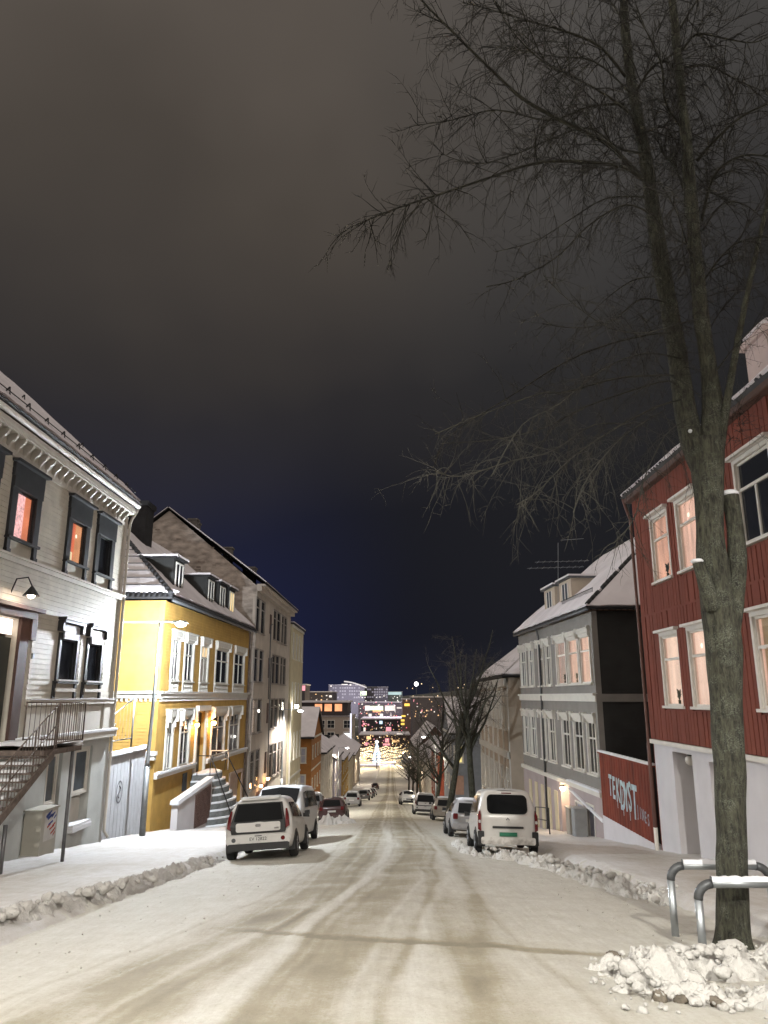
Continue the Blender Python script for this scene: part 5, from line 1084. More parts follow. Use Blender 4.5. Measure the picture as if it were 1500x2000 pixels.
# ================================================================== CARS
class Shape:
    """car body as a loft; rows of a half section from sill to roof centre. y=0 rear, y=L front, z=0 ground"""
    def __init__(s, st): s.st = st      # (yb, ybelt, ytop, zb, zbelt, ztop, wb, wm, wbelt, wtop)
    def ring(s, k):
        yb, yl, yt, zb, zl, zt, wb, wm, wl, wt = s.st[k]; zm = zb + (zl - zb) * .45; ym = yb + (yl - yb) * .3; r = min(.13, max(.02, (zt - zl) * .3))
        return [(0, yb, zb), (wb - .06, yb, zb), (wb, yb, zb + .06), (wm, ym, zm), (wl + (wm - wl) * .35, yl + (ym - yl) * .25, zl - .10), (wl, yl, zl),
                (wl + (wt - wl) * .5 + .012, yl + (yt - yl) * .5, zl + (zt - zl) * .5), (wt + .015, yl + (yt - yl) * .85, zt - r), (wt - .035, yl + (yt - yl) * .96, zt - r * .35), (wt - .14, yt, zt), (0, yt, zt + .035)]
    def body(s):
        mb = MB(); R_ = []
        for k in range(len(s.st)):
            h = s.ring(k); R_.append([Vector(p) for p in h] + [Vector((-p[0], p[1], p[2])) for p in h[-2:0:-1]])
        n = len(R_[0]); vs = [p for r in R_ for p in r]; fs = [(k * n + i, k * n + (i + 1) % n, (k + 1) * n + (i + 1) % n, (k + 1) * n + i) for k in range(len(R_) - 1) for i in range(n)]
        for k in (0, len(R_) - 1):
            h = len(s.ring(0)); b = k * n
            for i in range(h - 1):
                j, j1 = (n - i) % n, (n - i - 1) % n
                fs.append((b + i, b + i + 1, b + j1, b + j) if i else (b, b + 1, b + n - 1))
        mb.add(vs, fs); return mb
    def end(s, x, z, off, front=False):
        """a point on the rear (or front) end at width x, height z, pushed out by off"""
        r = s.ring(-1 if front else 0); y = r[0][1]
        for a, b in zip(r[2:], r[3:]):
            if a[2] <= z <= b[2] or (b is r[-1] and z > b[2]): t = (z - a[2]) / max(1e-5, b[2] - a[2]); y = a[1] + (b[1] - a[1]) * min(t, 1); break
        return Vector((x, y + (off if front else -off), z))
    def end_panel(s, mb, pts, off, th=.012, front=False):
        o = [s.end(x, z, off, front) for x, z in pts]; i = [s.end(x, z, off - th, front) for x, z in pts]; k = len(pts)
        return mb.add(o + i, [tuple(range(k)), tuple(range(k, 2 * k))] + [(a, (a + 1) % k, k + (a + 1) % k, k + a) for a in range(k)])
    def side_panel(s, mb, k0, k1, t0, t1, f0=0., f1=1., off=.007, sides=(-1, 1)):
        """between stations k0,k1 on the glasshouse; t = fraction belt->roof"""
        def pt(k, t): r = s.ring(k); a, m, b = Vector(r[5]), Vector(r[6]), Vector(r[7]); return a.lerp(m, t * 2) if t < .5 else m.lerp(b, t * 2 - 1)
        for sg in sides:
            g = []
            for f in (f0, f1):
                for t in (t0, (t0 + t1) / 2, t1): p = pt(k0, t).lerp(pt(k1, t), f); p.x += off; g.append(Vector((p.x * sg, p.y, p.z)))
            mb.add(g, [(0, 1, 4, 3), (1, 2, 5, 4)])
        return mb
def rr(x0, x1, z0, z1, r=.05, n=4):
    pts = []
    for cx, cz, a0 in ((x1 - r, z1 - r, 0), (x0 + r, z1 - r, 90), (x0 + r, z0 + r, 180), (x1 - r, z0 + r, 270)):
        for i in range(n + 1): a = R(a0 + 90 * i / n); pts.append((cx + r * math.cos(a), cz + r * math.sin(a)))
    return pts
_wheel = {}
def wheel_meshes():
    if not _wheel:
        t = MB(); prof = [(.20, -.10), (.30, -.105), (.325, -.07), (.33, 0), (.325, .07), (.30, .105), (.20, .10)]; n = 22; vs = []
        for k in range(n): a = 2 * math.pi * k / n; vs += [(x, r * math.cos(a), r * math.sin(a)) for r, x in prof]
        m = len(prof); t.add(vs, [(k * m + i, k * m + (i + 1) % m, ((k + 1) % n) * m + (i + 1) % m, ((k + 1) % n) * m + i) for k in range(n) for i in range(m)]); _wheel['t'] = t.mesh('tyre', M['tyre'], True)
        h = MB(); h.tube([(-.06, 0, 0), (.06, 0, 0)], .055, 10)
        for s_ in (-1, 1):
            for k in range(5): a = 2 * math.pi * k / 5; d = Vector((0, math.cos(a), math.sin(a))); h.tube([Vector((.07 * s_, 0, 0)), Vector((.085 * s_, 0, 0)) + d * .2], [.05, .03], 5)
        h.tube([(-.05, 0, 0), (.05, 0, 0)], .205, 18); _wheel['r'] = h.mesh('rim', M['rim'])
    return _wheel
def car(name, label, cat, x, y, kind, pm, yaw=0, roll=None, group='cars parked along the street', snow=0., plate=None, plate_m=None, detail=True, flip=False, lift=0., scale=1., squash=1.):
    if kind == 'boxy':      # small upright hatchback
        st = [(.06, .02, .36, .36, .98, 1.56, .78, .86, .84, .62), (.16, .12, .62, .26, 1.0, 1.60, .84, .90, .88, .66), (.7, .7, .95, .22, .98, 1.63, .86, .90, .88, .67), (1.9, 1.9, 1.9, .22, .94, 1.63, .86, .90, .88, .67), (2.7, 2.7, 2.45, .22, .92, 1.57, .86, .90, .87, .64), (3.2, 3.2, 3.0, .22, .94, 1.06, .86, .90, .84, .60), (3.85, 3.85, 3.75, .26, .88, .93, .82, .88, .80, .62), (4.08, 4.06, 4.0, .34, .74, .80, .74, .80, .72, .60)]; wy = (.78, 3.30); Lc = 4.1
    elif kind == 'van':
        st = [(.04, .02, .22, .42, 1.06, 1.76, .80, .86, .85, .68), (.12, .08, .38, .28, 1.08, 1.80, .86, .905, .89, .72), (.9, .9, .9, .24, 1.06, 1.83, .88, .905, .89, .73), (2.3, 2.3, 2.2, .24, 1.02, 1.83, .88, .905, .89, .73), (3.0, 3.0, 2.7, .24, 1.0, 1.74, .88, .905, .88, .68), (3.6, 3.6, 3.35, .24, 1.0, 1.10, .88, .90, .84, .62), (4.15, 4.15, 4.05, .28, .92, .98, .84, .88, .80, .62), (4.36, 4.34, 4.28, .36, .76, .82, .74, .80, .72, .6)]; wy = (.72, 3.42); Lc = 4.38
    elif kind == 'bus':     # taller people carrier, seen from the front
        st = [(.04, .02, .16, .42, 1.12, 1.92, .84, .92, .92, .76), (.12, .08, .3, .30, 1.14, 1.96, .90, .95, .94, .80), (.9, .9, .9, .26, 1.12, 1.98, .92, .95, .94, .80), (2.9, 2.9, 2.8, .26, 1.10, 1.98, .92, .95, .94, .80), (3.7, 3.7, 3.25, .26, 1.10, 1.90, .92, .95, .93, .76), (4.25, 4.25, 4.05, .26, 1.12, 1.22, .92, .94, .90, .70), (4.75, 4.75, 4.66, .28, 1.0, 1.06, .90, .93, .86, .66), (4.95, 4.93, 4.88, .36, .84, .90, .82, .86, .78, .62)]; wy = (.85, 3.95); Lc = 4.98
    elif kind == 'estate':
        st = [(.05, .02, .40, .36, .92, 1.42, .76, .84, .82, .60), (.15, .12, .66, .26, .94, 1.46, .82, .88, .86, .63), (.8, .8, 1.0, .22, .93, 1.49, .84, .88, .86, .64), (2.0, 2.0, 2.0, .22, .90, 1.49, .84, .88, .86, .64), (2.8, 2.8, 2.45, .22, .88, 1.42, .84, .88, .85, .60), (3.4, 3.4, 3.15, .22, .90, .98, .84, .88, .82, .58), (4.1, 4.1, 4.0, .26, .82, .87, .80, .86, .78, .6), (4.36, 4.34, 4.28, .34, .70, .75, .72, .78, .70, .58)]; wy = (.82, 3.52); Lc = 4.4
    else:                   # small hatchback
        st = [(.05, .02, .42, .36, .90, 1.40, .74, .82, .80, .58), (.15, .12, .66, .26, .92, 1.45, .80, .86, .84, .61), (.75, .75, 1.0, .22, .91, 1.48, .82, .86, .84, .62), (1.7, 1.7, 1.7, .22, .89, 1.48, .82, .86, .84, .62), (2.5, 2.5, 2.15, .22, .87, 1.41, .82, .86, .83, .58), (3.0, 3.0, 2.8, .22, .89, .97, .82, .86, .80, .56), (3.6, 3.6, 3.5, .26, .82, .86, .78, .84, .76, .58), (3.82, 3.8, 3.75, .34, .70, .75, .70, .76, .68, .56)]; wy = (.72, 3.05); Lc = 3.86
    sh = Shape(st); C = bpy.data.objects.new(name, None); COL.objects.link(C); tag(C, label, cat, group)
    def pt(nm, mb, m, par=None, smooth=False):
        o = bpy.data.objects.new(nm, mb.mesh(nm, m, smooth)); COL.objects.link(o); o.parent = par or C; return o
    b = pt('body', sh.body(), pm, None, True)
    md = b.modifiers.new('s', 'SUBSURF'); md.levels = md.render_levels = 1 if not detail else 2
    G_ = M['car_glass']; ns = len(st)
    # side glass: rear quarter, rear door, front door
    for k0, k1, f0, f1 in ((1, 2, .35, .92), (2, 3, .02, .94), (3, 4, .0, .92)): [pt('side_window', sh.side_panel(MB(), k0, k1, .10, .84, f0, f1, .014, (sg,)), G_) for sg in (-1, 1)]
    # windscreen between stations 4 and 5
    a, c = sh.ring(4), sh.ring(5); q = MB(); P4 = [Vector(a[8]), Vector(a[10])]; P5 = [Vector(c[8]), Vector(c[10])]; off = Vector((0, .02, .025)); g = []
    for t in (.08, .5, .94):
        e_ = P4[0].lerp(P5[0], t); m_ = P4[1].lerp(P5[1], t); g += [Vector((e_.x - .02, e_.y, e_.z)) + off, m_ + off, Vector((-e_.x + .02, e_.y, e_.z)) + off]
    q.add(g, [(0, 1, 4, 3), (1, 2, 5, 4), (3, 4, 7, 6), (4, 5, 8, 7)]); ws = pt('windscreen', q, G_)
    zl, zt, wl, wt = st[0][4], st[0][5], st[0][8], st[0][9]; zb = st[0][3]
    if kind == 'boxy':
        pt('tailgate', sh.end_panel(MB(), [(-.70, zl - .30), (.70, zl - .30), (.74, zl - .10), (.68, zl + .1), (.60, zt - .10), (-.60, zt - .10), (-.68, zl + .1), (-.74, zl - .10)], .03, .03), M['black'])
        pt('rear_window', sh.end_panel(MB(), [(-.64, zl + .03), (.64, zl + .03), (.55, zt - .13), (-.55, zt - .13)], .042), G_)
        tg = pt('tailgate_panel', sh.end_panel(MB(), rr(-.58, .58, zl - .25, zl - .02, .05), .048), pm)
        pt('emblem', sh.end_panel(MB(), rr(-.07, .07, zl - .13, zl - .06, .03), .06), M['chrome'], tg); pt('badge', sh.end_panel(MB(), [(.42, zl - .20), (.54, zl - .20), (.54, zl - .17), (.42, zl - .17)], .06), M['chrome'], tg)
        for s_ in (-1, 1):
            t_ = pt('tail_light', sh.end_panel(MB(), [(s_ * .72, zl - .20), (s_ * .82, zl - .14), (s_ * .79, zl + .14), (s_ * .74, zl + .30), (s_ * .70, zl + .30), (s_ * .71, zl + .08)], .045, .05), M['red_lens'])
            pt('reflector', sh.end_panel(MB(), rr(s_ * .64 - .055, s_ * .64 + .055, zb + .12, zb + .23, .054), .055), M['red_lens'] if s_ > 0 else M['galv_dark'])
        pt('bumper', sh.end_panel(MB(), rr(-.84, .84, zb + .06, zl - .34, .08), .045, .05), pm); pt('lower_bumper', sh.end_panel(MB(), rr(-.80, .80, zb - .10, zb + .08, .05), .05, .06), M['black'])
        pz = zb + .19; pt('tailgate_handle', sh.end_panel(MB(), [(-.09, zl - .37), (.09, zl - .37), (.09, zl - .35), (-.09, zl - .35)], .06), M['black'])
        q = MB().hexa([(-.5, .25, zt - .02), (.5, .25, zt - .02), (.52, .6, zt + .04), (-.52, .6, zt + .04), (-.5, .25, zt + .03), (.5, .25, zt + .03), (.52, .6, zt + .08), (-.52, .6, zt + .08)]); pt('spoiler', q, pm)
    elif kind in ('van',):
        pt('rear_window', sh.end_panel(MB(), rr(-.60, .60, zl + .06, zt - .10, .14, 5), .03), G_)
        for s_ in (-1, 1):
            pts = [(s_ * .80, zb + .22), (s_ * .885, zb + .26), (s_ * .885, zl + .02), (s_ * .82, zl + .17), (s_ * .79, zl + .02)]
            t_ = pt('tail_light', sh.end_panel(MB(), pts, .035, .12), M['red_lens']); pt('lamp_segment', sh.end_panel(MB(), rr(s_ * .84 - .035, s_ * .84 + .035, zl - .20, zl - .12, .02), .045), M['white_lens'], t_)
            pt('bumper_corner', sh.end_panel(MB(), rr(s_ * .80 - .09, s_ * .80 + .09, zb - .16, zb + .22, .03), .04, .12), M['black'])
        pt('trim_strip', sh.end_panel(MB(), rr(-.46, .46, zl - .34, zl - .28, .02), .04), M['black']); pt('emblem', sh.end_panel(MB(), [(-.05, zl - .12), (0, zl - .07), (.05, zl - .12), (.05, zl - .09), (0, zl - .04), (-.05, zl - .09)], .04), M['galv_dark'])
        pt('brake_light', sh.end_panel(MB(), rr(-.15, .15, zt - .07, zt - .04, .012), .03), M['red_lens']); pt('bumper', sh.end_panel(MB(), rr(-.80, .80, zb - .14, zb + .06, .05), .06, .08), pm); pz = zl - .50
        q = MB().box(-.02, .02, .5, .52, zt + .05, zt + .08); pt('aerial', q, M['black'])
    else:
        pt('rear_window', sh.end_panel(MB(), [(-.58, zl + .05), (.58, zl + .05), (.50, zt - .07), (-.50, zt - .07)], .03), G_)
        for s_ in (-1, 1): pt('tail_light', sh.end_panel(MB(), rr(s_ * .68 - .10, s_ * .68 + .10, zl - .20, zl + .02, .04), .035, .05), M['red_lens'])
        pt('bumper', sh.end_panel(MB(), rr(-.80, .80, zb - .04, zb + .18, .06), .05, .06), pm if snow < .5 else M['black']); pz = zb + .30
    p_ = pt('number_plate', sh.end_panel(MB(), rr(-.26, .26, pz - .055, pz + .055, .01), .065), plate_m or M['plate'])
    if plate:
        me = text_mesh(plate, .115, 0, .002); xs = [v.co.x for v in me.vertices]; cx = (min(xs) + max(xs)) / 2; sc = .44 / max(.01, max(xs) - min(xs))
        for v in me.vertices: x_, y_, z_ = v.co; pp = sh.end((x_ - cx) * sc, pz - .042 + y_, .068 + z_); v.co = pp
        me.materials.clear(); me.materials.append(M['ink']); o = bpy.data.objects.new('plate_number', me); COL.objects.link(o); o.parent = p_
    # front
    fz = st[-1][3]; fl = st[-1][4]
    for s_ in (-1, 1): pt('headlight', sh.end_panel(MB(), rr(s_ * .58 - .14, s_ * .58 + .14, fl - .14, fl - .01, .04), .06, .09, True), M['white_lens'])
    pt('grille', sh.end_panel(MB(), rr(-.36, .36, fl - .14, fl - .03, .03), .05, .06, True), M['black']); pt('front_bumper', sh.end_panel(MB(), rr(-.70, .70, fz - .06, fz + .14, .05), .06, .08, True), M['black'])
    W = st[2][7]
    for s_ in (-1, 1):
        m_ = MB().hexa([(s_ * (W - .02), st[4][1] - .02, .98), (s_ * (W + .16), st[4][1] - .02, .96), (s_ * (W + .16), st[4][1] + .08, .96), (s_ * (W - .02), st[4][1] + .08, .98), (s_ * (W - .02), st[4][1] - .02, 1.08), (s_ * (W + .15), st[4][1] - .02, 1.10), (s_ * (W + .15), st[4][1] + .08, 1.10), (s_ * (W - .02), st[4][1] + .08, 1.08)]); pt('wing_mirror', m_, M['black'])
        for w0 in wy:
            ar = MB(); k = 16; ring = [(w0 + .40 * math.cos(math.pi * i / k), .33 + .40 * math.sin(math.pi * i / k)) for i in range(k + 1)] + [(w0 - .40, .20), (w0 + .40, .20)]
            ar.add([(s_ * (W - .25), a_, b_) for a_, b_ in ring] + [(s_ * (W + .004), a_, b_) for a_, b_ in ring], [tuple(range(k + 3)), tuple(range(k + 3, 2 * k + 6))] + [(i, (i + 1) % (k + 3), k + 3 + (i + 1) % (k + 3), k + 3 + i) for i in range(k + 3)]); pt('wheel_arch', ar, M['black'])
            o = bpy.data.objects.new('wheel', wheel_meshes()['t']); COL.objects.link(o); o.parent = C; o.location = (s_ * (W - .07), w0, .33)
            r_ = bpy.data.objects.new('rim', wheel_meshes()['r']); COL.objects.link(r_); r_.parent = o
        if detail:
            for yy in (st[2][1] + .55, st[3][1] + .35): q = MB().box(s_ * (W + .002), s_ * (W + .02), yy, yy + .16, .84, .87); pt('door_handle', q, pm)
    if snow:
        q = MB(); r_ = [sh.ring(k) for k in (1, 2, 3, 4)]; vs = []
        for rg in r_:
            for xf in (-1, -.6, 0, .6, 1): vs.append((rg[9][0] * xf * 1.05, rg[9][1], rg[9][2] + snow * (.35 if abs(xf) == 1 else 1) * random.uniform(.8, 1.1)))
        q.add(vs, [(k * 5 + i, k * 5 + i + 1, (k + 1) * 5 + i + 1, (k + 1) * 5 + i) for k in range(3) for i in range(4)]); n0 = len(q.v)
        q.add([(v[0], v[1], v[2] - snow * 1.2) for v in vs], []); 
        for k in range(3):
            for i in (0, 4): a_ = k * 5 + i; q.f.append((a_, a_ + 5, n0 + a_ + 5, n0 + a_))
        for i in range(4):
            for k in (0, 3): a_ = k * 5 + i; q.f.append((a_, a_ + 1, n0 + a_ + 1, n0 + a_))
        pt('roof_snow', q, M['snow'], None, True)
    # stand it on the slope: origin under the rear axle end
    yy0, yy1 = (y, y + Lc); sl = math.atan2(gz(x, yy1) - gz(x, yy0), Lc); rl = roll if roll is not None else math.atan2(gz(x + .8, y) - gz(x - .8, y), 1.6)
    if flip:
        C.matrix_world = Matrix.Translation((x, y + Lc, gz(x, y + Lc) + lift)) @ Matrix.Rotation(math.pi + R(yaw), 4, 'Z') @ Matrix.Rotation(-sl, 4, 'X') @ Matrix.Rotation(rl, 4, 'Y')
    else:
        C.matrix_world = Matrix.Translation((x, y, gz(x, y) + lift)) @ Matrix.Rotation(R(yaw), 4, 'Z') @ Matrix.Rotation(sl, 4, 'X') @ Matrix.Rotation(-rl, 4, 'Y')
    C.matrix_world = C.matrix_world @ Matrix.Diagonal((scale, scale, scale * squash, 1))
    return C
def cars():
    wp = paint('paint_white', (.72, .71, .69)); wp2 = paint('paint_cold_white', (.70, .72, .74)); sil = paint('paint_silver', (.36, .36, .37), .3); mar = paint('paint_maroon', (.07, .03, .03)); bei = paint('paint_beige', (.34, .30, .25)); gry = paint('paint_grey', (.14, .145, .15))
    car('hatchback_car', 'white upright hatchback with black tailgate surround, rear to the camera, nearest parked car', 'car', -3.62, 21.9, 'boxy', wp, yaw=0.0, roll=R(3.6), plate='EV 12822', scale=1.06, squash=.95)
    car('people_carrier', 'tall white van facing uphill, parked just below the upright white hatchback', 'van', -3.95, 27.9, 'bus', wp2, yaw=-2, flip=True, scale=1.03)
    car('estate_car', 'dark maroon estate car parked behind the tall white van', 'car', -3.75, 50.5, 'estate', mar, snow=.0, detail=False)
    car('snowy_car', 'grey car under a layer of snow in front of the maroon estate', 'car', -6.0, 60, 'estate', gry, snow=.12, detail=False)
    car('pale_car', 'pale silver car farther down the left kerb, alone near the crossing', 'car', -4.1, 82, 'estate', sil, snow=.08, detail=False)
    for i, (y, m, lb) in enumerate(((112, gry, 'dark car first in the far row down the hill'), (128, wp, 'white car second in the far row down the hill'), (146, gry, 'dark car third in the far row down the hill'), (168, sil, 'silver car fourth in the far row down the hill'), (196, mar, 'dark red car last in the far row down the hill'))):
        car('far_car', lb, 'car', -3.9, y, ('hatch', 'estate')[i % 2], m, snow=.06 if i % 2 else 0, detail=False, group='far row of cars down the hill')
    car('delivery_van', 'white delivery van with green number plate behind the right snow bank', 'van', 3.46, 23.6, 'van', paint('paint_van_white', (.74, .73, .70)), yaw=-1.0, roll=R(-1.2), plate=None, plate_m=M['plate_green'], lift=.02)
    car('silver_car', 'silver hatchback parked directly below the white delivery van', 'car', 3.30, 32.6, 'hatch', sil, yaw=1, snow=.07)
    car('frosted_car', 'beige frosted car beside the leaning street tree trunk', 'car', 3.65, 53, 'hatch', bei, snow=.07, detail=False)
    car('small_suv', 'white car with dark rear window behind the beige frosted car', 'car', 2.65, 61.5, 'boxy', wp, detail=False)
    car('oncoming_car', 'small white car on the right lane far beyond the frosted car', 'car', 1.7, 84, 'hatch', wp, flip=True, detail=False, yaw=4)
cars()

# ================================================================== TREES
def smooth_pts(pts, n=4):
    pts = [Vector(p) for p in pts]; out = []
    for i in range(len(pts) - 1):
        p0, p1, p2, p3 = pts[max(i - 1, 0)], pts[i], pts[i + 1], pts[min(i + 2, len(pts) - 1)]
        for k in range(n):
            t = k / n; out.append(.5 * ((2 * p1) + (p2 - p0) * t + (2 * p0 - 5 * p1 + 4 * p2 - p3) * t * t + (3 * p1 - p0 - 3 * p2 + p3) * t ** 3))
    return out + [pts[-1]]
def rnd(): return Vector((random.gauss(0, 1), random.gauss(0, 1), random.gauss(0, 1))).normalized()
def twig(mb, p, d, l, r, level, droop=.0, sides=3):
    n = 5 if level else 4; pts = [p]; q = p.copy(); dd = d.copy()
    for i in range(n):
        dd = (dd + rnd() * .20 + Vector((0, 0, -droop))).normalized(); q = q + dd * (l / n); pts.append(q.copy())
    mb.tube(pts, [r * (1 - .75 * i / n) for i in range(n + 1)], sides, False)
    if level > 0:
        k = max(2, int(l / (.14 if level > 1 else .11)))
        for j in range(k):
            t = random.uniform(.15, 1); i = min(n - 1, int(t * n)); s = pts[i].lerp(pts[i + 1], t * n - i); ax = (pts[i + 1] - pts[i]).normalized()
            c = (ax * random.uniform(.5, 1.0) + rnd() * .75).normalized(); twig(mb, s, c, l * random.uniform(.22, .5) * (1.1 - .5 * t), max(r * .55, .0024), level - 1, droop * .8)
def big_tree():
    random.seed(21)
    T = thing('bare_street_tree', 'large leafless tree with mossy forked trunk rising out of the right snow bank', 'tree', (4.2, 10.1, -1.2))
    D = 10.1; P = lambda x, y, d=0.: on_y(x, y, D + d)
    rad = lambda w, y: .79 * w / 2 / FPX * (10.4 + (1000 - y) * .0021)
    def limb(nm, pts, ws, dz=0., sides=8, dpts=None, n=4):
        k = len(pts); pp = [P(x, y, dz * i / max(1, k - 1) if dpts is None else dpts[i]) for i, (x, y) in enumerate(pts)]; rs = [rad(w_, y) for w_, (x, y) in zip(ws, pts)]
        sp_ = smooth_pts(pp, n); rr_ = []
        for i in range(k - 1): rr_ += [rs[i] + (rs[i + 1] - rs[i]) * t / n for t in range(n)]
        rr_.append(rs[-1]); mb = MB().tube(sp_, rr_, sides)
        if sides > 10:   # knotty bark surface
            mb.v = [tuple(Vector(v) * 1 + Vector((noise.noise((v[0] * 6, v[1] * 6, v[2] * 2.2)), noise.noise((v[0] * 6 + 9, v[1] * 6, v[2] * 2.2)), 0)) * .022) for v in mb.v]
        mb.build(nm, M['bark'] if nm != 'limb' else mat('limb_bark', (.026, .025, .018), .95, .4, 9), T, True); return sp_, rr_
    limb('trunk', [(1433, 1850), (1432, 1815), (1430, 1700), (1427, 1560), (1420, 1400), (1412, 1250), (1398, 1150), (1387, 1050), (1384, 960), (1380, 860)], [104, 84, 76, 74, 78, 88, 78, 66, 70, 82], 0, 22, n=7)
    limb('cut_stub', [(1420, 1275), (1437, 1160), (1439, 1060), (1426, 966)], [52, 46, 42, 38], 0, 12, [-.04, -.06, -.04, -.02])
    c = P(1425, 966, -.02); MB().sphere(c + Vector((0, 0, .01)), .13, 10, 5, (1, 1, .45)).build('stub_snow', M['snow'], T, True)
    limb('branch_collar', [(1392, 1190), (1375, 1130), (1362, 1098)], [46, 34, 24], 0, 10, [-.1, -.18, -.2]); MB().sphere(P(1361, 1096, -.2), .09, 8, 4, (1, 1, .4)).build('stub_snow', M['snow'], T, True)
    MB().sphere(P(1348, 842, -.2), .03, 8, 4).build('stub_snow', M['snow'], T, True)
    Ls, Lr = limb('stem', [(1384, 930), (1352, 860), (1332, 760), (1322, 680), (1302, 576), (1284, 470), (1266, 341), (1250, 250), (1233, 160), (1222, 60), (1215, -60), (1205, -240)], [66, 56, 50, 46, 42, 38, 34, 30, 27, 24, 20, 12], 1.0, 12)
    Rs, Rr = limb('stem', [(1378, 920), (1392, 800), (1384, 720), (1372, 640), (1362, 540), (1354, 443), (1346, 350), (1340, 267), (1329, 160), (1313, 0), (1300, -200)], [60, 46, 40, 36, 33, 31, 28, 26, 22, 18, 10], -.4, 12)
    limb('stem', [(1405, 880), (1424, 760), (1450, 620), (1480, 480), (1520, 300)], [26, 18, 14, 11, 8], -1.0, 8)
    limbs = [
        ([(1249, 345), (1222, 315), (1180, 277), (1095, 235), (1020, 192), (956, 133), (897, 75), (823, 0), (780, -60)], 15, -.9), ([(1255, 350), (1212, 325), (1116, 315), (1041, 320), (956, 347), (860, 379), (780, 405), (700, 437)], 11, -1.6),
        ([(1258, 385), (1239, 384), (1180, 389), (1116, 427), (1047, 470), (967, 492)], 8, .8), ([(1275, 420), (1222, 400), (1150, 440), (1090, 500), (1010, 545), (950, 560)], 8, -1.8), ([(1290, 545), (1276, 541), (1233, 549), (1180, 587), (1140, 630)], 8, 1.2), ([(1300, 590), (1250, 585), (1190, 630), (1120, 640), (1060, 632)], 7, -.8),
        ([(1316, 735), (1304, 733), (1210, 738), (1103, 766), (1057, 768), (940, 810), (850, 848)], 9, -1.6), ([(1320, 750), (1285, 747), (1145, 794), (1061, 836), (963, 859), (860, 866)], 9, .9), ([(1310, 650), (1267, 654), (1187, 673), (1099, 710), (1000, 772), (880, 850), (850, 905)], 9, 1.8),
        ([(1330, 780), (1270, 800), (1180, 850), (1110, 900), (1050, 960), (1010, 985)], 7, -2.3), ([(1220, 203), (1153, 208), (1073, 235), (970, 215), (880, 235), (810, 245)], 8, 1.2), ([(1222, 150), (1170, 90), (1100, 60), (1040, 43), (967, 21), (905, 5)], 8, -1.0), ([(1230, 180), (1160, 120), (1080, 110), (1000, 95), (940, 90)], 6, 1.6),
        ([(1240, 230), (1190, 190), (1120, 150), (1060, 120), (1000, 60), (960, -10)], 7, -2.0), ([(1262, 300), (1210, 290), (1150, 250), (1080, 270), (1010, 300), (930, 320), (860, 300)], 7, 2.2), ([(1225, 60), (1190, 0), (1130, -40)], 7, .8), ([(1236, 190), (1275, 130), (1310, 125), (1330, 200)], 8, -.6), ([(1255, 260), (1300, 250), (1330, 300)], 6, .8),
        ([(1361, 315), (1393, 277), (1447, 229), (1500, 203), (1570, 180)], 10, -.8), ([(1369, 435), (1393, 347), (1436, 309), (1489, 304), (1560, 330)], 9, -1.4), ([(1372, 450), (1410, 400), (1455, 400), (1500, 440), (1530, 500)], 8, .9), ([(1335, 133), (1383, 128), (1447, 160), (1500, 181)], 8, 1.0), ([(1332, 100), (1361, 67), (1415, 75), (1473, 83), (1520, 60)], 7, -.8), ([(1326, 60), (1362, 0), (1400, -40)], 8, .4),
        ([(1340, 260), (1300, 200), (1290, 120), (1240, 20)], 8, -1.2), ([(1352, 420), (1320, 330), (1290, 290), (1270, 200)], 7, .9), ([(1366, 560), (1410, 500), (1450, 470), (1510, 460)], 7, -1.2), ([(1376, 660), (1420, 590), (1465, 560), (1520, 540)], 6, .9), ([(1388, 740), (1425, 690), (1470, 640), (1520, 600)], 6, -1.6), ([(1362, 540), (1340, 470), (1320, 410), (1285, 350)], 6, -1.8), ([(1330, 700), (1260, 690), (1180, 720), (1090, 790), (1020, 830), (960, 930)], 6, -2.6), ([(1340, 820), (1300, 850), (1260, 930), (1240, 1010), (1200, 1060)], 5, -2.2), ([(1300, 800), (1220, 850), (1150, 930), (1120, 1000)], 4, -2.8),
        ([(1376, 620), (1335, 630), (1260, 650), (1190, 640), (1110, 585), (1062, 538)], 6, -3.2), ([(1230, 830), (1160, 830), (1080, 880), (1000, 900), (900, 930), (850, 920)], 5, -3.0)]
    tw = MB()
    for i, (pts, w0, dz) in enumerate(limbs):
        k = len(pts); ws = [max(2.2, (.66 if pts[-1][1] > 480 else 1) * w0 * (1 - .78 * j / (k - 1))) for j in range(k)]; sp_, rr_ = limb('limb', pts, ws, dz, 6)
        ln = sum((b - a).length for a, b in zip(sp_, sp_[1:])); low = pts[-1][1] > 480; nb = int(ln / ((.08) if low else .055)); tk = .62 if low else 1.15
        for j in range(nb):
            t = random.uniform(.12, 1); f = t * (len(sp_) - 1); m = min(len(sp_) - 2, int(f)); s = sp_[m].lerp(sp_[m + 1], f - m); ax = (sp_[m + 1] - sp_[m]).normalized()
            d = (ax * random.uniform(.2, .9) + rnd() * .8 + Vector((0, 0, -.25 if random.random() < .65 else .35))).normalized()
            twig(tw, s, d, random.uniform(.35, 1.1 if low else 1.4) * (1.15 - .5 * t), tk * random.uniform(.005, .010), 2 if random.random() < .5 else 1, .17 if d.z < .2 else -.01)
    for sp_, a0 in ((Ls, .30), (Rs, .35)):
        for j in range(210):
            t = random.uniform(a0, 1); f = t * (len(sp_) - 1); m = min(len(sp_) - 2, int(f)); s = sp_[m].lerp(sp_[m + 1], f - m); d = (rnd() + Vector((0, 0, .25))).normalized(); twig(tw, s, d, random.uniform(.25, 1.2), random.uniform(.004, .009), 2 if j % 2 else 1, .04)
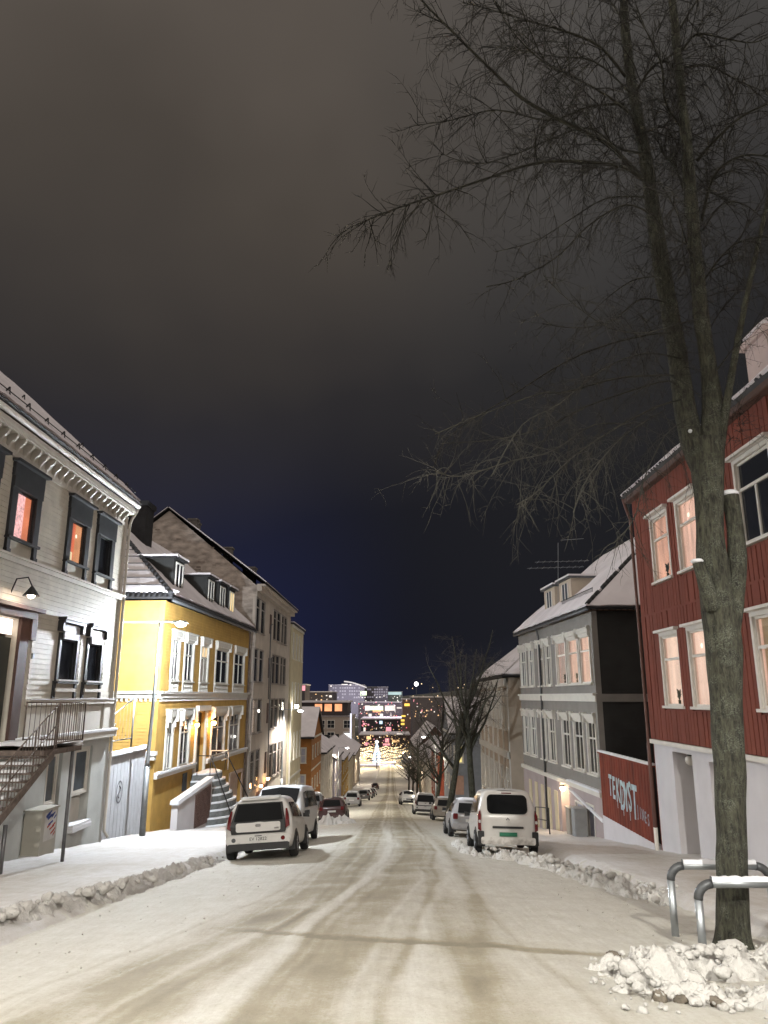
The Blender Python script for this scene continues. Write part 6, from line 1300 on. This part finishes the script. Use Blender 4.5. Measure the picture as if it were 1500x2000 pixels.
    for cx, cy_ in ((1300, 610), (1330, 700), (1470, 500), (1440, 830)):   # tufts of suckers on the stems
        for j in range(34): twig(tw, P(cx + random.uniform(-14, 14), cy_ + random.uniform(-40, 40), random.uniform(-.3, 0)), (rnd() + Vector((0, -.4, .3))).normalized(), random.uniform(.2, .65), .004, 1, .05)
    o = tw.build('crown', M['twig'], T, False, 'stuff')
big_tree()

def street_tree(label, x, y, h, lean, seed, spread=.45, forks=2, tw_n=420, r0=.22, first=.35):
    random.seed(seed); z = gz(x, y); T = thing('street_tree', label, 'tree', (x, y, z), 'bare trees lining the right side'); base = Vector((x, y, z - .2)); top = base + Vector((lean, 0, h * .55)); tk = MB(); crown = MB(); ends = []
    mid = base.lerp(top, .5) + Vector((lean * .1, 0, 0)); pts = smooth_pts([base, mid, top], 4); tk.tube(pts, [r0 * (1 - .4 * i / (len(pts) - 1)) for i in range(len(pts))], 9); tk.build('trunk', M['bark'], T, True)
    for k in range(7 + forks * 3):
        t = random.uniform(first, 1); s = base.lerp(top, t) if t < .98 else top; an = random.uniform(0, 6.28); d = Vector((math.cos(an) * spread * 2, math.sin(an) * spread * 2, random.uniform(.5, 1.5))).normalized(); l = h * random.uniform(.25, .5) * (1.2 - .4 * t)
        pp = [s]; dd = d
        for i in range(5): dd = (dd + rnd() * .16 + Vector((0, 0, .03))).normalized(); pp.append(pp[-1] + dd * l / 5)
        MB().tube(pp, [r0 * .45 * (1 - .8 * i / 5) for i in range(6)], 5).build('limb', M['bark'], T, True); ends.append(pp)
    for j in range(tw_n):
        pp = random.choice(ends); t = random.uniform(.2, .999) * 5; i = int(t); s = pp[i].lerp(pp[i + 1], t - i); twig(crown, s, (rnd() + Vector((0, 0, .35))).normalized(), random.uniform(.4, 1.3) * h / 11, .008 * h / 11, 1, .03)
    crown.build('crown', mat('twig_far', (.06, .052, .043), .9), T, False, 'stuff')
p = on_y(866, 1592, 47.5); street_tree('bare forked tree with dark leaning trunk beside the frosted car', 3.2, 46.5, 12.0, 1.1, 2, .36, 2, 420, .21, .5)
street_tree('tall bare tree with pale lit trunk behind the silver car', 4.8, 45.5, 12.6, -.3, 4, .30, 2, 360, .22, .55)
street_tree('small dark bare tree, first below the two tall trees', 4.3, 76, 12.0, .8, 6, .55, 3, 620, .2)
street_tree('small dark bare tree, second below the two tall trees', 4.0, 104, 12.5, -.4, 8, .55, 3, 560, .2)
street_tree('thin bare tree, third below the two tall trees', 4.2, 128, 12.5, .2, 9, .55, 3, 480, .2)
street_tree('thin bare tree, fourth below the two tall trees', 4.3, 156, 11, .2, 10, .5, 2, 320, .22)
street_tree('thin bare tree, last of the row down the hill', 4.3, 190, 12, .2, 12, .5, 2, 320, .24)

# ================================================================== SNOW BANKS
def ico(sub):
    b = bmesh.new(); bmesh.ops.create_icosphere(b, subdivisions=sub, radius=1); v = [x.co.copy() for x in b.verts]; f = [tuple(q.index for q in x.verts) for x in b.faces]; b.free(); return v, f
ICO = {k: ico(k) for k in (1, 2, 3, 4)}
def lump(mb, c, r, sub=2, amp=.38, sq=.8):
    v, f = ICO[sub]; o = rnd() * 50; rot = Matrix.Rotation(random.uniform(0, 6.28), 3, rnd()); sx = random.uniform(.75, 1.3)
    out = []
    for p in v:
        k = 1 + amp * noise.noise(p * 1.1 + o) + amp * .55 * noise.noise(p * 2.7 + o) + (amp * .40 * noise.noise(p * 6. + o) + amp * .2 * noise.noise(p * 13. + o) if sub > 2 else 0)
        q = rot @ Vector((p.x * sx, p.y, p.z * .9)) * k * r; out.append(Vector(c) + Vector((q.x, q.y, q.z * sq)))
    mb.add(out, f)
def bank_mat(name, clean, dirty, lo=.46, hi=.66, sc=3.2):
    m = mat(name, clean, .9, .05, sc, 1.0, 46); r = [x for x in m.node_tree.nodes if x.type == 'VALTORGB'][0]; n = [x for x in m.node_tree.nodes if x.type == 'TEX_NOISE'][0]; n.inputs['Detail'].default_value = 8; n.inputs['Roughness'].default_value = .65
    r.color_ramp.elements[0].color = (*clean, 1); r.color_ramp.elements[1].color = (*dirty, 1); r.color_ramp.elements[0].position = lo; r.color_ramp.elements[1].position = hi + .14; q = r.color_ramp.elements.new(hi); q.color = (*[a * .55 + b * .45 for a, b in zip(clean, dirty)], 1); return m
def billow(x, y, sd): return abs(noise.noise((x, y, sd)))
def mound(mb, line, w0, h0, nx=16, seed=1., rough=1., n=10):
    """a ridge of ploughed snow along a ground line"""
    pts = smooth_pts([Vector((x, y, 0)) for x, y in line], n); rows_ = []
    for i, p in enumerate(pts):
        t = (pts[min(i + 1, len(pts) - 1)] - pts[max(i - 1, 0)]).normalized(); s = Vector((t.y, -t.x, 0)); f = i / (len(pts) - 1); en = min(1, 5 * f, 5 * (1 - f)); row = []
        for j in range(nx + 1):
            q = (j / nx * 2 - 1); x = p + s * (q * w0 * (.8 + .5 * noise.noise((i * 3. / n, seed, 0)))); sh = max(0, 1 - q * q); X, Y = x.x, x.y
            h = h0 * en * sh * (.8 + .9 * noise.noise((X * 2.2, Y * 2.2, seed)) + .35 * noise.noise((X * 6, Y * 6, seed)))
            h += rough * min(1, sh * 2.2) * (.19 * (.22 - billow(X * 4.2, Y * 4.2, seed)) + .12 * (.2 - billow(X * 9, Y * 9, seed + 3)) + .055 * (.2 - billow(X * 21, Y * 21, seed + 5)) + .018 * noise.noise((X * 50, Y * 50, seed)))
            row.append(Vector((X, Y, gz(X, Y) + h - .035)))
        rows_.append(row)
    m = nx + 1; mb.add([v for r in rows_ for v in r], [(a * m + j, a * m + j + 1, (a + 1) * m + j + 1, (a + 1) * m + j) for a in range(len(rows_) - 1) for j in range(nx)])
def banks():
    random.seed(33)
    bm_ = bank_mat('bank_snow', (.60, .59, .56), (.10, .08, .05), .55, .68, 3.4)
    b = MB(); line = [(2.0, 8.0), (2.5, 8.1), (3.0, 8.35), (3.8, 8.75), (4.7, 8.9), (5.6, 9.)]
    mound(b, line, .56, .26, 84, 2., 1., 34); mound(b, [(2.15, 7.3), (2.8, 7.25), (3.5, 7.3), (4.3, 7.5), (5.2, 7.6)], .50, .13, 64, 5., .9, 34)
    for i in range(110):
        t = random.random() * 5; k = int(t); x = line[k][0] + (line[k + 1][0] - line[k][0]) * (t - k); y = line[k][1] + (line[k + 1][1] - line[k][1]) * (t - k); o = random.gauss(0, .30) - (.15 if random.random() < .3 else 0); r = min(.10, .012 + random.expovariate(1 / .022)); yy = y + o; xx = x + random.gauss(0, .12); h = .27 * max(0, 1 - (o / .62) ** 2) * min(1, .4 + t * .5)
        lump(b, (xx, yy, gz(xx, yy) + h * .85 - r * .35), r, 3, .34)
    for i in range(160):
        x = random.uniform(1.75, 4.6); y = random.uniform(6.7, 7.7); r = .008 + random.expovariate(1 / .014); lump(b, (x, y, gz(x, y) + .02 + max(0, .06 - abs(y - 7.3) * .1)), min(r, .06), 2, .6)
    o = b.build('foreground_snow_bank', bm_, None, True); tag(o, 'heap of lumpy ploughed snow at the foot of the large tree', 'snow bank', kind='stuff')
    # dirty clods at the kerb end of the heap
    dm = bank_mat('dirty_clod', (.23, .20, .16), (.05, .042, .03), .40, .60, 5)
    for i, (x, y, r, lb) in enumerate(((2.28, 7.12, .06, 'dark dirty ice clod, leftmost at the toe of the snow heap'), (2.44, 7.08, .05, 'dark ice clod second along the toe of the snow heap'), (2.72, 7.02, .055, 'brown ice clod in the middle of the heap toe'), (2.36, 8.80, .065, 'dark upright clod at the end of the brown road stripe'))):
        q = MB(); lump(q, (x, y, gz(x, y) + r * .7), r, 3, .5); o = q.build('ice_clod', dm, None, True); tag(o, lb, 'ice clod', 'dirty ice clods at the snow heap')
    b = MB(); line = [(4.75, 13.6), (4.45, 15.5), (4.2, 17.8), (3.85, 20.5), (3.2, 22.2), (2.65, 22.6)]; mound(b, line, .50, .20, 40, 8., 1.5, 40)
    mound(b, [(2.5, 22.7), (2.3, 24.5), (2.25, 26.8), (2.4, 29)], .28, .16, 24, 9., 1.2, 30)
    for i in range(120):
        t = random.random() * 5; k = int(t); x = line[k][0] + (line[k + 1][0] - line[k][0]) * (t - k); y = line[k][1] + (line[k + 1][1] - line[k][1]) * (t - k); o = random.gauss(0, .24); r = min(.10, .015 + random.expovariate(1 / .025)); xx = x + o * .8; yy = y + random.gauss(0, .15); h = .28 * max(0, 1 - (o / .5) ** 2)
        lump(b, (xx, yy, gz(xx, yy) + h * .9 - r * .1), r, 3 if r > .05 else 2, .45, .9)
    o = b.build('kerb_snow_bank', bank_mat('kerb_snow', (.62, .61, .58), (.14, .12, .08), .55, .70, 2.2), None, True); tag(o, 'ridge of broken snow running from the tree to the white delivery van', 'snow bank', kind='stuff')
    b = MB(); line = [(-5.45, 9.0), (-5.15, 10.9), (-5.0, 13.5), (-4.9, 16.6), (-4.85, 20), (-4.8, 22.5)]; mound(b, line, .30, .11, 40, 12., 1.0, 60)
    for i in range(110):
        t = random.random() ** 1.3 * 4.9; k = int(t); x = line[k][0] + (line[k + 1][0] - line[k][0]) * (t - k); y = line[k][1] + (line[k + 1][1] - line[k][1]) * (t - k); r = (.025 + random.expovariate(1 / .04)) * (1 if t < 3 else .45); r = min(r, .085); o = random.gauss(0, .12); lump(b, (x + o, y, gz(x, y) + .08 + r * .05), r, 3 if r > .05 else 2, .42, .9)
    o = b.build('left_snow_bank', bank_mat('left_snow', (.50, .485, .46), (.17, .145, .12), .42, .68, 1.3), None, True); tag(o, 'row of grey snow clods along the left kerb in front of the white house', 'snow bank', kind='stuff')
    b = MB()
    for x, y, w_, h in ((-3.2, 47.5, .9, .55), (-3.9, 47.9, .7, .4), (-4.6, 34.6, .5, .25), (4.6, 42, .8, .5), (5.0, 40, .8, .4), (4.4, 53, .7, .45), (-2.8, 48.2, .6, .4)):
        mound(b, [(x - w_, y - .2), (x - w_ * .3, y), (x + w_ * .3, y + .1), (x + w_, y + .3)], w_ * .8, h, 20, x + y, 1., 10)
    o = b.build('lower_snow_heap', MATS['kerb_snow'], None, True); tag(o, 'small snow heaps between the parked cars farther down', 'snow heap', kind='stuff')
    # loose crumbs of snow and dirt on the road
    b = MB()
    for i in range(260):
        if i < 150: x, y = random.gauss(3.4, .8), random.uniform(9.5, 20)
        else: x, y = random.uniform(-4.6, -2.5), random.uniform(8, 22)
        lump(b, (x, y, gz(x, y) + .005), random.uniform(.005, .017), 1, .4)
    o = b.build('road_crumbs', bank_mat('crumbs', (.55, .52, .46), (.12, .10, .07), .4, .7, 9), None, True); tag(o, 'loose snow crumbs and grit scattered over the road edges', 'grit', kind='stuff')
banks()

# ================================================================== STEEL HOOPS
def hoop(label, x0, x1, y, zt, zb, y1=None):
    H = thing('steel_hoop', label, 'hoop barrier', (x0, y, zb), 'steel hoops guarding the tree'); r = .047; y1 = y if y1 is None else y1
    A, B = Vector((x0, y, 0)), Vector((x1, y1, 0)); u = (B - A).normalized(); U = Vector((0, 0, 1)); bend = .17
    MB().tube([A + U * (zb - .2), A + U * (zt - bend)], r, 14).build('leg', M['galv'], H, True); MB().tube([B + U * (zb - .2), B + U * (zt - bend)], r, 14).build('leg', M['galv'], H, True)
    for P0, s in ((A, 1), (B, -1)):
        pts = [P0 + u * s * bend * (1 - math.cos(R(a))) + U * (zt - bend + bend * math.sin(R(a))) for a in range(0, 91, 15)]; MB().tube(pts, r * 1.12, 14).build('elbow', M['galv_dark'], H, True)
    MB().tube([A + u * bend + U * zt, B - u * bend + U * zt], r, 14).build('top_bar', M['galv'], H, True)
    n = 26; vs = []
    for i in range(n + 1):
        p = (A + u * bend).lerp(B - u * bend, i / n) + U * zt; h = .03 + .018 * noise.noise((i * .7, x0, y)); s = Vector((-u.y, u.x, 0))
        vs += [p + s * .045 + U * (r - .02), p + s * .03 + U * (r + h), p - s * .03 + U * (r + h), p - s * .045 + U * (r - .02)]
    MB().add(vs, [(i * 4 + k, i * 4 + k + 1, i * 4 + 5 + k, i * 4 + 4 + k) for i in range(n) for k in range(3)]).build('snow_strip', M['snow'], H, True)
hoop('steel hoop barrier standing behind the large tree trunk', 3.66, 4.95, 10.62, -.56, -1.35); hoop('steel hoop barrier in front of the large tree trunk', 3.62, 4.66, 9.62, -.55, -1.25)

# ================================================================== THE TOWN BELOW
def town():
    random.seed(77)
    dk = [mat('town_wall_%d' % i, c, .9, .15, .05) for i, c in enumerate(((.10, .09, .10), (.16, .14, .15), (.07, .065, .075), (.20, .17, .16), (.12, .08, .09)))]
    wl = [glow('town_warm', (1., .58, .25), 1.3, .3, .1), glow('town_white', (1., .90, .80), 1.0, .3, .1), glow('town_pink', (1., .35, .42), 1.0, .3, .1), glow('town_blue', (.6, .8, 1.), 1.2, .3, .1), glow('town_amber', (1., .60, .08), 1.4, .2, .1)]
    def block(nm, lb, xl, xr, yt, yb, y, m, lights, depth=25, wm_=0, snow=True, fw=None):
        a, b = on_y(xl, yt, y), on_y(xr, yt, y); zb = min(on_y(xl, yb, y).z, zr(y)); H = thing(nm, lb, 'building', (a.x, y, zb)); MB().box(a.x, b.x, y, y + depth, zb - 1, a.z).build('wall', m, H)
        MB().box(a.x - .4, b.x + .4, y - .4, y + depth, a.z, a.z + .5).build('roof_snow', M['snow_roof'], H)
        if y > 400 and y < 1000:
            for i in range(int((xr - xl) * .55)):
                u, v = random.uniform(xl + 1, xr - 2), random.uniform(yt + 2, min(yb, yt + 40) - 3); p, q = on_y(u, v, y), on_y(u + random.choice((1.2, 1.8, 2.6)), v + random.choice((1.4, 2.0)), y); MB().box(p.x, q.x, y - .2, y - .03, q.z, p.z).build('lit_window', random.choice((wl[0], wl[0], wl[1], wl[2], glow('town_dim', (.5, .33, .22), .5, .4, .2), glow('town_dim', (.5, .3, .2)))), H)
        for (x0, x1, y0, y1, k) in lights: p, q = on_y(x0, y0, y), on_y(x1, y1, y); MB().box(p.x, q.x, y - .25, y - .02, q.z, p.z).build('lit_window', wl[k] if isinstance(k, int) else k, H)
        return H
    sgn = glow('sign_green', (.75, 1., .55), 1.6, .2, .1); orange = glow('sign_orange', (1., .36, .12), 1.4, .2, .1)
    # the big lit building on the skyline
    y = 1150; pale = mat('hospital_wall', (.17, .16, .19), .8, .08, .02); lt = []
    H = block('round_roofed_building', 'large pale lit building with curved roof edge on the skyline', 642, 712, 1338, 1372, y, pale, [(704, 716, 1350, 1358, sgn), (645, 648, 1339, 1341, 1), (683, 686, 1336, 1339, 1), (667, 679, 1336, 1337.5, 1)], 60)
    for r_ in range(4):
        for c in range(14): 
            if random.random() < .75: p, q = on_y(645 + c * 4.6, 1342 + r_ * 6.2, y), on_y(647.8 + c * 4.6, 1345 + r_ * 6.2, y); MB().box(p.x, q.x, y - .3, y - .02, q.z, p.z).build('lit_window', glow('hosp_dim', (.42, .38, .48), .42, .5, .05), H)
    n = 16; q = MB()
    pts = [on_y(672 + 44 * i / n, 1331 + 12 * (i / n) ** 1.6, y - 3) for i in range(n + 1)]; q.tube(pts, 1.0, 5); q.build('roof_edge', glow('hosp_edge', (.9, .82, .78), .6, .1, .05), H)
    spot('floodlight', on_y(680, 1368, y - 60), 1.6e5, (.92, .88, 1), 150, .5, 3, None, on_y(690, 1345, y)).name = 'building_floodlight'
    H = block('flat_roofed_building', 'flat-roofed pale building beside the curved-roof building on the skyline', 714, 758, 1342, 1372, y + 40, pale, [], 60)
    for r_ in range(4):
        for c in range(9):
            if random.random() < .8: p, q = on_y(717 + c * 4.6, 1345 + r_ * 5, y + 40), on_y(720 + c * 4.6, 1348 + r_ * 5, y + 40); MB().box(p.x, q.x, y + 39.7, y + 39.98, q.z, p.z).build('lit_window', glow('hosp_dim', (.5, .5, .6)), H)
    H = block('lit_hall', 'low pale-green lit hall right of the skyline buildings', 757, 786, 1351, 1358, y + 80, mat('hall_wall', (.35, .42, .42), .7), [(757, 784, 1351.5, 1357, glow('hall_glow', (.55, .75, .75), .8, .15, .05))], 30)
    # nearer town blocks
    block('red_lit_tower', 'tower with red lit letters behind the cream block', 575, 596, 1338, 1400, 330, dk[2], [(583, 596, 1339, 1349, 2), (583, 586, 1357, 1360, 1)], 20)
    block('dark_roof_block', 'dark broad roof block left of the far street', 586, 648, 1352, 1420, 420, dk[0], [(643, 648, 1358, 1362, 1)], 40)
    block('neon_shop_block', 'shop block with bright green and white signs above the far street', 700, 800, 1372, 1420, 640, dk[1], [(713, 722, 1378, 1388, 1), (722, 748, 1379, 1387, sgn), (728, 744, 1387, 1391, orange), (752, 772, 1378, 1388, 1), (775, 786, 1381, 1384, 1), (720, 726, 1394, 1403, 1), (742, 748, 1394, 1403, 1), (738, 742, 1376, 1378, 1)], 60)
    block('dark_hall', 'dark long hall with two lamps in the middle of the town', 705, 800, 1405, 1440, 560, dk[2], [(709, 713, 1412, 1416, 2), (718, 721, 1414, 1417, 2), (741, 747, 1408, 1414, 3), (710, 714, 1421, 1430, 1), (754, 764, 1420, 1428, 2)], 60)
    block('red_sign_block', 'block with red shop signs at the end of the street', 702, 800, 1436, 1500, 470, dk[4], [(752, 760, 1442, 1450, 2), (748, 762, 1452, 1456, 2), (775, 788, 1432, 1436, 1), (766, 780, 1445, 1450, 0), (716, 724, 1438, 1444, 0), (712, 718, 1450, 1456, 2)], 40)
    block('brick_tower', 'brown brick block with yellow lit windows right of the far street', 786, 822, 1366, 1480, 520, mat('brick_far', (.20, .13, .11), .9), [(790, 800, 1374, 1379, 4), (784, 792, 1397, 1400, 4), (783, 790, 1405, 1409, 4), (783, 790, 1412, 1416, 4)], 40)
    H = thing('church', 'small pale church with slender lit spire in the town centre', 'church', (10, 600, -29)); y = 600; c = on_y(771, 1420, y)
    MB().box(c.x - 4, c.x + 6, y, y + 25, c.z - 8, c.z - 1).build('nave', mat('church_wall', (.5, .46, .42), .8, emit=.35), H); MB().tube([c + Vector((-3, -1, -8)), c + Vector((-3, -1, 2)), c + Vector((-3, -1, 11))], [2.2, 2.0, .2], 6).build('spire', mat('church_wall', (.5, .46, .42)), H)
    block('dark_wide_block', 'dark broad block behind the bare trees on the right', 805, 905, 1362, 1480, 430, dk[0], [], 40)
    block('orange_shop', 'orange-lit shop front at the bottom of the street', 693, 716, 1476, 1500, 352, dk[3], [(696, 716, 1478, 1497, glow('shop_orange', (1., .42, .16), .9, .3, .3))], 12)
    block('glass_kiosk', 'long low kiosk with pale lit roof edge at the bottom of the street', 690, 772, 1492, 1506, 345, dk[3], [(692, 770, 1492, 1495, glow('kiosk_edge', (.75, .75, 1.), .8, .15, .3)), (718, 764, 1499, 1504, glow('kiosk_warm', (1., .72, .5), .7, .3, .3))], 8)
    # lit fronts facing up the street on the left of the square
    block('lit_corner_shop', 'brightly lit pale yellow shop front left of the string lights', 672, 694, 1478, 1540, 292, M['cream'], [(674, 692, 1500, 1520, wl[0]), (675, 691, 1484, 1494, glow('shop_cream', (1., .80, .48), 1.2, .25, .4))], 12)
    # string lights across the square
    for i, (yy, yl, yr, xl, xr) in enumerate(((330, 1470, 1468, 640, 790), (338, 1461, 1460, 645, 792), (346, 1477, 1474, 655, 786), (354, 1466, 1464, 640, 800), (362, 1484, 1483, 690, 786), (322, 1489, 1487, 630, 700), (334, 1474, 1471, 650, 790), (342, 1466, 1464, 648, 795), (350, 1480, 1480, 672, 788), (358, 1458, 1456, 660, 785))):
        a, b = on_y(xl, yl, yy), on_y(xr, yr, yy); G_ = thing('string_lights', 'warm string of bulbs hung across the far town square', 'string lights', a, 'string lights over the square')
        G_['label'] = 'warm string of bulbs hung across the far town square'
        n = 44 if xr - xl > 100 else 22; pts = [a.lerp(b, t / n) + Vector((0, 0, -1.6 * math.sin(math.pi * ((t / n * 4) % 1)) * .5)) for t in range(n + 1)]; MB().tube(pts, .03, 3).build('cable', M['black'], G_)
        q = MB()
        for k in range(n): p = pts[k] - Vector((0, 0, .3)); q.sphere(p, random.choice((.16, .22, .30)), 6, 4)
        q.build('bulbs', glow('bulb_string', (1., .74, .40), 2.4, .1), G_)['kind'] = 'stuff'
    # lit tree of lights
    T = thing('light_tree', 'tall blue-white tree of lights in the middle of the far street', 'christmas tree', on_y(735, 1490, 318)); y = 318; base = on_y(736, 1492, y); top = on_y(736, 1452, y); h = top.z - base.z
    MB().tube([base - Vector((0, 0, 2)), top], [.25, .05], 6).build('trunk', M['black'], T); q = MB()
    for i in range(220):
        t = random.random(); r_ = 2.1 * (1 - t) ** .6 * random.uniform(.4, 1); a = random.uniform(0, 6.28); q.sphere(base + Vector((math.cos(a) * r_, math.sin(a) * r_, t * h)), random.choice((.12, .18, .26)), 5, 3)
    q.build('fairy_lights', glow('fairy_blue', (.62, .80, 1.), 1.6, .1), T)['kind'] = 'stuff'; MB().sphere(top + Vector((0, 0, .6)), .7, 8, 5).build('star', glow('star_white', (.9, .95, 1.), 2, .05), T)
    random.seed(5)
    # the scatter of far lamps over town and hillside: nobody could count it
    for nm, lb, col, m_, n, rng, dist in (('white_town_lights', 'scatter of white lamps over the far town', (1, .93, .85), 1.6, 170, (690, 800, 1358, 1450), (450, 1000)), ('warm_hill_lights', 'scattered warm lamps over the dark far hillside', (1., .72, .42), 2.0, 60, (790, 960, 1334, 1420), (900, 2200)), ('red_town_lights', 'scatter of red lights and signs in the far town', (1., .16, .22), 1.5, 60, (700, 800, 1370, 1480), (460, 620)), ('warm_town_lights', 'scatter of warm lamps along the far street', (1., .66, .30), 1.7, 300, (650, 800, 1436, 1500), (300, 460))):
        q = MB()
        for i in range(n):
            yy = random.uniform(*dist); p = on_y(random.uniform(rng[0], rng[1]), random.uniform(rng[2], rng[3]), yy); q.sphere(p, yy / FPX * random.choice((.35, .5, .7, 1.0)), 6, 4)
        o = q.build(nm, glow('g_' + nm, col, m_, .1)); tag(o, lb, 'town lights', kind='stuff')
    q = MB().tube([on_y(813, 1350, 700), on_y(813, 1336, 700)], .25, 5); FL = thing('floodlight_mast', 'floodlight mast with round white glare above the far town', 'light mast', on_y(813, 1350, 700)); zz = on_y(813, 1336, 700)
    MB().tube([Vector((zz.x, 700, -30)), zz], .3, 6).build('mast', M['galv_dark'], FL); MB().sphere(zz, 1.9, 12, 8).build('lamp', glow('mast_lamp', (1., .98, .95), 6, .02), FL, True)
    for x_, yy, e_ in ((-14, 330, 15000), (4, 345, 15000), (-30, 350, 14000)): point('square_light', (x_, yy, zr(yy) + 7), e_, (1, .78, .48), .4)
    point('square_light', (0, 600, 0), 30000, (.9, .8, 1), 1)
town()
